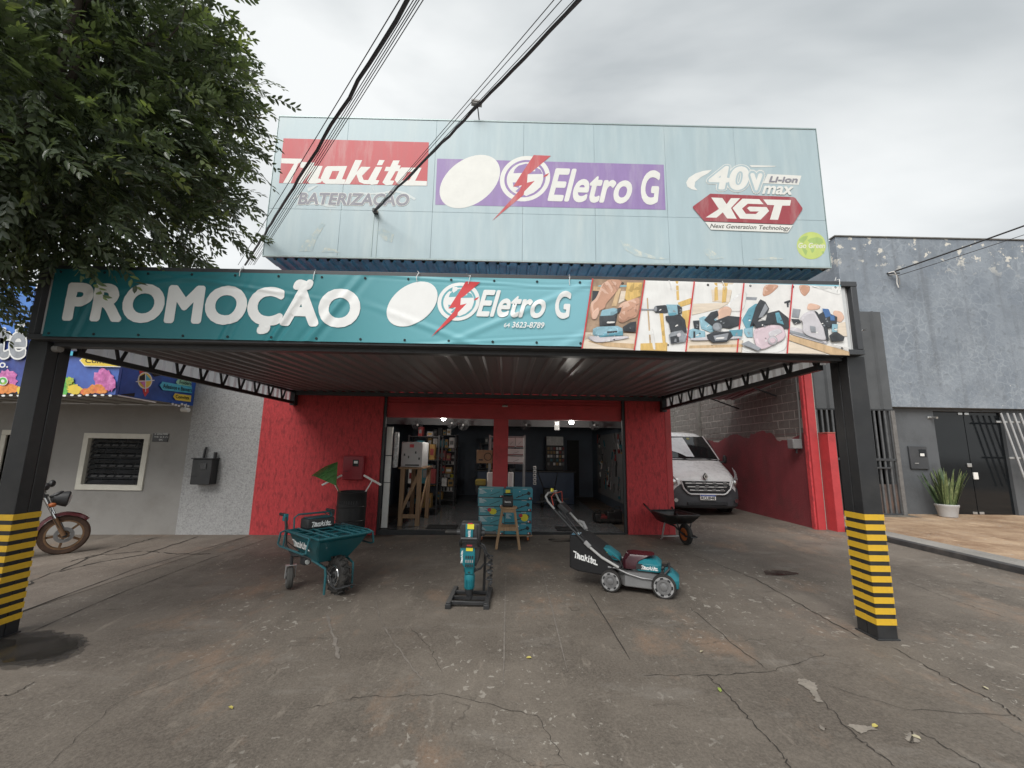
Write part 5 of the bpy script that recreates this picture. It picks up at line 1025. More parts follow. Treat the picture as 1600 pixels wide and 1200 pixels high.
def wheel(par, name, c, ax, r, w, rim_r, mt, mr, tread=0, spokes=0, mh=None, lugw=.02):
    """wheel part > tyre, rim, hub"""
    c = V(c); d = V(ax).normalized(); o = d.orthogonal().normalized(); q = d.cross(o)
    hub = B().cyl(c-d*w*.55, c+d*w*.55, r*.13, n=12).obj(name, mh or M_blkp, par)
    h = w/2; prof = [(rim_r, -h*.85), (rim_r+.3*(r-rim_r), -h), (r-.25*(r-rim_r), -h*.92), (r, -h*.5), (r, h*.5), (r-.25*(r-rim_r), h*.92), (rim_r+.3*(r-rim_r), h), (rim_r, h*.85)]
    b = B(); n = 36; k = len(prof)
    rings = []
    for i in range(n):
        e = o*math.cos(2*math.pi*i/n)+q*math.sin(2*math.pi*i/n); rings.append([c+e*a+d*t for a, t in prof])
    b.loft(rings, False, True); b.obj('tyre', mt, hub)
    if tread:
        b = B()
        for i in range(tread):
            a = 2*math.pi*i/tread
            for s in (-1, 1):
                a2 = a + (math.pi/tread if s > 0 else 0); e = o*math.cos(a2)+q*math.sin(a2); t = d.cross(e); up = e
                m = Matrix(((d*s*.82+t*.57).normalized(), (t*.82-d*s*.57).normalized(), e)).transposed(); b.obox(c+e*(r+.002)+d*(s*w*.24), (w*.52, lugw, .018), m)
        b.obj('tread', mt, hub)
    b = B()
    for s in (-1, 1): b.ring([(rim_r+.004, 0), (rim_r+.004, .012), (rim_r-.012, .012), (rim_r-.02, 0)], c+d*(s*h*.78-.006), d, 30)
    if spokes: b.ring([(rim_r+.002, -h*.6), (rim_r+.002, h*.6), (rim_r-.006, h*.6), (rim_r-.006, -h*.6)], c, d, 30)
    b.lathe([(rim_r-.012, -h*.7), (rim_r-.012, h*.7)], c, d, 30) if not spokes else b.torus(c, d, rim_r-.006, .008, 30, 6)
    if spokes:
        for i in range(spokes):
            a = 2*math.pi*i/spokes; e = o*math.cos(a)+q*math.sin(a); b.bar(c+e*r*.1, c+e*(rim_r-.004), w*.35, r*.09, d)
        b.cyl(c-d*w*.42, c+d*w*.42, r*.2, n=16)
    b.obj('rim', mr, hub)
    return hub

# ================================================================== battery power barrow
cart = thing('power_barrow', 'teal battery powered barrow with pipe rails and knobbly front wheel', 'barrow', (-1.98, 5.26, gz(-1.98)), R(-40))
wheel(cart, 'drive_wheel', (0, 0, .205), (0, 1, 0), .205, .11, .115, M_rubber, M_silver, 15, 8, lugw=.024)
B().torus((0, -.062, .205), (0, 1, 0), .118, .007, 30, 6).obj('bright_ring', M_chrome, cart)
b = B(); b.tube([(-.02, -.085, .21), (.05, -.10, .12), (.16, -.10, .10), (.25, -.07, .13), (.27, 0, .14), (.25, .07, .13), (.16, .10, .10), (.05, .10, .12), (-.02, .085, .21)], .011, 8); b.obj('wheel_guard', M_blkp, cart)
b = B()
for s in (-1, 1):
    b.tube([(0, s*.085, .205), (-.12, s*.12, .30), (-.35, s*.22, .38), (-.62, s*.29, .40), (-.74, s*.31, .48), (-.80, s*.31, .72), (-.83, s*.31, .80), (-.88, s*.31, .83)], .015, 9)
b.tube([(-.35, -.22, .38), (-.35, .22, .38)], .013); b.tube([(-.62, -.29, .40), (-.62, .29, .40)], .013)
b.obj('frame', M_blkp, cart)
for s in (-1, 1):
    g = B().cyl((-.86, s*.31, .83), (-.99, s*.31, .83), .019, n=10).obj('grip', M_blkp, cart); B().obox((-.855, s*.31+.01, .80), (.07, .05, .09)).obj('switch_box', M_tealp if s < 0 else M_blkp, g, bev=.008)
    B().tube([(-.87, s*.31, .80), (-.9, s*.27, .775), (-.98, s*.27, .79)], .006, 6).obj('lever', M_blkp, g)
B().tube([(-.85, -.29, .80), (-.82, -.27, .66), (-.8, -.29, .52), (-.66, -.2, .42)], .006, 6).obj('cable', M_blkp, cart)
# tub
def ringz(x0, x1, y, z): return [V((x0, -y, z)), V((x1, -y, z)), V((x1, y, z)), V((x0, y, z))]
b = B(); b.loft([ringz(-.70, .10, .315, .655), ringz(-.62, -.02, .27, .50), ringz(-.50, -.13, .19, .35)][::-1], False); b.add(ringz(-.5, -.13, .19, .352), [(0, 1, 2, 3)]); b.add(ringz(-.69, .09, .30, .62), [(0, 1, 2, 3)])
tub = b.obj('tub', M_teal, cart, bev=.018)
b = B(); logo(b, (-.54, -.288, .500), (-.12, -.288, .500), (-.56, -.308, .585), (0, -1, .25)); 
b.v = [(x, y-.018, z) for x, y, z in b.v]; b.obj('lettering', M_prw, tub)
b = B(); b.tube([(-.71, -.325, .66), (.11, -.325, .66), (.11, .325, .66), (-.71, .325, .66)], .0135, 8, True)
for y in (-.2, -.1, .1, .2): b.tube([(-.7, y, .672), (.11, y, .672)], .0115, 8)
for x in (-.5, -.3, -.1): b.tube([(x, -.325, .665), (x, .325, .665)], .010, 8)
b.obj('rack_top', M_teal, cart)
for s in (-1, 1):
    b = B(); y = s*.375; b.tube([(-.66, y, .67), (-.70, y+s*.03, .65), (-.70, y+s*.05, .52), (-.64, y+s*.05, .50), (-.02, y+s*.05, .50), (.04, y+s*.05, .52), (.04, y+s*.03, .65), (.0, y, .67)], .0125, 8, True)
    b.tube([(-.45, y, .665), (-.45, y-s*.06, .665)], .01, 6); b.tube([(-.1, y, .665), (-.1, y-s*.06, .665)], .01, 6); b.tube([(-.55, y+s*.04, .67), (-.55, y+s*.05, .50)], .010, 6); b.obj('side_rail', M_teal, cart)
b = B(); b.tube([(-.72, -.24, .66), (-.74, -.24, .80), (-.72, -.2, .84), (-.70, .2, .84), (-.72, .24, .80), (-.71, .24, .66)], .012, 8); b.obj('head_rail', M_teal, cart)
for s in (-1, 1): B().tube([(-.36, s*.19, .36), (-.12, s*.19, .34), (.02, s*.175, .31), (.03, s*.17, .24), (.03, s*.17, .03)], .0135, 8).obj('leg', M_teal, cart)
bb = B().obox((-.60, 0, .735), (.20, .36, .13)).obj('battery_case', M_blkp, cart, bev=.02); B().obox((-.60, 0, .803), (.17, .30, .012)).obj('case_lid', M_teal, bb, bev=.004)
b = B(); logo(b, (-.497, -.13, .70), (-.497, .13, .70), (-.497, -.13, .765), (1, 0, 0)); b.obj('lettering', M_prw, bb)
lb = B().obox((-.42, -.20, .33), (.11, .09, .085)).obj('light_unit', M_blkp, cart, bev=.012); B().cyl((-.37, -.205, .325), (-.352, -.205, .325), .028, n=14).obj('lens', mat('lens', (.7, .72, .7), .1), lb)
b = B(); b.tube([(-.46, -.22, .40), (-.50, -.298, .39), (-.573, -.298, .385), (-.573, -.298, .27)], .019, 8); b.obj('caster_arm', M_blkp, cart)
cs = wheel(cart, 'caster_wheel', (-.585, -.298, .125), (.35, 1, 0), .125, .075, .06, mat('dusty_rubber', (.07, .068, .064), .9, var=.2, dirt=(.14, .13, .12), dirt_amt=.4), M_greyp)
b = B()
for s in (-1, 1): b.bar((-.573+s*.018, -.298+s*.05, .27), (-.583+s*.018, -.298+s*.05, .12), .022, .006, (0, 1, 0))
b.obox((-.573, -.298, .272), (.06, .12, .008), (0, 0, R(-19))); b.obj('caster_fork', M_galv, cart)

# ================================================================== demolition hammer on its stand
jk = thing('demolition_hammer', 'upright teal and black demolition hammer strapped to a black steel stand', 'hammer', (-.385, 5.03, gz(-.385)), R(-2))
b = B()
for x in (-.205, .205): b.obox((x, 0, .035), (.05, .56, .05))
for y in (-.215, .13): b.obox((0, y, .04), (.36, .035, .035))
std = b.obj('stand', M_black, jk, bev=.004)
for x in (-.205, .205):
    for y in (-.27, .27): B().obox((x, y, .022), (.06, .05, .045)).obj('foot', M_black, std, bev=.004)
B().cyl((0, -.04, .03), (0, -.04, .11), .03, .034, 12).obj('socket', M_black, std); B().obox((0, -.04, .035), (.36, .03, .03)).obj('cross_bar', M_black, std)
B().bar((.14, .13, .05), (.15, .1, .48), .025, .03).obj('upright', M_black, std)
hx, hy = -.01, -.04
b = B(); b.cyl((hx, hy, .02), (hx, hy, .07), .028, n=12); b.cyl((hx, hy, .07), (hx, hy, .135), .04, .05, 12); b.obj('chisel_holder', M_blkp, jk)
b = B(); b.lathe([(.052, .135), (.058, .15), (.06, .27), (.056, .29), (.048, .295)], (hx, hy, 0), (0, 0, 1), 16); brl = b.obj('barrel', M_tealp, jk)
for k in range(5): B().obox((hx-.036+k*.018, hy-.058, .20), (.007, .012, .08)).obj('rib', M_tealp, brl)
b = B(); b.lathe([(.064, .31), (.068, .315), (.068, .345), (.064, .35)], (hx, hy, 0), (0, 0, 1), 16); b.tube([(hx+.06, hy-.02, .33), (hx+.12, hy+.02, .345), (hx+.15, hy+.1, .37)], .012, 6); b.obj('strap', M_blkp, jk)
def sec(z, x0, x1, y0, y1): return [V((hx+x0, hy+y0, z)), V((hx+x1, hy+y0, z)), V((hx+x1, hy+y1, z)), V((hx+x0, hy+y1, z))]
b = B(); b.loft([sec(.29, -.05, .05, -.06, .05), sec(.37, -.056, .056, -.075, .06), sec(.42, -.09, .06, -.09, .08), sec(.50, -.105, .065, -.095, .1), sec(.60, -.105, .06, -.095, .1)]); bd = b.obj('motor_housing', M_tealp, jk, bev=.015)
b = B(); b.loft([sec(.385, .058, .075, -.06, .08), sec(.45, .062, .105, -.085, .1), sec(.60, .06, .118, -.085, .11)]); b.obj('side_cover', M_blkp, jk, bev=.012)
for r_i in range(3):
    for k in range(4): B().obox((hx-.035+k*.024, hy-.098, .40+r_i*.045), (.013, .01, .028)).obj('vent', M_blkp if r_i != 1 else M_greyp, bd)
b = B(); logo(b, (hx-.072, hy-.0975, .42), (hx-.072, hy-.0975, .56), (hx-.095, hy-.0975, .42), (0, -1, 0)); b.obj('lettering', M_prw, bd)
b = B(); b.obox((hx+.0, hy-.1, .585), (.075, .006, .06)); b.obj('price_tag', M_yeltag, bd); B().obox((hx, hy-.1035, .615), (.06, .004, .016)).obj('red_note', M_redtag, bd)
# front grip loop
b = B(); b.tube([(hx-.10, hy-.09, .61), (hx-.10, hy-.15, .66), (hx-.085, hy-.17, .70), (hx+.085, hy-.17, .70), (hx+.10, hy-.15, .66), (hx+.10, hy-.09, .61)], .018, 9); b.obox((hx, hy-.07, .615), (.21, .07, .05)); b.obj('front_grip', M_blkp, jk)
b = B(); b.loft([sec(.60, -.1, .105, -.06, .1), sec(.68, -.115, .115, -.07, .11), sec(.80, -.12, .12, -.07, .11), sec(.855, -.11, .11, -.05, .09)]); tp = b.obj('top_housing', M_blkp, jk, bev=.018)
B().obox((hx-.01, hy-.076, .76), (.085, .012, .16)).obj('teal_strip', M_tealp, tp, bev=.004)
b = B(); logo(b, (hx+.004, hy-.0835, .69), (hx+.004, hy-.0835, .775), (hx-.026, hy-.0835, .69), (0, -1, 0)); b.obj('lettering', M_prw, tp)
b = B(); b.obox((hx+.005, hy-.084, .815), (.075, .005, .055)); b.obj('price_tag', M_yeltag, tp); B().obox((hx+.0, hy-.0875, .848), (.05, .003, .012)).obj('red_note', M_redtag, tp)
for s in (-1, 1):
    for k in (-1, 1): B().obox((hx+s*(.088+k*.012), hy-.075, .76), (.01, .012, .15)).obj('rib', M_blkp, tp)
    hd = B().cyl((hx+s*.12, hy, .735), (hx+s*.16, hy, .735), .036, .03, 12).obj('handle', M_blkp, jk); B().cyl((hx+s*.155, hy, .735), (hx+s*.295, hy, .735), .0185, n=12).obj('grip', M_rubber, hd)
# power cord hung in a coil
b = B(); pts = []
for i in range(90):
    a = i/90*2*math.pi*6.5; z = .48-.26*i/90; pts.append((hx+.225+.025*math.cos(a)+.01*math.sin(i*1.7), hy-.0+.03*math.sin(a), z+.02*math.sin(a*.5)))
b.tube(pts, .0085, 6); b.tube([(hx+.10, hy, .63), (hx+.16, hy-.02, .6), (hx+.19, hy-.02, .52), (hx+.225, hy, .48)], .009, 7); b.tube([(hx+.09, hy-.02, .62), (hx+.15, hy-.04, .575), (hx+.185, hy-.03, .49)], .009, 7); b.tube([(hx+.22, hy, .22), (hx+.21, hy-.02, .14), (hx+.20, hy-.02, .05)], .004, 5); crd = b.obj('power_cord', M_blkp, jk)
B().obox((hx+.24, hy-.02, .2), (.03, .03, .05), (0, R(30), 0)).obj('plug', M_blkp, crd, bev=.005)

# ================================================================== battery lawn mower
mw_ = thing('lawn_mower', 'teal and silver lawn mower with black grass bag and tall folding handle', 'mower', (1.27, 5.28, gz(1.3)), R(-21.8))
WH = .55
for x, r in ((0, .125), (.60, .135)):
    for y in (0, WH-.06):
        wheel(mw_, 'wheel', (x, y, r), (0, 1, 0), r, .06, r*.78, M_rubber, M_greyp, 0, 6)
        for k in range(7):
            a_ = k*2*math.pi/7; s_ = -1 if y == 0 else 1; B().obox((x+r*.68*math.cos(a_), y+s_*.027, r+r*.68*math.sin(a_)), (r*.13, .012, r*.26), (0, -a_, 0)).obj('rim_slot', M_blkp, mw_)
        for s in (-1,) if y == 0 else (1,): B().lathe([(r*.62, 0), (r*.6, .008), (r*.42, .009), (r*.40, .002), (r*.3, .002), (r*.28, .014), (.02, .018)], (x, y+s*.024, r), (0, s, 0), 24).obj('hub_cap', M_silver, mw_)
def rr(x0, x1, y0, y1, z, c=.06): return [V(p) for p in ((x0+c, y0, z), (x1-c, y0, z), (x1, y0+c, z), (x1, y1-c, z), (x1-c, y1, z), (x0+c, y1, z), (x0, y1-c, z), (x0, y0+c, z))]
b = B(); b.loft([rr(.09, .60, .03, WH-.07, .075, .09), rr(.07, .62, .02, WH-.06, .085, .09), rr(.07, .60, .03, WH-.07, .20, .10), rr(.04, .56, .06, WH-.1, .235, .11)]); dk = b.obj('deck', M_silver, mw_, bev=.006)
b = B(); b.tube([(-.03, -.0, .28), (.06, .015, .275), (.2, .015, .225), (.36, .012, .195), (.52, .02, .19), (.60, .08, .195)], .013, 8); b.obj('deck_rim', M_silver, mw_)
b = B(); b.loft([rr(.16, .56, .1, WH-.14, .225, .08), rr(.17, .56, .1, WH-.14, .265, .08), rr(.20, .54, .12, WH-.16, .31, .08)]); b.obj('motor_base', M_blkp, mw_, bev=.01)
b = B(); b.loft([rr(.28, .57, .085, WH-.13, .255, .03), rr(.29, .575, .085, WH-.13, .335, .035), rr(.30, .53, .13, WH-.17, .385, .04)]); mc = b.obj('motor_cover', M_tealp, mw_, bev=.005)
b = B(); b.loft([rr(.285, .42, .083, .10, .27, .004), rr(.30, .36, .083, .10, .335, .004)]); b.obj('cover_insert', M_blkp, mw_)
b = B(); logo(b, (.345, .0825, .275), (.54, .0825, .275), (.35, .0825, .32), (0, -1, 0)); b.obj('lettering', M_prw, mc)
b = B(); b.loft([rr(.13, .32, .10, WH-.15, .255, .03), rr(.13, .36, .10, WH-.15, .36, .04), rr(.17, .50, .13, WH-.18, .43, .05)]); b.obj('battery_lid', mat('maroon_black_plastic', (.05, .012, .018), .25, var=.2), mw_, bev=.008)
b = B(); b.loft([rr(.60, .76, .06, WH-.1, .09, .05), rr(.62, .77, .07, WH-.11, .19, .05), rr(.60, .70, .1, WH-.14, .26, .05)]); b.obj('front_guard', M_tealp, mw_, bev=.012)
b = B(); b.tube([(.60, .08, .24), (.66, .1, .30), (.66, WH-.14, .30), (.60, WH-.12, .24)], .014, 8); b.obj('carry_handle', M_blkp, mw_)
b = B(); b.obox((.02, .24, .30), (.20, .34, .06), (0, R(20), 0)); b.obj('rear_flap', M_blkp, mw_, bev=.01)
b = B(); b.loft([rr(-.06, .10, .14, WH-.2, .33, .015), rr(-.10, .08, .13, WH-.19, .38, .015), rr(-.17, -.04, .14, WH-.2, .46, .015)]); tl = b.obj('controller_case', M_tealp, mw_, bev=.004); B().obox((-.07, .131, .405), (.03, .01, .03)).obj('note', M_yeltag, tl)
# bag
bg_ = [[V((.02, y, .17)), V((.05, y, .30)), V((-.10, y, .46)), V((-.34, y, .60)), V((-.50, y, .61)), V((-.505, y, .22)), V((-.40, y, .185))] for y in (-.005, .02, WH-.09, WH-.06)]
for q_ in (bg_[0], bg_[3]):
    cc = sum(q_, V((0, 0, 0)))/len(q_)
    for i in range(len(q_)): q_[i] = cc+(q_[i]-cc)*.96
bag = B().loft(bg_).obj('grass_bag', mat('bag_fabric', (.012, .012, .013), .85, var=.25, scale=30, bump=.4, bscale=200), mw_, bev=.012)
b = B(); logo(b, (-.44, -.0065, .345), (-.15, -.0065, .285), (-.455, -.0065, .430), (0, -1, 0)); b.v = [(x, y-.003, z) for x, y, z in b.v]; b.obj('lettering', M_prw, bag)
B().obox((-.43, .1, .615), (.10, .12, .006), (0, R(-4), 0)).obj('label', mat('label_blue', (.16, .35, .5), .4, var=.5, scale=50), bag)
M_tubeg = mat('grey_tube_paint', (.42, .42, .41), .45, var=.12)
for y in (-.015, WH-.1):
    b = B(); b.tube([(.10, y, .29), (-.10, y, .385), (-.30, y, .53)], .016, 8); b.obj('lower_handle', M_tubeg, mw_); b = B(); b.tube([(-.26, y, .50), (-.48, y, .70), (-.70, y, .91)], .0145, 8); b.obj('upper_handle', M_blkp if y < .1 else M_tubeg, mw_)
    B().obox((-.27, y, .52), (.09, .04, .05), (0, R(42), 0)).obj('clamp', M_greyp, mw_, bev=.01)
b = B(); y0, y1 = .02, WH-.1; b.tube([(-.70, y0, .91), (-.79, y0, 1.0), (-.82, y0, 1.06), (-.80, y0+.03, 1.1), (-.78, y1-.03, 1.1), (-.80, y1, 1.06), (-.76, y1, .98), (-.70, y1, .91)], .014, 8); b.obj('handle_bar', M_greyp, mw_)
b = B(); b.tube([(-.72, y0+.02, .95), (-.75, y0+.03, 1.06), (-.72, y0+.06, 1.1), (-.70, y1-.05, 1.1), (-.70, y1-.02, .95)], .006, 6); b.obj('bail_lever', mat('red_lever', (.4, .05, .03), .5), mw_)
B().obox((-.62, .24, .90), (.16, .20, .07), (0, R(42), 0)).obj('control_box', M_blkp, mw_, bev=.015); B().obox((-.6, y0+.0, .84), (.14, .03, .03), (0, R(42), 0)).obj('grip_sleeve', M_blkp, mw_, bev=.01)
b = B(); b.tube([(-.62, .12, .88), (-.5, .05, .77), (-.38, .03, .64), (-.25, .05, .5), (-.1, .08, .42), (.05, .1, .36)], .006, 6); b.tube([(.02, -.005, .42), (.12, -.01, .36), (.15, .0, .29), (.08, .02, .25)], .006, 6); b.obj('cable', M_blkp, mw_)
B().prism([(-.775, .1, 1.12), (-.775, .13, 1.11), (-.77, .155, 1.125), (-.772, .145, 1.155), (-.777, .115, 1.16)], (.02, .004, 0)).obj('price_tag', M_yeltag, mw_)
b = B(); b.bar((-.30, y0+.01, .55), (-.30, y1-.01, .55), .02, .03); b.tube([(-.37, y1-.03, .62), (-.42, y1+.0, .7), (-.48, y1, .71)], .024, 8); b.obj('cross_tube', M_greyp, mw_)

# ================================================================== steel wheelbarrow
wbw = thing('wheelbarrow', 'black steel builder wheelbarrow with orange rimmed wheel by the red wall', 'wheelbarrow', (3.25, 7.8, gz(3.25)), R(-80))
wheel(wbw, 'wheel', (0, 0, .18), (0, 1, 0), .18, .085, .105, M_rubber, M_orange, 0, 0, M_black)
B().lathe([(.105, -.03), (.1, .0), (.03, .012), (.02, .03)], (0, 0, .18), (0, 1, 0), 20).obj('disc', M_orange, wbw); B().lathe([(.105, .03), (.1, .0), (.03, -.012), (.02, -.03)], (0, 0, .18), (0, 1, 0), 20).obj('disc', M_orange, wbw)
b = B()
for s in (-1, 1): b.tube([(.02, s*.06, .18), (-.15, s*.12, .30), (-.40, s*.20, .34), (-.72, s*.25, .46), (-.98, s*.29, .60), (-1.17, s*.30, .66)], .016, 8)
b.tube([(.02, -.06, .18), (.14, -.09, .17), (.24, -.06, .17), (.24, .06, .17), (.14, .09, .17), (.02, .06, .18)], .014, 8); b.obj('frame', M_black, wbw)
for s in (-1, 1):
    B().cyl((-1.04, s*.295, .625), (-1.2, s*.30, .67), .02, n=10).obj('grip', M_rubber, wbw); B().tube([(-.36, s*.19, .33), (-.45, s*.215, .02), (-.50, s*.21, .0)], .015, 8).obj('leg', M_galv, wbw); B().tube([(-.03, s*.10, .24), (-.03, s*.17, .46)], .011, 7).obj('stay', M_black, wbw)
B().bar((-.46, -.21, .06), (-.46, .21, .06), .02, .02).obj('leg_brace', M_galv, wbw)
def tr_(f, z): return [V((x*f[0]+f[1], y*f[2], z+q_)) for x, y, q_ in ((-.42, -.26, .0), (-.32, -.31, 0), (.30, -.31, 0), (.46, -.22, .02), (.46, .22, .02), (.30, .31, 0), (-.32, .31, 0), (-.42, .26, 0))]
b = B(); b.loft([tr_((1, -.33, 1), .50), tr_((.93, -.34, .93), .45), tr_((.72, -.37, .72), .34), tr_((.55, -.39, .55), .315)][::-1], False); vs_ = tr_((.55, -.39, .55), .3155); b.add(vs_, [tuple(range(8))])
tray = b.obj('tray', M_barrow, wbw); md = tray.modifiers.new('s', 'SOLIDIFY'); md.thickness = .006
b = B(); b.tube(tr_((1, -.33, 1), .502), .010, 7, True); b.obj('tray_rim', M_barrow, wbw)

# ================================================================== stacked tool cartons on a low trolley
trolley = thing('carton_trolley', 'low dark trolley with small casters under the teal cartons', 'trolley', (-.02, 8.1, gz(0)))
B().box(-.53, .50, 8.11, 8.55, .075, .095).obj('board', M_kraft, trolley, True, .004)
for x in (-.45, .42):
    for y in (8.15, 8.5):
        cw = B().cyl((x-.015, y, .028), (x+.015, y, .028), .03, n=12).obj('caster', M_orange, trolley, True); B().box(x-.02, x+.02, y-.02, y+.02, .06, .074).obj('caster_plate', M_galv, cw, True)
NTH = ['topmost', 'second', 'third', 'fourth', 'lowest']; NTHR = ['topmost', 'second', 'third', 'lowest']
def carton(x0, x1, z0, z1, left, k, lab):
    c = thing('carton', lab, 'carton', ((x0+x1)/2, 8.1, z0), group='teal tool cartons stacked at the doorway')
    o = random.Random(k*7+left).uniform(-.012, .012)
    bx = B().box(x0+.003+o, x1-.003+o, 8.1+abs(o), 8.56, z0+.002, z1-.003).obj('box', M_carton2 if left else M_carton, c, True, .003)
    yy = 8.0985+abs(o); w = x1-x0; h = z1-z0; pr = B(); P_ = lambda u, v, n=0: (x0+o+.003+u*(w-.006), yy-.0006*n, z0+.002+v*(h-.005))
    def q4(u0, u1, v0, v1, n, mi): pr.cur = mi; pr.ngon([P_(u0, v0, n), P_(u1, v0, n), P_(u1, v1, n), P_(u0, v1, n)])
    q4(0, 1, 0, .05, 1, 1); q4(.0, .012, 0, 1, 1, 1); q4(.62 if not left else .0, .8 if not left else .6, .955, .99, 1, 0)
    for i in range(5): q4(.06, .12+.04*((i*7+k) % 4)+(.1 if left else .04), .42+i*.09, .46+i*.09, 1, 0)
    if left: pr.cur = 0; pr.ngon([P_(.05, .86, 1), P_(.17, .86, 1), P_(.15, .92, 1), P_(.05, .93, 1)])
    pr.cur = 1; pr.ngon([P_(.38, .22, 1), P_(.40, .16, 1), P_(.83, .56, 1), P_(.81, .62, 1)]) if not left else pr.ngon([P_(.45, .25, 1), P_(.46, .21, 1), P_(.86, .66, 1), P_(.84, .69, 1)])
    if not left:
        pr.ngon([P_(.78, .50, 1), P_(.88, .42, 1), P_(.93, .60, 1), P_(.88, .76, 1), P_(.82, .78, 1)])
        for a in (.45, .6): q4(a, a+.05, .27+(a-.45)*.9, .37+(a-.45)*.9, 2, 1)
    q4(.84, .975, .05, .25, 2, 1); q4(.865, .91, .08, .22, 3, 0); q4(.92, .955, .08, .2, 3, 2)
    if k % 3 == 0: pr.cur = 0; pr.ngon([P_(.50, .72, 2), P_(.53, .70, 2), P_(.54, .78, 2), P_(.51, .80, 2)])
    pr.obj('print', [M_prw, M_blkp, M_prred], bx, True)
    if k == 2:
        cx = .58 if left else .72; n = 22; b = B(); pts = [(x0+w*cx+w*.15*(1 if i % 2 else .85)*math.cos(2*math.pi*i/n), 8.094, z0+h*.5+h*.36*(1 if i % 2 else .85)*math.sin(2*math.pi*i/n)) for i in range(n)]; b.prism(pts, (0, .002, 0)); tg = b.obj('price_star', M_yeltag, c, True); b = B(); b.lathe([(.035, 0), (.035, .002)], (x0+w*(cx-.14), 8.0935, z0+h*.68), (0, -1, 0), 16); b.obj('red_dot', M_redtag, tg, True)
for k in range(5):
    z1 = .935-k*.168; carton(-.53, -.035, z1-.166, z1, 1, k, 'pale teal carton, %s of the left column of five%s' % (NTH[k], ', with a yellow price star' if k == 2 else ''))
for k in range(4):
    z1 = .94-k*.211; carton(-.02, .495, z1-.209, z1, 0, k, 'teal trimmer carton, %s of the right column of four%s' % (NTHR[k], ', with a yellow price star' if k == 2 else ''))
# stool and the case on it
st_ = thing('stool', 'pale wooden bar stool in front of the teal cartons', 'stool', (.045, 7.62, gz(0)))
B().lathe([(.145, .655), (.155, .66), (.155, .685), (.148, .69)], (0, 0, 0), (0, 0, 1), 24).obj('seat', M_wood, st_)
for sx in (-1, 1):
    for sy in (-1, 1): B().bar((sx*.20, sy*.18, 0), (sx*.105, sy*.1, .655), .034, .034).obj('leg', M_wood, st_, bev=.004)
for y, z in ((-1, .33), (1, .33)): B().bar((-.152, y*.142, z), (.152, y*.142, z), .022, .06).obj('stretcher', M_wood, st_, bev=.003)
for x in (-1, 1): B().bar((x*.145, -.135, .39), (x*.145, .135, .39), .022, .05).obj('stretcher', M_wood, st_, bev=.003)
B().box(-.11, .11, -.115, -.095, .60, .655).obj('apron', M_wood, st_)
cse = thing('tool_case', 'small black and teal tool case standing on the stool', 'case', (.03, 7.6, gz(0)+.692)); B().box(-.095, .095, -.07, .07, 0, .19).obj('body', M_blkp, cse, bev=.02)
B().box(-.09, .09, -.05, .06, .192, .31).obj('lid', M_tealp, cse, bev=.012); B().box(-.04, .04, -.056, -.052, .235, .29).obj('price_tag', M_yeltag, cse); b = B(); logo(b, (-.06, -.0725, .07), (.06, -.0725, .07), (-.06, -.0725, .1), (0, -1, 0)); b.obj('lettering', M_prw, cse); B().tube([(-.07, -.04, .19), (-.07, -.05, .225), (.07, -.05, .225), (.07, -.04, .19)], .01, 7).obj('handle', M_blkp, cse)

# ================================================================== drum with garden tools, red cabinet
drum = thing('steel_drum', 'black ribbed steel drum holding a green rake by the red wall', 'drum', (-2.95, 8.25, gz(-2.95)))
dc = V((-2.95, 8.25, gz(-2.95)))
prof = [(.26, .07), (.272, .075), (.272, .09), (.267, .095), (.267, .345), (.275, .352), (.275, .366), (.267, .373), (.267, .60), (.275, .607), (.275, .621), (.267, .628), (.267, .86), (.272, .868), (.272, .885), (.262, .89), (.255, .885), (.25, .5), (.02, .5)]
B().lathe(prof, (0, 0, 0), (0, 0, 1), 36).obj('shell', mat('gloss_black_drum', (.010, .010, .011), .5, var=.2, coat=0), drum)
for a in (-140, -40, 60): B().cyl((.2*math.cos(R(a)), .2*math.sin(R(a)), .03), (.2*math.cos(R(a))+.03, .2*math.sin(R(a)), .03), .03, n=10).obj('caster', M_blkp, drum)
for k in range(9): B().obox((-.17+k*.042, -math.sqrt(.272**2-(-.17+k*.042)**2)-.0, .70), (.02, .006, .06), (0, 0, (-.17+k*.042)*3.2)).obj('louvre', M_black, drum)
rk = thing('leaf_rake', 'green fan shaped leaf rake sticking out of the black drum', 'rake', dc)
z1 = lambda x, y, Y: at(420+x/5, 700+y/5, Y)
hb = z1(525, 290, 8.1); b = B()
for i in range(27):
    f = i/26; t_ = z1(345+(535-345)*f, 212+(110-212)*f-14*math.sin(f*math.pi), 8.06); m_ = hb.lerp(t_, .6); b.tube([hb+V((0, 0, 0)), m_, t_, t_+V((0, -.04, -.01))], .0085, 5)
for f2 in (.45, .72): b.tube([hb.lerp(z1(345, 212, 8.06), f2)+V((0, -.006, 0)), hb.lerp(z1(440, 145, 8.06), f2)+V((0, -.006, 0)), hb.lerp(z1(535, 110, 8.06), f2)+V((0, -.006, 0))], .009, 5)
b.obj('fan', mat('green_plastic', (.05, .17, .03), .45, var=.3, scale=20), rk, True); B().tube([hb+V((-.01, 0, .03)), z1(545, 330, 8.15), dc+V((.1, .05, .52))], .013, 8).obj('handle', mat('brown_handle', (.22, .13, .06), .6), rk, True)
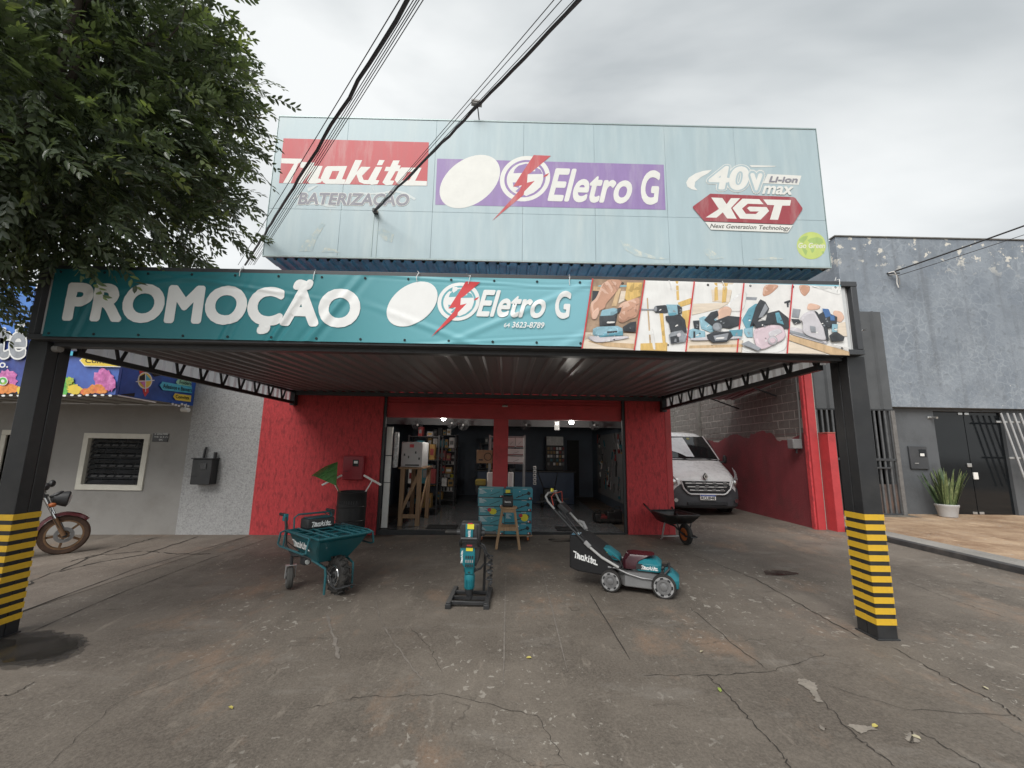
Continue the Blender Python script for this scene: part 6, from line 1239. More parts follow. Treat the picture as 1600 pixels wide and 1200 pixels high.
for nm, A, C, S in (('left', (415, 290), (572, 213), (495, 252)), ('right', (742, 213), (878, 290), (810, 252))):
    sq = thing('floor_squeegee', 'white T-handled squeegee %s' % ('leaning right out of the drum' if nm == 'right' else 'behind the green rake in the drum'), 'squeegee', dc, group='squeegees in the drum')
    B().bar(z1(*A, 8.25), z1(*C, 8.25), .03, .035).obj('head', M_white, sq, True, .006); B().tube([z1(*S, 8.25), z1(760 if nm == 'right' else 545, 335, 8.25), dc+V((.02, 0, .52))], .0125, 8).obj('handle', M_white, sq, True)
rb = thing('wall_cabinet', 'small red metal cabinet with dark window on the red wall', 'cabinet', at(552, 750, 8.62)); q0, q1 = at(537, 712, 8.6), at(566.5, 750, 8.6)
B().box(q0.x, q1.x, 8.60, 8.70, q1.z, q0.z).obj('body', mat('cabinet_red', (.30, .02, .03), .45, var=.08), rb, True, .008); B().box(q0.x+.015, q1.x-.015, 8.588, 8.599, q1.z+.015, q0.z-.015).obj('door', mat('cabinet_red2', (.28, .018, .028), .4, var=.08), rb, True, .004)
B().box(q0.x+.2, q0.x+.32, 8.58, 8.5875, q0.z-.21, q0.z-.075).obj('window', M_louvre, rb, True, .003); B().box(q0.x+.225, q0.x+.30, 8.577, 8.5795, q0.z-.15, q0.z-.10).obj('dial', M_white, rb, True); B().box(q0.x+.05, q0.x+.11, 8.582, 8.5875, q0.z-.31, q0.z-.30).obj('latch', M_black, rb, True)
wp = thing('folded_door_panel', 'tall narrow white folded door panel at the left door jamb', 'panel', (-2.47, 8.85, .05))
for k, (za, zb) in enumerate(((.06, .95), (.965, 1.5), (1.515, 2.1))): B().box(-2.53, -2.41, 8.82, 8.87, za, zb).obj('leaf', M_white, wp, True, .004)
B().box(-2.40, -2.30, 8.9, 9.0, 1.25, 2.0).obj('wrapped_roll', mat('clear_wrap', (.45, .46, .46), .25, var=.4, scale=25), wp, True, .03)

# ================================================================== delivery van in the alley
VX, VY = 5.17, 11.0
van = thing('delivery_van', 'white delivery van parked nose out in the alley beside the shop', 'van', (VX, VY, gz(VX)))
M_van = mat('van_white', (.74, .74, .74), .28, var=.03, coat=.5, dirt=(.5, .49, .46), dirt_amt=.25, dscale=2); M_vang = mat('van_grey_bumper', (.055, .058, .064), .6, var=.1); M_wind = mat('windscreen_glass', (.015, .017, .018), .05, spec=.8, coat=.5, var=.05)
def vsec(y, wb, wm, wt, zb, zm, zt):
    h = [(wb*.9, zb), (wb, zb+.1), (wb, (zb+zm)/2), (wm, zm), (wt+.03, zt-.09), (wt-.05, zt-.015), (wt*.6, zt+.012)]
    return [V((VX+x, y, z+gz(VX))) for x, z in h]+[V((VX-x, y, z+gz(VX))) for x, z in h[::-1]]
b = B(); b.loft([vsec(VY+.05, .78, .72, .62, .42, .75, .93), vsec(VY+.16, .90, .88, .78, .40, .95, 1.05), vsec(VY+.5, .975, .965, .86, .38, 1.05, 1.24), vsec(VY+.92, .985, .975, .88, .38, 1.12, 1.40), vsec(VY+1.62, .985, .975, .745, .38, 1.22, 2.12), vsec(VY+1.95, .985, .98, .78, .38, 1.3, 2.23), vsec(VY+2.6, .985, .985, .82, .38, 1.3, 2.27), vsec(VY+5.4, .985, .985, .82, .38, 1.3, 2.27)]); body = b.obj('body', M_van, van, True, .0, ang=50)
md = body.modifiers.new('sub', 'SUBSURF'); md.levels = md.render_levels = 1
g_ = gz(VX)
def wsp(u, v): # windscreen sheet
    w = .845+(.70-.845)*v; y = VY+.96+(1.56-.96)*v; z = 1.445+(2.09-1.445)*v + g_; return V((VX+u*w, y-.045-.04*(1-u*u), z))
b = B(); n = 12
for j in range(7):
    for i in range(n+1): b.v.append(tuple(wsp(-1+2*i/n, j/6)))
b.f = [[j*(n+1)+i, j*(n+1)+i+1, (j+1)*(n+1)+i+1, (j+1)*(n+1)+i] for j in range(6) for i in range(n)]; b.mi = [0]*len(b.f); wsc = b.obj('windscreen', M_wind, van, True)
b = B(); K_ = [(-.55, .93), (.06, .95), (.10, .80), (.13, .55), (.15, .32), (.18, .08), (-.1, .1), (-.3, .24), (-.55, .34), (-.9, .4), (-.95, .9)]
b.ngon([wsp(u, v)+V((0, -.012, 0)) for u, v in K_]); b.obj('sunshade_reflection', mat('silver_sunshade', (.74, .78, .80), .3, var=.12, scale=6), wsc, True)  # silver sunshade of the left half, laid just in front of the glass
B().prism([wsp(u, v)+V((0, -.008, 0)) for u, v in ((.22, .86), (.34, .86), (.33, .94), (.22, .94))], (0, .002, 0)).obj('sticker', mat('sticker', (.3, .3, .12), .5), wsc, True)
for s in (-1, 1):
    B().tube([wsp(s*.98, -.02)+V((0, -.01, 0)), wsp(s*1.0, .5)+V((0, -.01, 0)), wsp(s*1.0, 1.03)+V((0, 0, 0))], .016, 6).obj('pillar_trim', M_van, van, True)
B().tube([wsp(-.9, -.05)+V((0, -.02, 0)), wsp(0, -.045)+V((0, -.03, 0)), wsp(.9, -.05)+V((0, -.02, 0))], .02, 6).obj('cowl', M_blkp, van, True)
for u0, u1 in ((-.1, -.75), (.75, .1)): B().tube([wsp(u0, -.03)+V((0, -.03, 0)), wsp((u0+u1)/2, .04)+V((0, -.03, 0)), wsp(u1, .05)+V((0, -.025, 0))], .009, 5).obj('wiper', M_blkp, van, True)
# bumper, grille, lamps, badge, plate
def bsec(z, w, y): return [V((VX-w, y+.42, z+g_)), V((VX-w*.93, y+.17, z+g_)), V((VX-w*.62, y+.02, z+g_)), V((VX, y-.02, z+g_)), V((VX+w*.62, y+.02, z+g_)), V((VX+w*.93, y+.17, z+g_)), V((VX+w, y+.42, z+g_)), V((VX+w*.8, y+.6, z+g_)), V((VX-w*.8, y+.6, z+g_))]
b = B(); b.loft([bsec(.20, .90, VY+.06), bsec(.26, .96, VY), bsec(.50, .985, VY-.02), bsec(.66, .985, VY), bsec(.80, .96, VY+.04)]); bmp = b.obj('bumper', M_vang, van, True, .015)
B().box(VX-.52, VX+.52, VY-.052, VY-.02, g_+.29, g_+.36).obj('lower_intake', M_dark, bmp, True, .01)
for z in (.305, .335): B().box(VX-.5, VX+.5, VY-.06, VY-.053, g_+z, g_+z+.008).obj('intake_bar', M_vang, bmp, True)
for s in (-1, 1):
    fl_ = B().cyl((VX+s*.78, VY+.04, g_+.40), (VX+s*.785, VY+.01, g_+.40), .05, n=14).obj('fog_lamp', M_chrome, bmp, True)
M_bright = mat('bright_trim', (.66, .66, .66), .3, .2, var=.04)
gp = [(-.60, .885), (.60, .885), (.52, .66), (.42, .585), (-.42, .585), (-.52, .66)]
gr = B().prism([(VX+x, VY-.055, g_+z) for x, z in gp], (0, .12, 0)).obj('grille', M_dark, van, True, .006)
gp2 = [(-.67, .90), (-.60, .70), (-.50, .595), (-.43, .562), (.43, .562), (.50, .595), (.60, .70), (.67, .90)]
B().tube([(VX+x, VY-.06, g_+z) for x, z in gp2], .020, 8).obj('grille_surround', M_bright, gr, True)
for k, z in enumerate((.825, .735, .65)):
    w = .56-.055*k
    B().box(VX-w, VX+w, VY-.075, VY-.056, g_+z, g_+z+.024).obj('grille_bar', M_bright, gr, True, .004)
    for j in range(4):
        x = VX-w*.72+j*w*.48+(.05 if k % 2 else 0); B().box(x, x+.11, VY-.08, VY-.0755, g_+z+.012, g_+z+.052).obj('grille_block', M_blkp, gr, True, .003); B().box(x+.012, x+.098, VY-.083, VY-.0805, g_+z+.040, g_+z+.047).obj('grille_block_edge', M_bright, gr, True)
b = B()
bc = V((VX, VY-.005, g_+1.005))
D4 = [(0, .085), (.058, 0), (0, -.085), (-.058, 0)]; D5 = [(0, .045), (.026, 0), (0, -.045), (-.026, 0)]
for i in range(4):
    a, c = D4[i], D4[(i+1) % 4]; d_, e_ = D5[(i+1) % 4], D5[i]
    for P4 in ([a, c, d_, e_],): b.prism([bc+V((x, z*.0-.02, z)) for x, z in P4], (0, .04, 0))
B().prism([bc+V((x*1.25, .0, z*1.18)) for x, z in D4], (0, .03, 0)).obj('badge_base', M_blkp, van, True); b.obj('badge', M_chrome, van, True)
pl_ = B().box(VX+.0-.2, VX+.2, VY-.085, VY-.066, g_+.42, g_+.55).obj('number_plate', M_white, van, True, .004); B().box(VX-.197, VX+.197, VY-.0875, VY-.0855, g_+.515, g_+.547).obj('plate_band', mat('plate_blue', (.02, .06, .3), .4), pl_, True)
b = B(); put_text(b, 'RCL8I48', (VX-.175, VY-.0868, g_+.432), (VX+.175, VY-.0868, g_+.432), (VX-.175, VY-.0868, g_+.508), .035); b.obj('lettering', M_blkp, pl_, True, flat=True)
for s in (-1, 1):
    def hp(x, y, z): return V((VX+s*x, VY+y, g_+z))
    b = B(); b.loft([[hp(.70, .03, .78), hp(.90, .13, .80), hp(.93, .17, .95), hp(.74, .04, .90)], [hp(.75, .035, .92), hp(.93, .17, .95), hp(.955, .27, 1.12), hp(.84, .13, 1.06)], [hp(.86, .17, 1.07), hp(.955, .28, 1.12), hp(.955, .45, 1.24), hp(.90, .36, 1.22)]]); hl = b.obj('headlight', mat('headlamp_lens', (.45, .46, .47), .08, .3, var=.4, scale=22), van, True, .01)
    B().lathe([(.075, 0), (.06, .02), (.015, .03)], hp(.815, .06, .86), (0, -1, 0), 16).obj('reflector', M_chrome, hl, True)
    mr_ = B().sph(hp(1.04, .98, 1.44), (.06, .05, .12)).obj('mirror', M_blkp, van, True); B().bar(hp(.93, 1.0, 1.36), hp(1.03, .98, 1.38), .04, .05).obj('mirror_arm', M_blkp, mr_, True)
    B().prism([hp(.988, 1.1, 1.36), hp(.988, 1.9, 1.36), hp(.93, 1.95, 2.0), hp(.90, 1.65, 2.0)], (s*.004, 0, 0)).obj('side_window', M_wind, van, True)
    for yy in (.95, 4.3):
        c_ = V((s*.86, yy, .335)); wheel(van, 'wheel', c_, (1, 0, 0), .335, .21, .2, M_rubber, M_greyp, 0, 6)
        B().lathe([(.40, -.03), (.40, .03)], hp(.965, yy, .36), (1, 0, 0), 24).obj('wheel_arch', M_dark, van, True)  # dark disc standing in for the shade inside the wheel arch
b = B(); logo_pts = None
put_text(b, '40', (VX-.12, VY+.66, g_+1.338), (VX+.10, VY+.66, g_+1.338), (VX-.10, VY+.75, g_+1.372), .02, V((0, -.01, .012)))

# ================================================================== maroon motorcycle at the left, nose towards the grey wall
mo = thing('motorcycle', 'maroon motorcycle with muddy front wheel parked behind the left post', 'motorcycle', (-7.17, 7.15, gz(-7.17)), R(42))
wf = wheel(mo, 'front_wheel', (0, 0, .305), (0, 1, 0), .305, .09, .228, M_mudtyre, M_rust, 0, 5)
wheel(mo, 'rear_wheel', (-1.28, 0, .305), (0, 1, 0), .305, .11, .22, M_mudtyre, M_rust, 0, 5)
B().ring([(.12, -.004), (.12, .004), (.07, .004), (.07, -.004)], (0, -.05, .305), (0, 1, 0), 24).obj('brake_disc', M_silver, wf)
for s in (-1, 1): fk = B().tube([(0, s*.085, .30), (-.13, s*.085, .58)], .03, 10).obj('fork_leg', M_rust if s < 0 else M_silver, mo); B().tube([(-.13, s*.085, .58), (-.30, s*.085, .93)], .019, 10).obj('fork_tube', M_chrome, fk)
b = B(); rings = []
for i in range(13):
    a = R(42+i*12.2); rr_ = .345+(.01 if 3 < i < 9 else 0); cx_, cz_ = rr_*math.cos(a), .305+rr_*math.sin(a); n_ = V((math.cos(a), 0, math.sin(a))); w_ = .062*(1 if 0 < i < 12 else .6)
    c_ = V((cx_, 0, cz_)); rings.append([c_+V((0, -w_, 0))-n_*.04, c_+V((0, -w_*.8, 0)), c_+n_*.012, c_+V((0, w_*.8, 0)), c_+V((0, w_, 0))-n_*.04, c_-n_*.012])
b.loft(rings); b.obj('front_fender', M_maroon, mo)
b = B(); b.lathe([(.02, -.2), (.09, -.16), (.122, -.03), (.125, .0), (.105, .015), (.02, .025)], (-.03, 0, .87), (1, 0, -.12), 20); hlm = b.obj('headlight', M_blkp, mo); B().lathe([(.105, 0), (.07, .015), (.01, .02)], (-.012, 0, .868), (1, 0, -.12), 20).obj('lens', mat('moto_lens', (.5, .5, .5), .1), hlm)
b = B(); b.lathe([(.085, 0), (.088, .03), (.07, .045), (.01, .05)], (-.155, 0, .93), (-.5, 0, .8), 16); b.obj('instrument', M_blkp, mo)
b = B(); b.tube([(-.46, -.37, 1.0), (-.36, -.3, 1.03), (-.30, -.12, .97), (-.30, .12, .97), (-.36, .3, 1.03), (-.46, .37, 1.0)], .012, 8); hbm = b.obj('handlebar', M_chrome, mo)
for s in (-1, 1):
    B().cyl((-.44, s*.35, 1.005), (-.56, s*.40, .985), .018, n=8).obj('grip', M_rubber, hbm); B().tube([(-.36, s*.29, 1.03), (-.3, s*.36, 1.13)], .006, 6).obj('mirror_stem', M_black, mo); B().sph((-.27, s*.38, 1.10), (.045, .085, .06), 12, 7).obj('mirror', M_blkp, mo); B().sph((-.18, s*.17, .80), (.045, .035, .035)).obj('indicator', M_orange, mo)
B().obox((-.30, 0, .93), (.08, .22, .04)).obj('fork_yoke', M_black, mo, bev=.008)
tk = [[V((x, y*w, z0+z*h)) for y, z in ((-1, .1), (-1.05, .55), (-.7, .95), (0, 1.02), (.7, .95), (1.05, .55), (1, .1), (0, 0))] for x, w, z0, h in ((-.34, .06, .80, .1), (-.42, .12, .74, .2), (-.60, .14, .71, .25), (-.75, .11, .72, .2), (-.85, .07, .74, .1))]
tnk = B().loft(tk).obj('fuel_tank', M_maroon, mo, ang=60); B().obox((-.52, -.148, .86), (.16, .006, .022), (0, R(-6), 0)).obj('tank_badge', M_prw, tnk)
B().loft([[V((x, y*w, z)) for y, z in ((-1, z0), (-1, z0+.06), (0, z0+.08), (1, z0+.06), (1, z0))] for x, w, z0 in ((-.8, .09, .76), (-1.1, .13, .76), (-1.5, .11, .82))]).obj('seat', M_blkp, mo); B().loft([[V((x, y*.12, z0+z)) for y, z in ((-1, 0), (-1, .12), (1, .12), (1, 0))] for x, z0 in ((-.85, .6), (-1.2, .64), (-1.55, .7))]).obj('side_panel', M_maroon, mo, bev=.02)
b = B(); b.tube([(-.32, 0, .9), (-.45, 0, .5), (-.62, 0, .26), (-.9, 0, .26), (-1.0, 0, .55), (-.5, 0, .78)], .022, 8); b.tube([(-.95, -.1, .35), (-1.28, -.1, .305)], .022, 8); b.tube([(-.95, .1, .35), (-1.28, .1, .305)], .022, 8); b.obj('frame', M_black, mo)
b = B(); b.obox((-.66, 0, .38), (.30, .24, .22)); b.obox((-.60, 0, .56), (.16, .16, .20), (0, R(-12), 0)); eng = b.obj('engine', M_silver, mo, bev=.03)
for k in range(5): B().obox((-.60, 0, .48+k*.035), (.20, .2, .008), (0, R(-12), 0)).obj('cooling_fin', M_silver, eng)
B().tube([(-.50, -.08, .56), (-.38, -.1, .45), (-.42, -.12, .24), (-.7, -.14, .2), (-1.5, -.16, .3)], [.018, .018, .02, .03, .04], 9).obj('exhaust', M_chrome, mo); B().bar((-.8, .06, .25), (-.7, .32, 0.01), .02, .02).obj('side_stand', M_black, mo)
b = B(); b.tube([(-.28, -.1, .95), (-.2, -.14, .8), (-.16, -.12, .6), (-.06, -.11, .42)], .005, 5); b.tube([(-.3, .1, .95), (-.18, .13, .86), (-.2, .1, .68)], .005, 5); b.obj('brake_hose', M_black, mo); B().sph((-.33, -.05, .68), (.04, .03, .04)).obj('horn', M_black, mo)

# ================================================================== potted plant
pc = V((11.12, 10.72, gz(11)+.03)); pp = thing('potted_plant', 'pale oval pot of variegated upright leaves against the grey wall', 'plant', pc)
B().lathe([(.15, 0), (.175, .02), (.215, .25), (.228, .27), (.232, .31), (.22, .32), (.205, .27), (.01, .26)], (0, 0, 0), (0, 0, 1), 28).obj('pot', mat('pale_pot', (.46, .46, .46), .55, var=.06, dirt=(.25, .22, .2), dirt_amt=.3), pp)
M_sv = [mat('leaf_sword', (.10, .14, .055), .45, var=.35, scale=9, stretch=(3, 3, .8), dirt=(.33, .36, .17), dirt_amt=.8, dscale=7), mat('leaf_sword_dark', (.06, .095, .045), .45, var=.4, scale=12)]
rp = random.Random(4)
for i in range(64):
    a = rp.uniform(0, 6.28); r1 = rp.uniform(.02, .19); base = V((r1*math.cos(a), r1*math.sin(a)*.8, .25)); ln = rp.uniform(.5, 1.0); tilt = r1*1.15+rp.uniform(0, .14); d_ = V((math.cos(a)*tilt, math.sin(a)*tilt*.8, 1)).normalized(); s_ = V((-math.sin(a+rp.uniform(-1, 1)), math.cos(a+rp.uniform(-1, 1)), 0)).normalized(); n_ = s_.cross(d_)
    w = rp.uniform(.028, .044); b = B(); vs = []
    for j, (f, ww) in enumerate(((0, .7), (.3, 1), (.6, 1), (.85, .6), (1, .04))):
        p = base+d_*ln*f+n_*(.05*f*f)+V((math.cos(a), math.sin(a), 0))*(.03*f*f); vs += [p-s_*w*ww, p+n_*.008, p+s_*w*ww]
    b.add(vs, [(3*j+k, 3*j+k+1, 3*j+k+4, 3*j+k+3) for j in range(4) for k in range(2)]); b.obj('leaf', M_sv[i % 3 == 0], pp)

# ================================================================== inside the shop
def mat_floor(px, py, w, lab):
    p = at(px, py, 8.98); t_ = thing('door_mat', lab, 'mat', (p.x, 9.0, .05)); B().box(p.x-w/2, p.x+w/2, 8.85, 9.3, .047, .06).obj('pad', mat('mat_black', (.012, .012, .013), .9, var=.3, scale=40), t_, True, .004); B().box(p.x-w*.35, p.x+w*.35, 8.98, 9.02, .0605, .063).obj('print_line', mat('mat_print', (.06, .06, .06), .9), t_, True)
mat_floor(690, 828, .62, 'thin black door mat inside the left doorway'); mat_floor(893, 828, .62, 'thin black door mat inside the right doorway')
ORD = ('first', 'second', 'third', 'fourth', 'fifth', 'sixth', 'seventh', 'eighth')
def shelf_unit(short, lab, x0, x1, y0, y1, z1, n, mp, mi, seed, fill, name='shelf_unit'):
    t_ = thing(name, lab, 'shelf', ((x0+x1)/2, (y0+y1)/2, .045)); r = random.Random(seed); cnt_ = {}
    for x in (x0, x1-.04):
        for y in (y0, y1-.04): B().box(x, x+.04, y, y+.04, .045, z1).obj('upright', mp, t_, True)
    for k in range(n):
        z = .2+(z1-.25)*k/max(1, n-1); B().box(x0+.003, x1-.003, y0+.003, y1-.003, z, z+.025).obj('shelf', mp, t_, True)
    for k in range(n):
        z = .2+(z1-.25)*k/max(1, n-1)+.0255; hh = (z1-.25)/max(1, n-1)-.06
        if k == n-1 and n > 1: hh = .25
        x = x0+.05
        while x < x1-.12:
            w = r.uniform(.08, .22)
            if r.random() < fill and x+w < x1-.04:
                mc_ = r.choice(mi); cnt_[k] = cnt_.get(k, 0)+1
                g_t = thing('boxed_goods', '%s box, %s from the left on the %s shelf of the %s' % (mc_.name.split('_')[-1], ORD[cnt_[k]-1], ('lowest', 'second', 'third', 'fourth', 'fifth', 'sixth')[k], short), 'box', (x, y0+.1, z), group='boxed goods on the shop shelves'); h_ = hh*r.uniform(.45, .95)
                B().box(0, w, -.05, .2, 0, h_).obj('carton', mc_, g_t); B().box(w*.15, w*.85, -.052, -.0505, h_*.3, h_*.7).obj('label', r.choice(mi), g_t)
            x += w+r.uniform(.01, .05)
GM = [mat('goods_'+n_, c_, .5, var=.2, scale=12) for n_, c_ in (('dim_grey', (.16, .16, .16)), ('dim_teal', (.03, .14, .17)), ('dim_white', (.6, .6, .58)), ('dim_black', (.02, .02, .02)), ('dim_ochre', (.28, .17, .05)), ('dim_red', (.2, .03, .03)))]
# wooden stand with the white machine
ws_ = thing('timber_stand', 'tall raw timber stand inside the left doorway', 'stand', (-2.05, 9.4, .045))
for x, y in ((-2.28, 9.15), (-1.92, 9.15), (-2.28, 10.2), (-1.92, 10.2)): B().box(x, x+.09, y, y+.07, .045, 1.22).obj('leg', M_wood2, ws_, True, .004)
B().bar((-2.24, 9.17, .3), (-1.9, 9.19, 1.1), .03, .07).obj('brace', M_wood2, ws_, True); B().bar((-1.87, 9.2, .1), (-1.87, 10.2, 1.15), .03, .07).obj('brace', M_wood2, ws_, True); B().box(-2.32, -1.80, 9.12, 10.3, 1.222, 1.26).obj('top', M_wood2, ws_, True, .004); B().box(-2.19, -1.925, 9.16, 9.2, .2, .28).obj('rail', M_wood2, ws_, True)
wm = thing('white_crate', 'white boxed machine with red mark on the timber stand', 'box', (-2.05, 9.5, 1.262)); B().box(-2.30, -1.84, 9.2, 9.9, 1.262, 1.80).obj('case', mat('machine_white', (.5, .5, .5), .5, var=.06), wm, True, .015); B().box(-2.12, -2.03, 9.192, 9.199, 1.68, 1.75).obj('badge', M_redtag, wm, True); B().box(-2.2, -1.9, 9.19, 9.199, 1.29, 1.32).obj('base_slot', M_blkp, wm, True)
for i, (x, z) in enumerate(((-2.24, 1.5), (-2.15, 1.45), (-2.0, 1.55), (-1.92, 1.42))): B().box(x, x+.03, 9.193, 9.199, z, z+.05).obj('mark', M_blkp, wm, True)
shelf_unit('dark rack', 'dark rack behind the white machine', -2.5, -1.7, 10.6, 11.2, 2.0, 4, M_blkp, GM, 3, .7)
shelf_unit('tall dim unit', 'tall dim shelf unit at the far left of the shop', -2.4, -1.5, 12.4, 12.9, 2.1, 6, M_blkp, GM, 4, .8)
shelf_unit('rear wall unit', 'dark shelf of tools along the rear wall', -.95, .3, 14.6, 15.1, 1.9, 5, M_blkp, GM, 5, .75)
# lit display case
q0, q1 = at(688, 690, 13.5), at(711, 758, 13.5); dcab = thing('display_case', 'narrow glass display case with small goods at the back of the shop', 'display case', (q0.x, 13.5, .05))
B().box(q0.x, q1.x, 13.5, 13.9, .05, q0.z).obj('case', mat('case_dark', (.03, .03, .03), .4), dcab, True); rq = random.Random(9)
for k in range(7):
    z = .35+(q0.z-.45)*k/7; B().box(q0.x+.02, q1.x-.02, 13.45, 13.499, z, z+.015).obj('shelf', M_alu, dcab, True)
    for j in range(4): x = q0.x+.05+j*.11; B().box(x, x+rq.uniform(.05, .09), 13.44, 13.49, z+.016, z+.03+rq.uniform(.06, .16)).obj('item', rq.choice([M_paper, M_paper, M_greyp, M_yeltag, M_paper]), dcab, True)
ctr = thing('shop_counter', 'long dark blue sales counter at the back of the shop', 'counter', (.2, 13, .05)); B().box(-.9, 2.1, 13.2, 13.8, .05, 1.0).obj('front', mat('counter_blue', (.02, .04, .08), .4), ctr, True, .01); B().box(-.95, 2.15, 13.15, 13.85, 1.003, 1.04).obj('top', M_blkp, ctr, True, .005)
# island shelf behind the pillar
shelf_unit('grey island', 'grey shelf island behind the red middle pillar', -.42, .42, 9.6, 10.1, 2.0, 4, M_greyp, [GM[0], GM[3], M_kraft], 6, .25)
for (x0, x1, ya, yb, lab, m) in ((745, 769, 703, 724, 'kraft fan carton on the shelf left of the pillar', M_kraft), (793, 805, 684, 699, 'white drill carton, left one of the top pair right of the pillar', M_paper), (806, 818, 684, 699, 'white drill carton, right one of the top pair right of the pillar', M_paper), (793, 818, 701, 712, 'wide pale grinder carton below the drill cartons', M_paper), (793, 818, 713, 725, 'lowest wide pale carton right of the pillar', M_paper)):
    a_, c_ = at(x0, ya, 9.5), at(x1, yb, 9.5); cb_ = thing('product_carton', lab, 'carton', (a_.x, 9.5, c_.z), group='cartons on the island shelf'); B().box(a_.x, c_.x, 9.5, 9.8, c_.z, a_.z).obj('box', m, cb_, True, .004)
    w = c_.x-a_.x; h = a_.z-c_.z
    if m is M_kraft: B().torus((a_.x+w*.72, 9.497, c_.z+h*.5), (0, -1, 0), h*.28, .008, 16, 5).obj('fan_print', M_blkp, cb_, True); B().box(a_.x+.05, a_.x+w*.4, 9.496, 9.4995, c_.z+h*.2, c_.z+h*.3).obj('print_line', M_blkp, cb_, True)
    else: B().bar((a_.x+w*.35, 9.497, c_.z+h*.3), (a_.x+w*.7, 9.497, c_.z+h*.6), .004, h*.22, (0, -1, 0)).obj('tool_print', M_blkp, cb_, True); B().box(a_.x+.01, c_.x-.01, 9.496, 9.4995, c_.z+.01, c_.z+.03).obj('print_line', GM[5], cb_, True)
b = B(); wc = []
for x0, x1, lab in ((761, 771.5, 'white plastic canister left of the pillar base'), (794, 802, 'white plastic canister right of the pillar base')):
    a_, c_ = at(x0, 738, 9.3), at(x1, 764, 9.3); cn = thing('canister', lab, 'canister', (a_.x, 9.3, .05)); B().box(a_.x, c_.x, 9.3, 9.5, .62, a_.z).obj('body', M_white, cn, True, .02); B().cyl(((a_.x+c_.x)/2, 9.4, a_.z), ((a_.x+c_.x)/2, 9.4, a_.z+.04), .025, n=10).obj('cap', M_blkp, cn, True); B().box(a_.x-.02, c_.x+.02, 9.28, 9.56, .05, .618).obj('plinth', GM[3], cn, True)
q = at(752, 755, 9.2); yb_ = thing('yellow_machine', 'low yellow and black machine left of the pillar base', 'machine', q); B().box(q.x-.13, q.x+.09, 9.2, 9.5, q.z-.05, q.z+.07).obj('body', mat('dull_yellow', (.30, .22, .03), .5), yb_, True, .02); B().box(q.x-.12, q.x+.08, 9.19, 9.2, q.z-.2, q.z-.055).obj('base', GM[3], yb_, True, .01)
# hanging round fans and signs under the ceiling
for px, py, lab in ((652, 664, 'dark round wall fan hanging at the far left under the shop ceiling'), (706, 661, 'dark round wall fan hanging right of the left lit bulb'), (724, 664, 'dark round wall fan hanging beside the middle pillar'), (822, 664, 'dark round wall fan hanging right of the middle pillar'), (929, 664, 'dark round wall fan hanging near the right jamb')):
    p = at(px, py, 10.4); fn = thing('wall_fan', lab, 'fan', p, group='round fans under the shop ceiling'); r_f = .13
    for k in range(4): B().torus(p, (0, -1, .1), r_f*(1-k*.24), .006, 20, 5).obj('guard_ring', M_blkp, fn, True) if k < 3 else B().sph(p, .03).obj('hub', M_greyp, fn, True)
    for k in range(3): a = k*2.09; B().obox(p+V((.065*math.cos(a), .02, .065*math.sin(a))), (.1, .006, .05), (R(20), -a, 0)).obj('blade', M_blkp, fn, True)
    B().cyl(p+V((0, .03, .05)), V((p.x, p.y+.03, 2.92)), .01, n=6).obj('stem', M_blkp, fn, True)
p = at(870, 664, 9.9); hs = thing('hanging_sign', 'small square white framed sign hanging from the shop ceiling', 'sign', p); B().box(p.x-.06, p.x+.06, 9.9, 9.91, p.z-.12, p.z+.09).obj('board', GM[0], hs, True); B().box(p.x-.04, p.x+.04, 9.895, 9.899, p.z+.0, p.z+.07).obj('picture', M_paper, hs, True); B().cyl((p.x, 9.905, p.z+.09), (p.x, 9.905, 2.92), .004, n=5).obj('cord', M_blkp, hs, True)
# back wall cabinet, doorway, right-hand tool wall
a_, c_ = at(854, 682, 14.4), at(880, 722, 14.4); cbn = thing('goods_cabinet', 'pale topped cabinet crowded with small goods at the back right', 'cabinet', (a_.x, 14.4, 1)); B().box(a_.x, c_.x, 14.4, 14.7, c_.z-1.0, a_.z).obj('carcass', GM[3], cbn, True); B().box(a_.x, c_.x, 14.38, 14.399, a_.z-.3, a_.z).obj('header', GM[2], cbn, True)
for k in range(5):
    for j in range(6): B().box(a_.x+.03+j*.1, a_.x+.1+j*.1, 14.36, 14.399, a_.z-.45-k*.13, a_.z-.36-k*.13).obj('item', rq.choice(GM+[M_paper]), cbn, True)
a_, c_ = at(886, 688, 15.45), at(905, 760, 15.45); B().box(a_.x, c_.x, 15.46, 15.497, .05, a_.z).obj('inner_door', M_dark, shop, True)
tw = thing('tool_wall', 'pegboard of hanging tools along the right inner wall', 'pegboard', (3.1, 11, .05)); B().box(3.11, 3.147, 9.6, 14.5, .3, 2.2).obj('board', mat('pegboard', (.22, .225, .23), .6), tw, True)
for i in range(70):
    y = rq.uniform(9.7, 14.3); z = rq.uniform(.4, 2.05); ln = rq.uniform(.12, .38); a = rq.uniform(-.6, .6)
    hk = B().bar((3.085, y, z), (3.085, y+ln*math.sin(a), z+ln*math.cos(a)), .03, rq.uniform(.02, .05)).obj('hung_tool', rq.choice([GM[0], GM[2], GM[3], GM[5], M_alu, GM[1]]), tw, True)
    if i % 2: B().obox((3.075, y, z), (.04, rq.uniform(.05, .12), rq.uniform(.04, .08)), (a, 0, 0)).obj('tool_head', rq.choice(GM), hk, True)
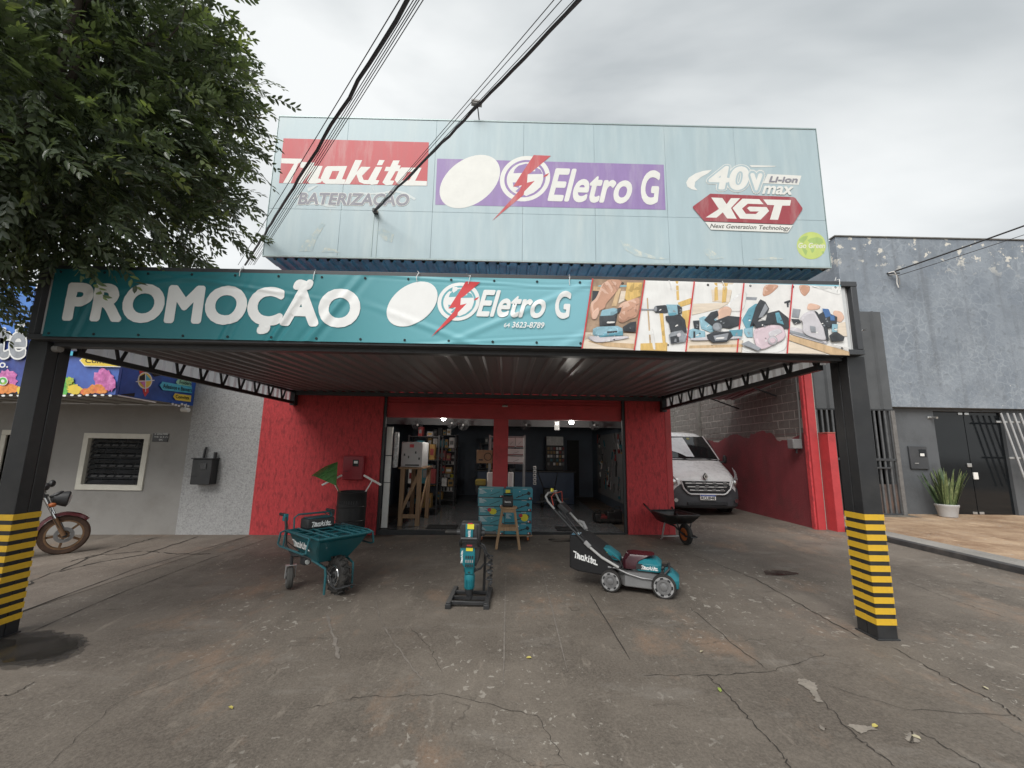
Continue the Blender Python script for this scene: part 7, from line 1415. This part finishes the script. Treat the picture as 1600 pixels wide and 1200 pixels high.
for k, (px, py, m, w, h) in enumerate(((943, 793, GM[5], .2, .16), (956, 798, GM[3], .22, .25), (966, 806, M_blkp, .2, .28), (949, 806, M_alu, .1, .1), (935, 800, GM[3], .16, .2))):
    p = at(px, py, 9.9); it = thing('power_tool', 'small %s machine standing on the floor at the right inner wall' % ('dull red', 'dark low', 'tall black', 'silver', 'dark leftmost')[k], 'machine', (p.x, 9.9, .046), group='machines on the shop floor'); B().box(-w/2, w/2, 0, .3, 0, h).obj('body', m, it, bev=.03); B().cyl((-w*.3, -.02, .05), (w*.3, -.02, .05), .05, n=12).obj('roller', M_rubber, it); B().tube([(-w*.3, .05, h), (-w*.3, .05, h+.08), (w*.3, .05, h+.08), (w*.3, .05, h)], .012, 6).obj('handle', M_blkp, it)
tl_ = thing('tiller', 'dark garden tiller silhouetted before the back counter', 'machine', (1.25, 12.3, .045)); q = tl_
for x in (-.22, .22): wheel(tl_, 'wheel', (x, 0, .2), (1, 0, 0), .2, .09, .1, M_rubber, M_greyp)
B().obox((0, .05, .42), (.36, .4, .26)).obj('engine', GM[3], tl_, bev=.04); B().tube([(-.15, .2, .5), (-.3, .6, .95)], .015).obj('handle', M_blkp, tl_); B().tube([(.15, .2, .5), (.3, .6, .95)], .015).obj('handle', M_blkp, tl_); B().bar((-.4, -.3, .2), (.5, -.3, .3), .05, .05).obj('tine_bar', M_blkp, tl_)
for k in range(5):
    p = at(835.5, 731+k*6, 9.9); sb = thing('small_pack', ('topmost', 'second', 'middle', 'fourth', 'lowest')[k]+' white pack of the upright row beside the island shelf', 'pack', p, group='white packs beside the island shelf'); B().box(p.x-.035, p.x+.035, 9.9, 10.0, p.z-.035, p.z+.035).obj('pack', GM[2], sb, True, .004); B().box(p.x-.02, p.x+.02, 9.897, 9.8995, p.z-.015, p.z+.015).obj('print', M_blkp, sb, True)

# ================================================================== fallen leaves on the concrete
M_lf = [mat('fallen_yellow', (.42, .36, .10), .6), mat('fallen_green', (.26, .34, .07), .6), mat('fallen_pale', (.42, .38, .26), .7)]
for i, (px, py, m, lab) in enumerate(((822, 1029, 0, 'yellow fallen leaf in the middle of the apron'), (1126, 1083, 1, 'green fallen leaf lying in a crack'), (363, 1109, 0, 'pale yellow fallen leaf at the lower left'), (1098, 1018, 2, 'dry fallen leaf ahead of the mower'), (1424, 1150, 2, 'dry fallen leaf at the lower right patch'), (1363, 1137, 0, 'small yellow leaf on the bare patch'), (1545, 1079, 2, 'dry leaf near the right edge'))):
    p = gt(px, py); a = i*1.3; b = B(); l_ = .045 if m != 1 else .06
    pts = [V((0, 0, .004)), V((l_*.3, .012, .010)), V((l_*.75, .010, .012)), V((l_, 0, .004)), V((l_*.75, -.010, .008)), V((l_*.3, -.012, .006)), V((l_*.5, 0, .005))]
    b.add(pts+[q_-V((0, 0, .0012)) for q_ in pts], [(0, 1, 6), (1, 2, 3, 6), (6, 3, 4, 5), (0, 6, 5), (7, 13, 8), (8, 13, 10, 9), (13, 12, 11, 10), (7, 12, 13), (0, 7, 8, 1), (1, 8, 9, 2), (2, 9, 10, 3), (3, 10, 11, 4), (4, 11, 12, 5), (5, 12, 7, 0)])
    o = b.obj('fallen_leaf', M_lf[m], None, loc=(p.x, p.y, gz(p.x)+.003), label=lab, cat='leaf', group='fallen leaves on the apron'); o.rotation_euler = (0, 0, a)
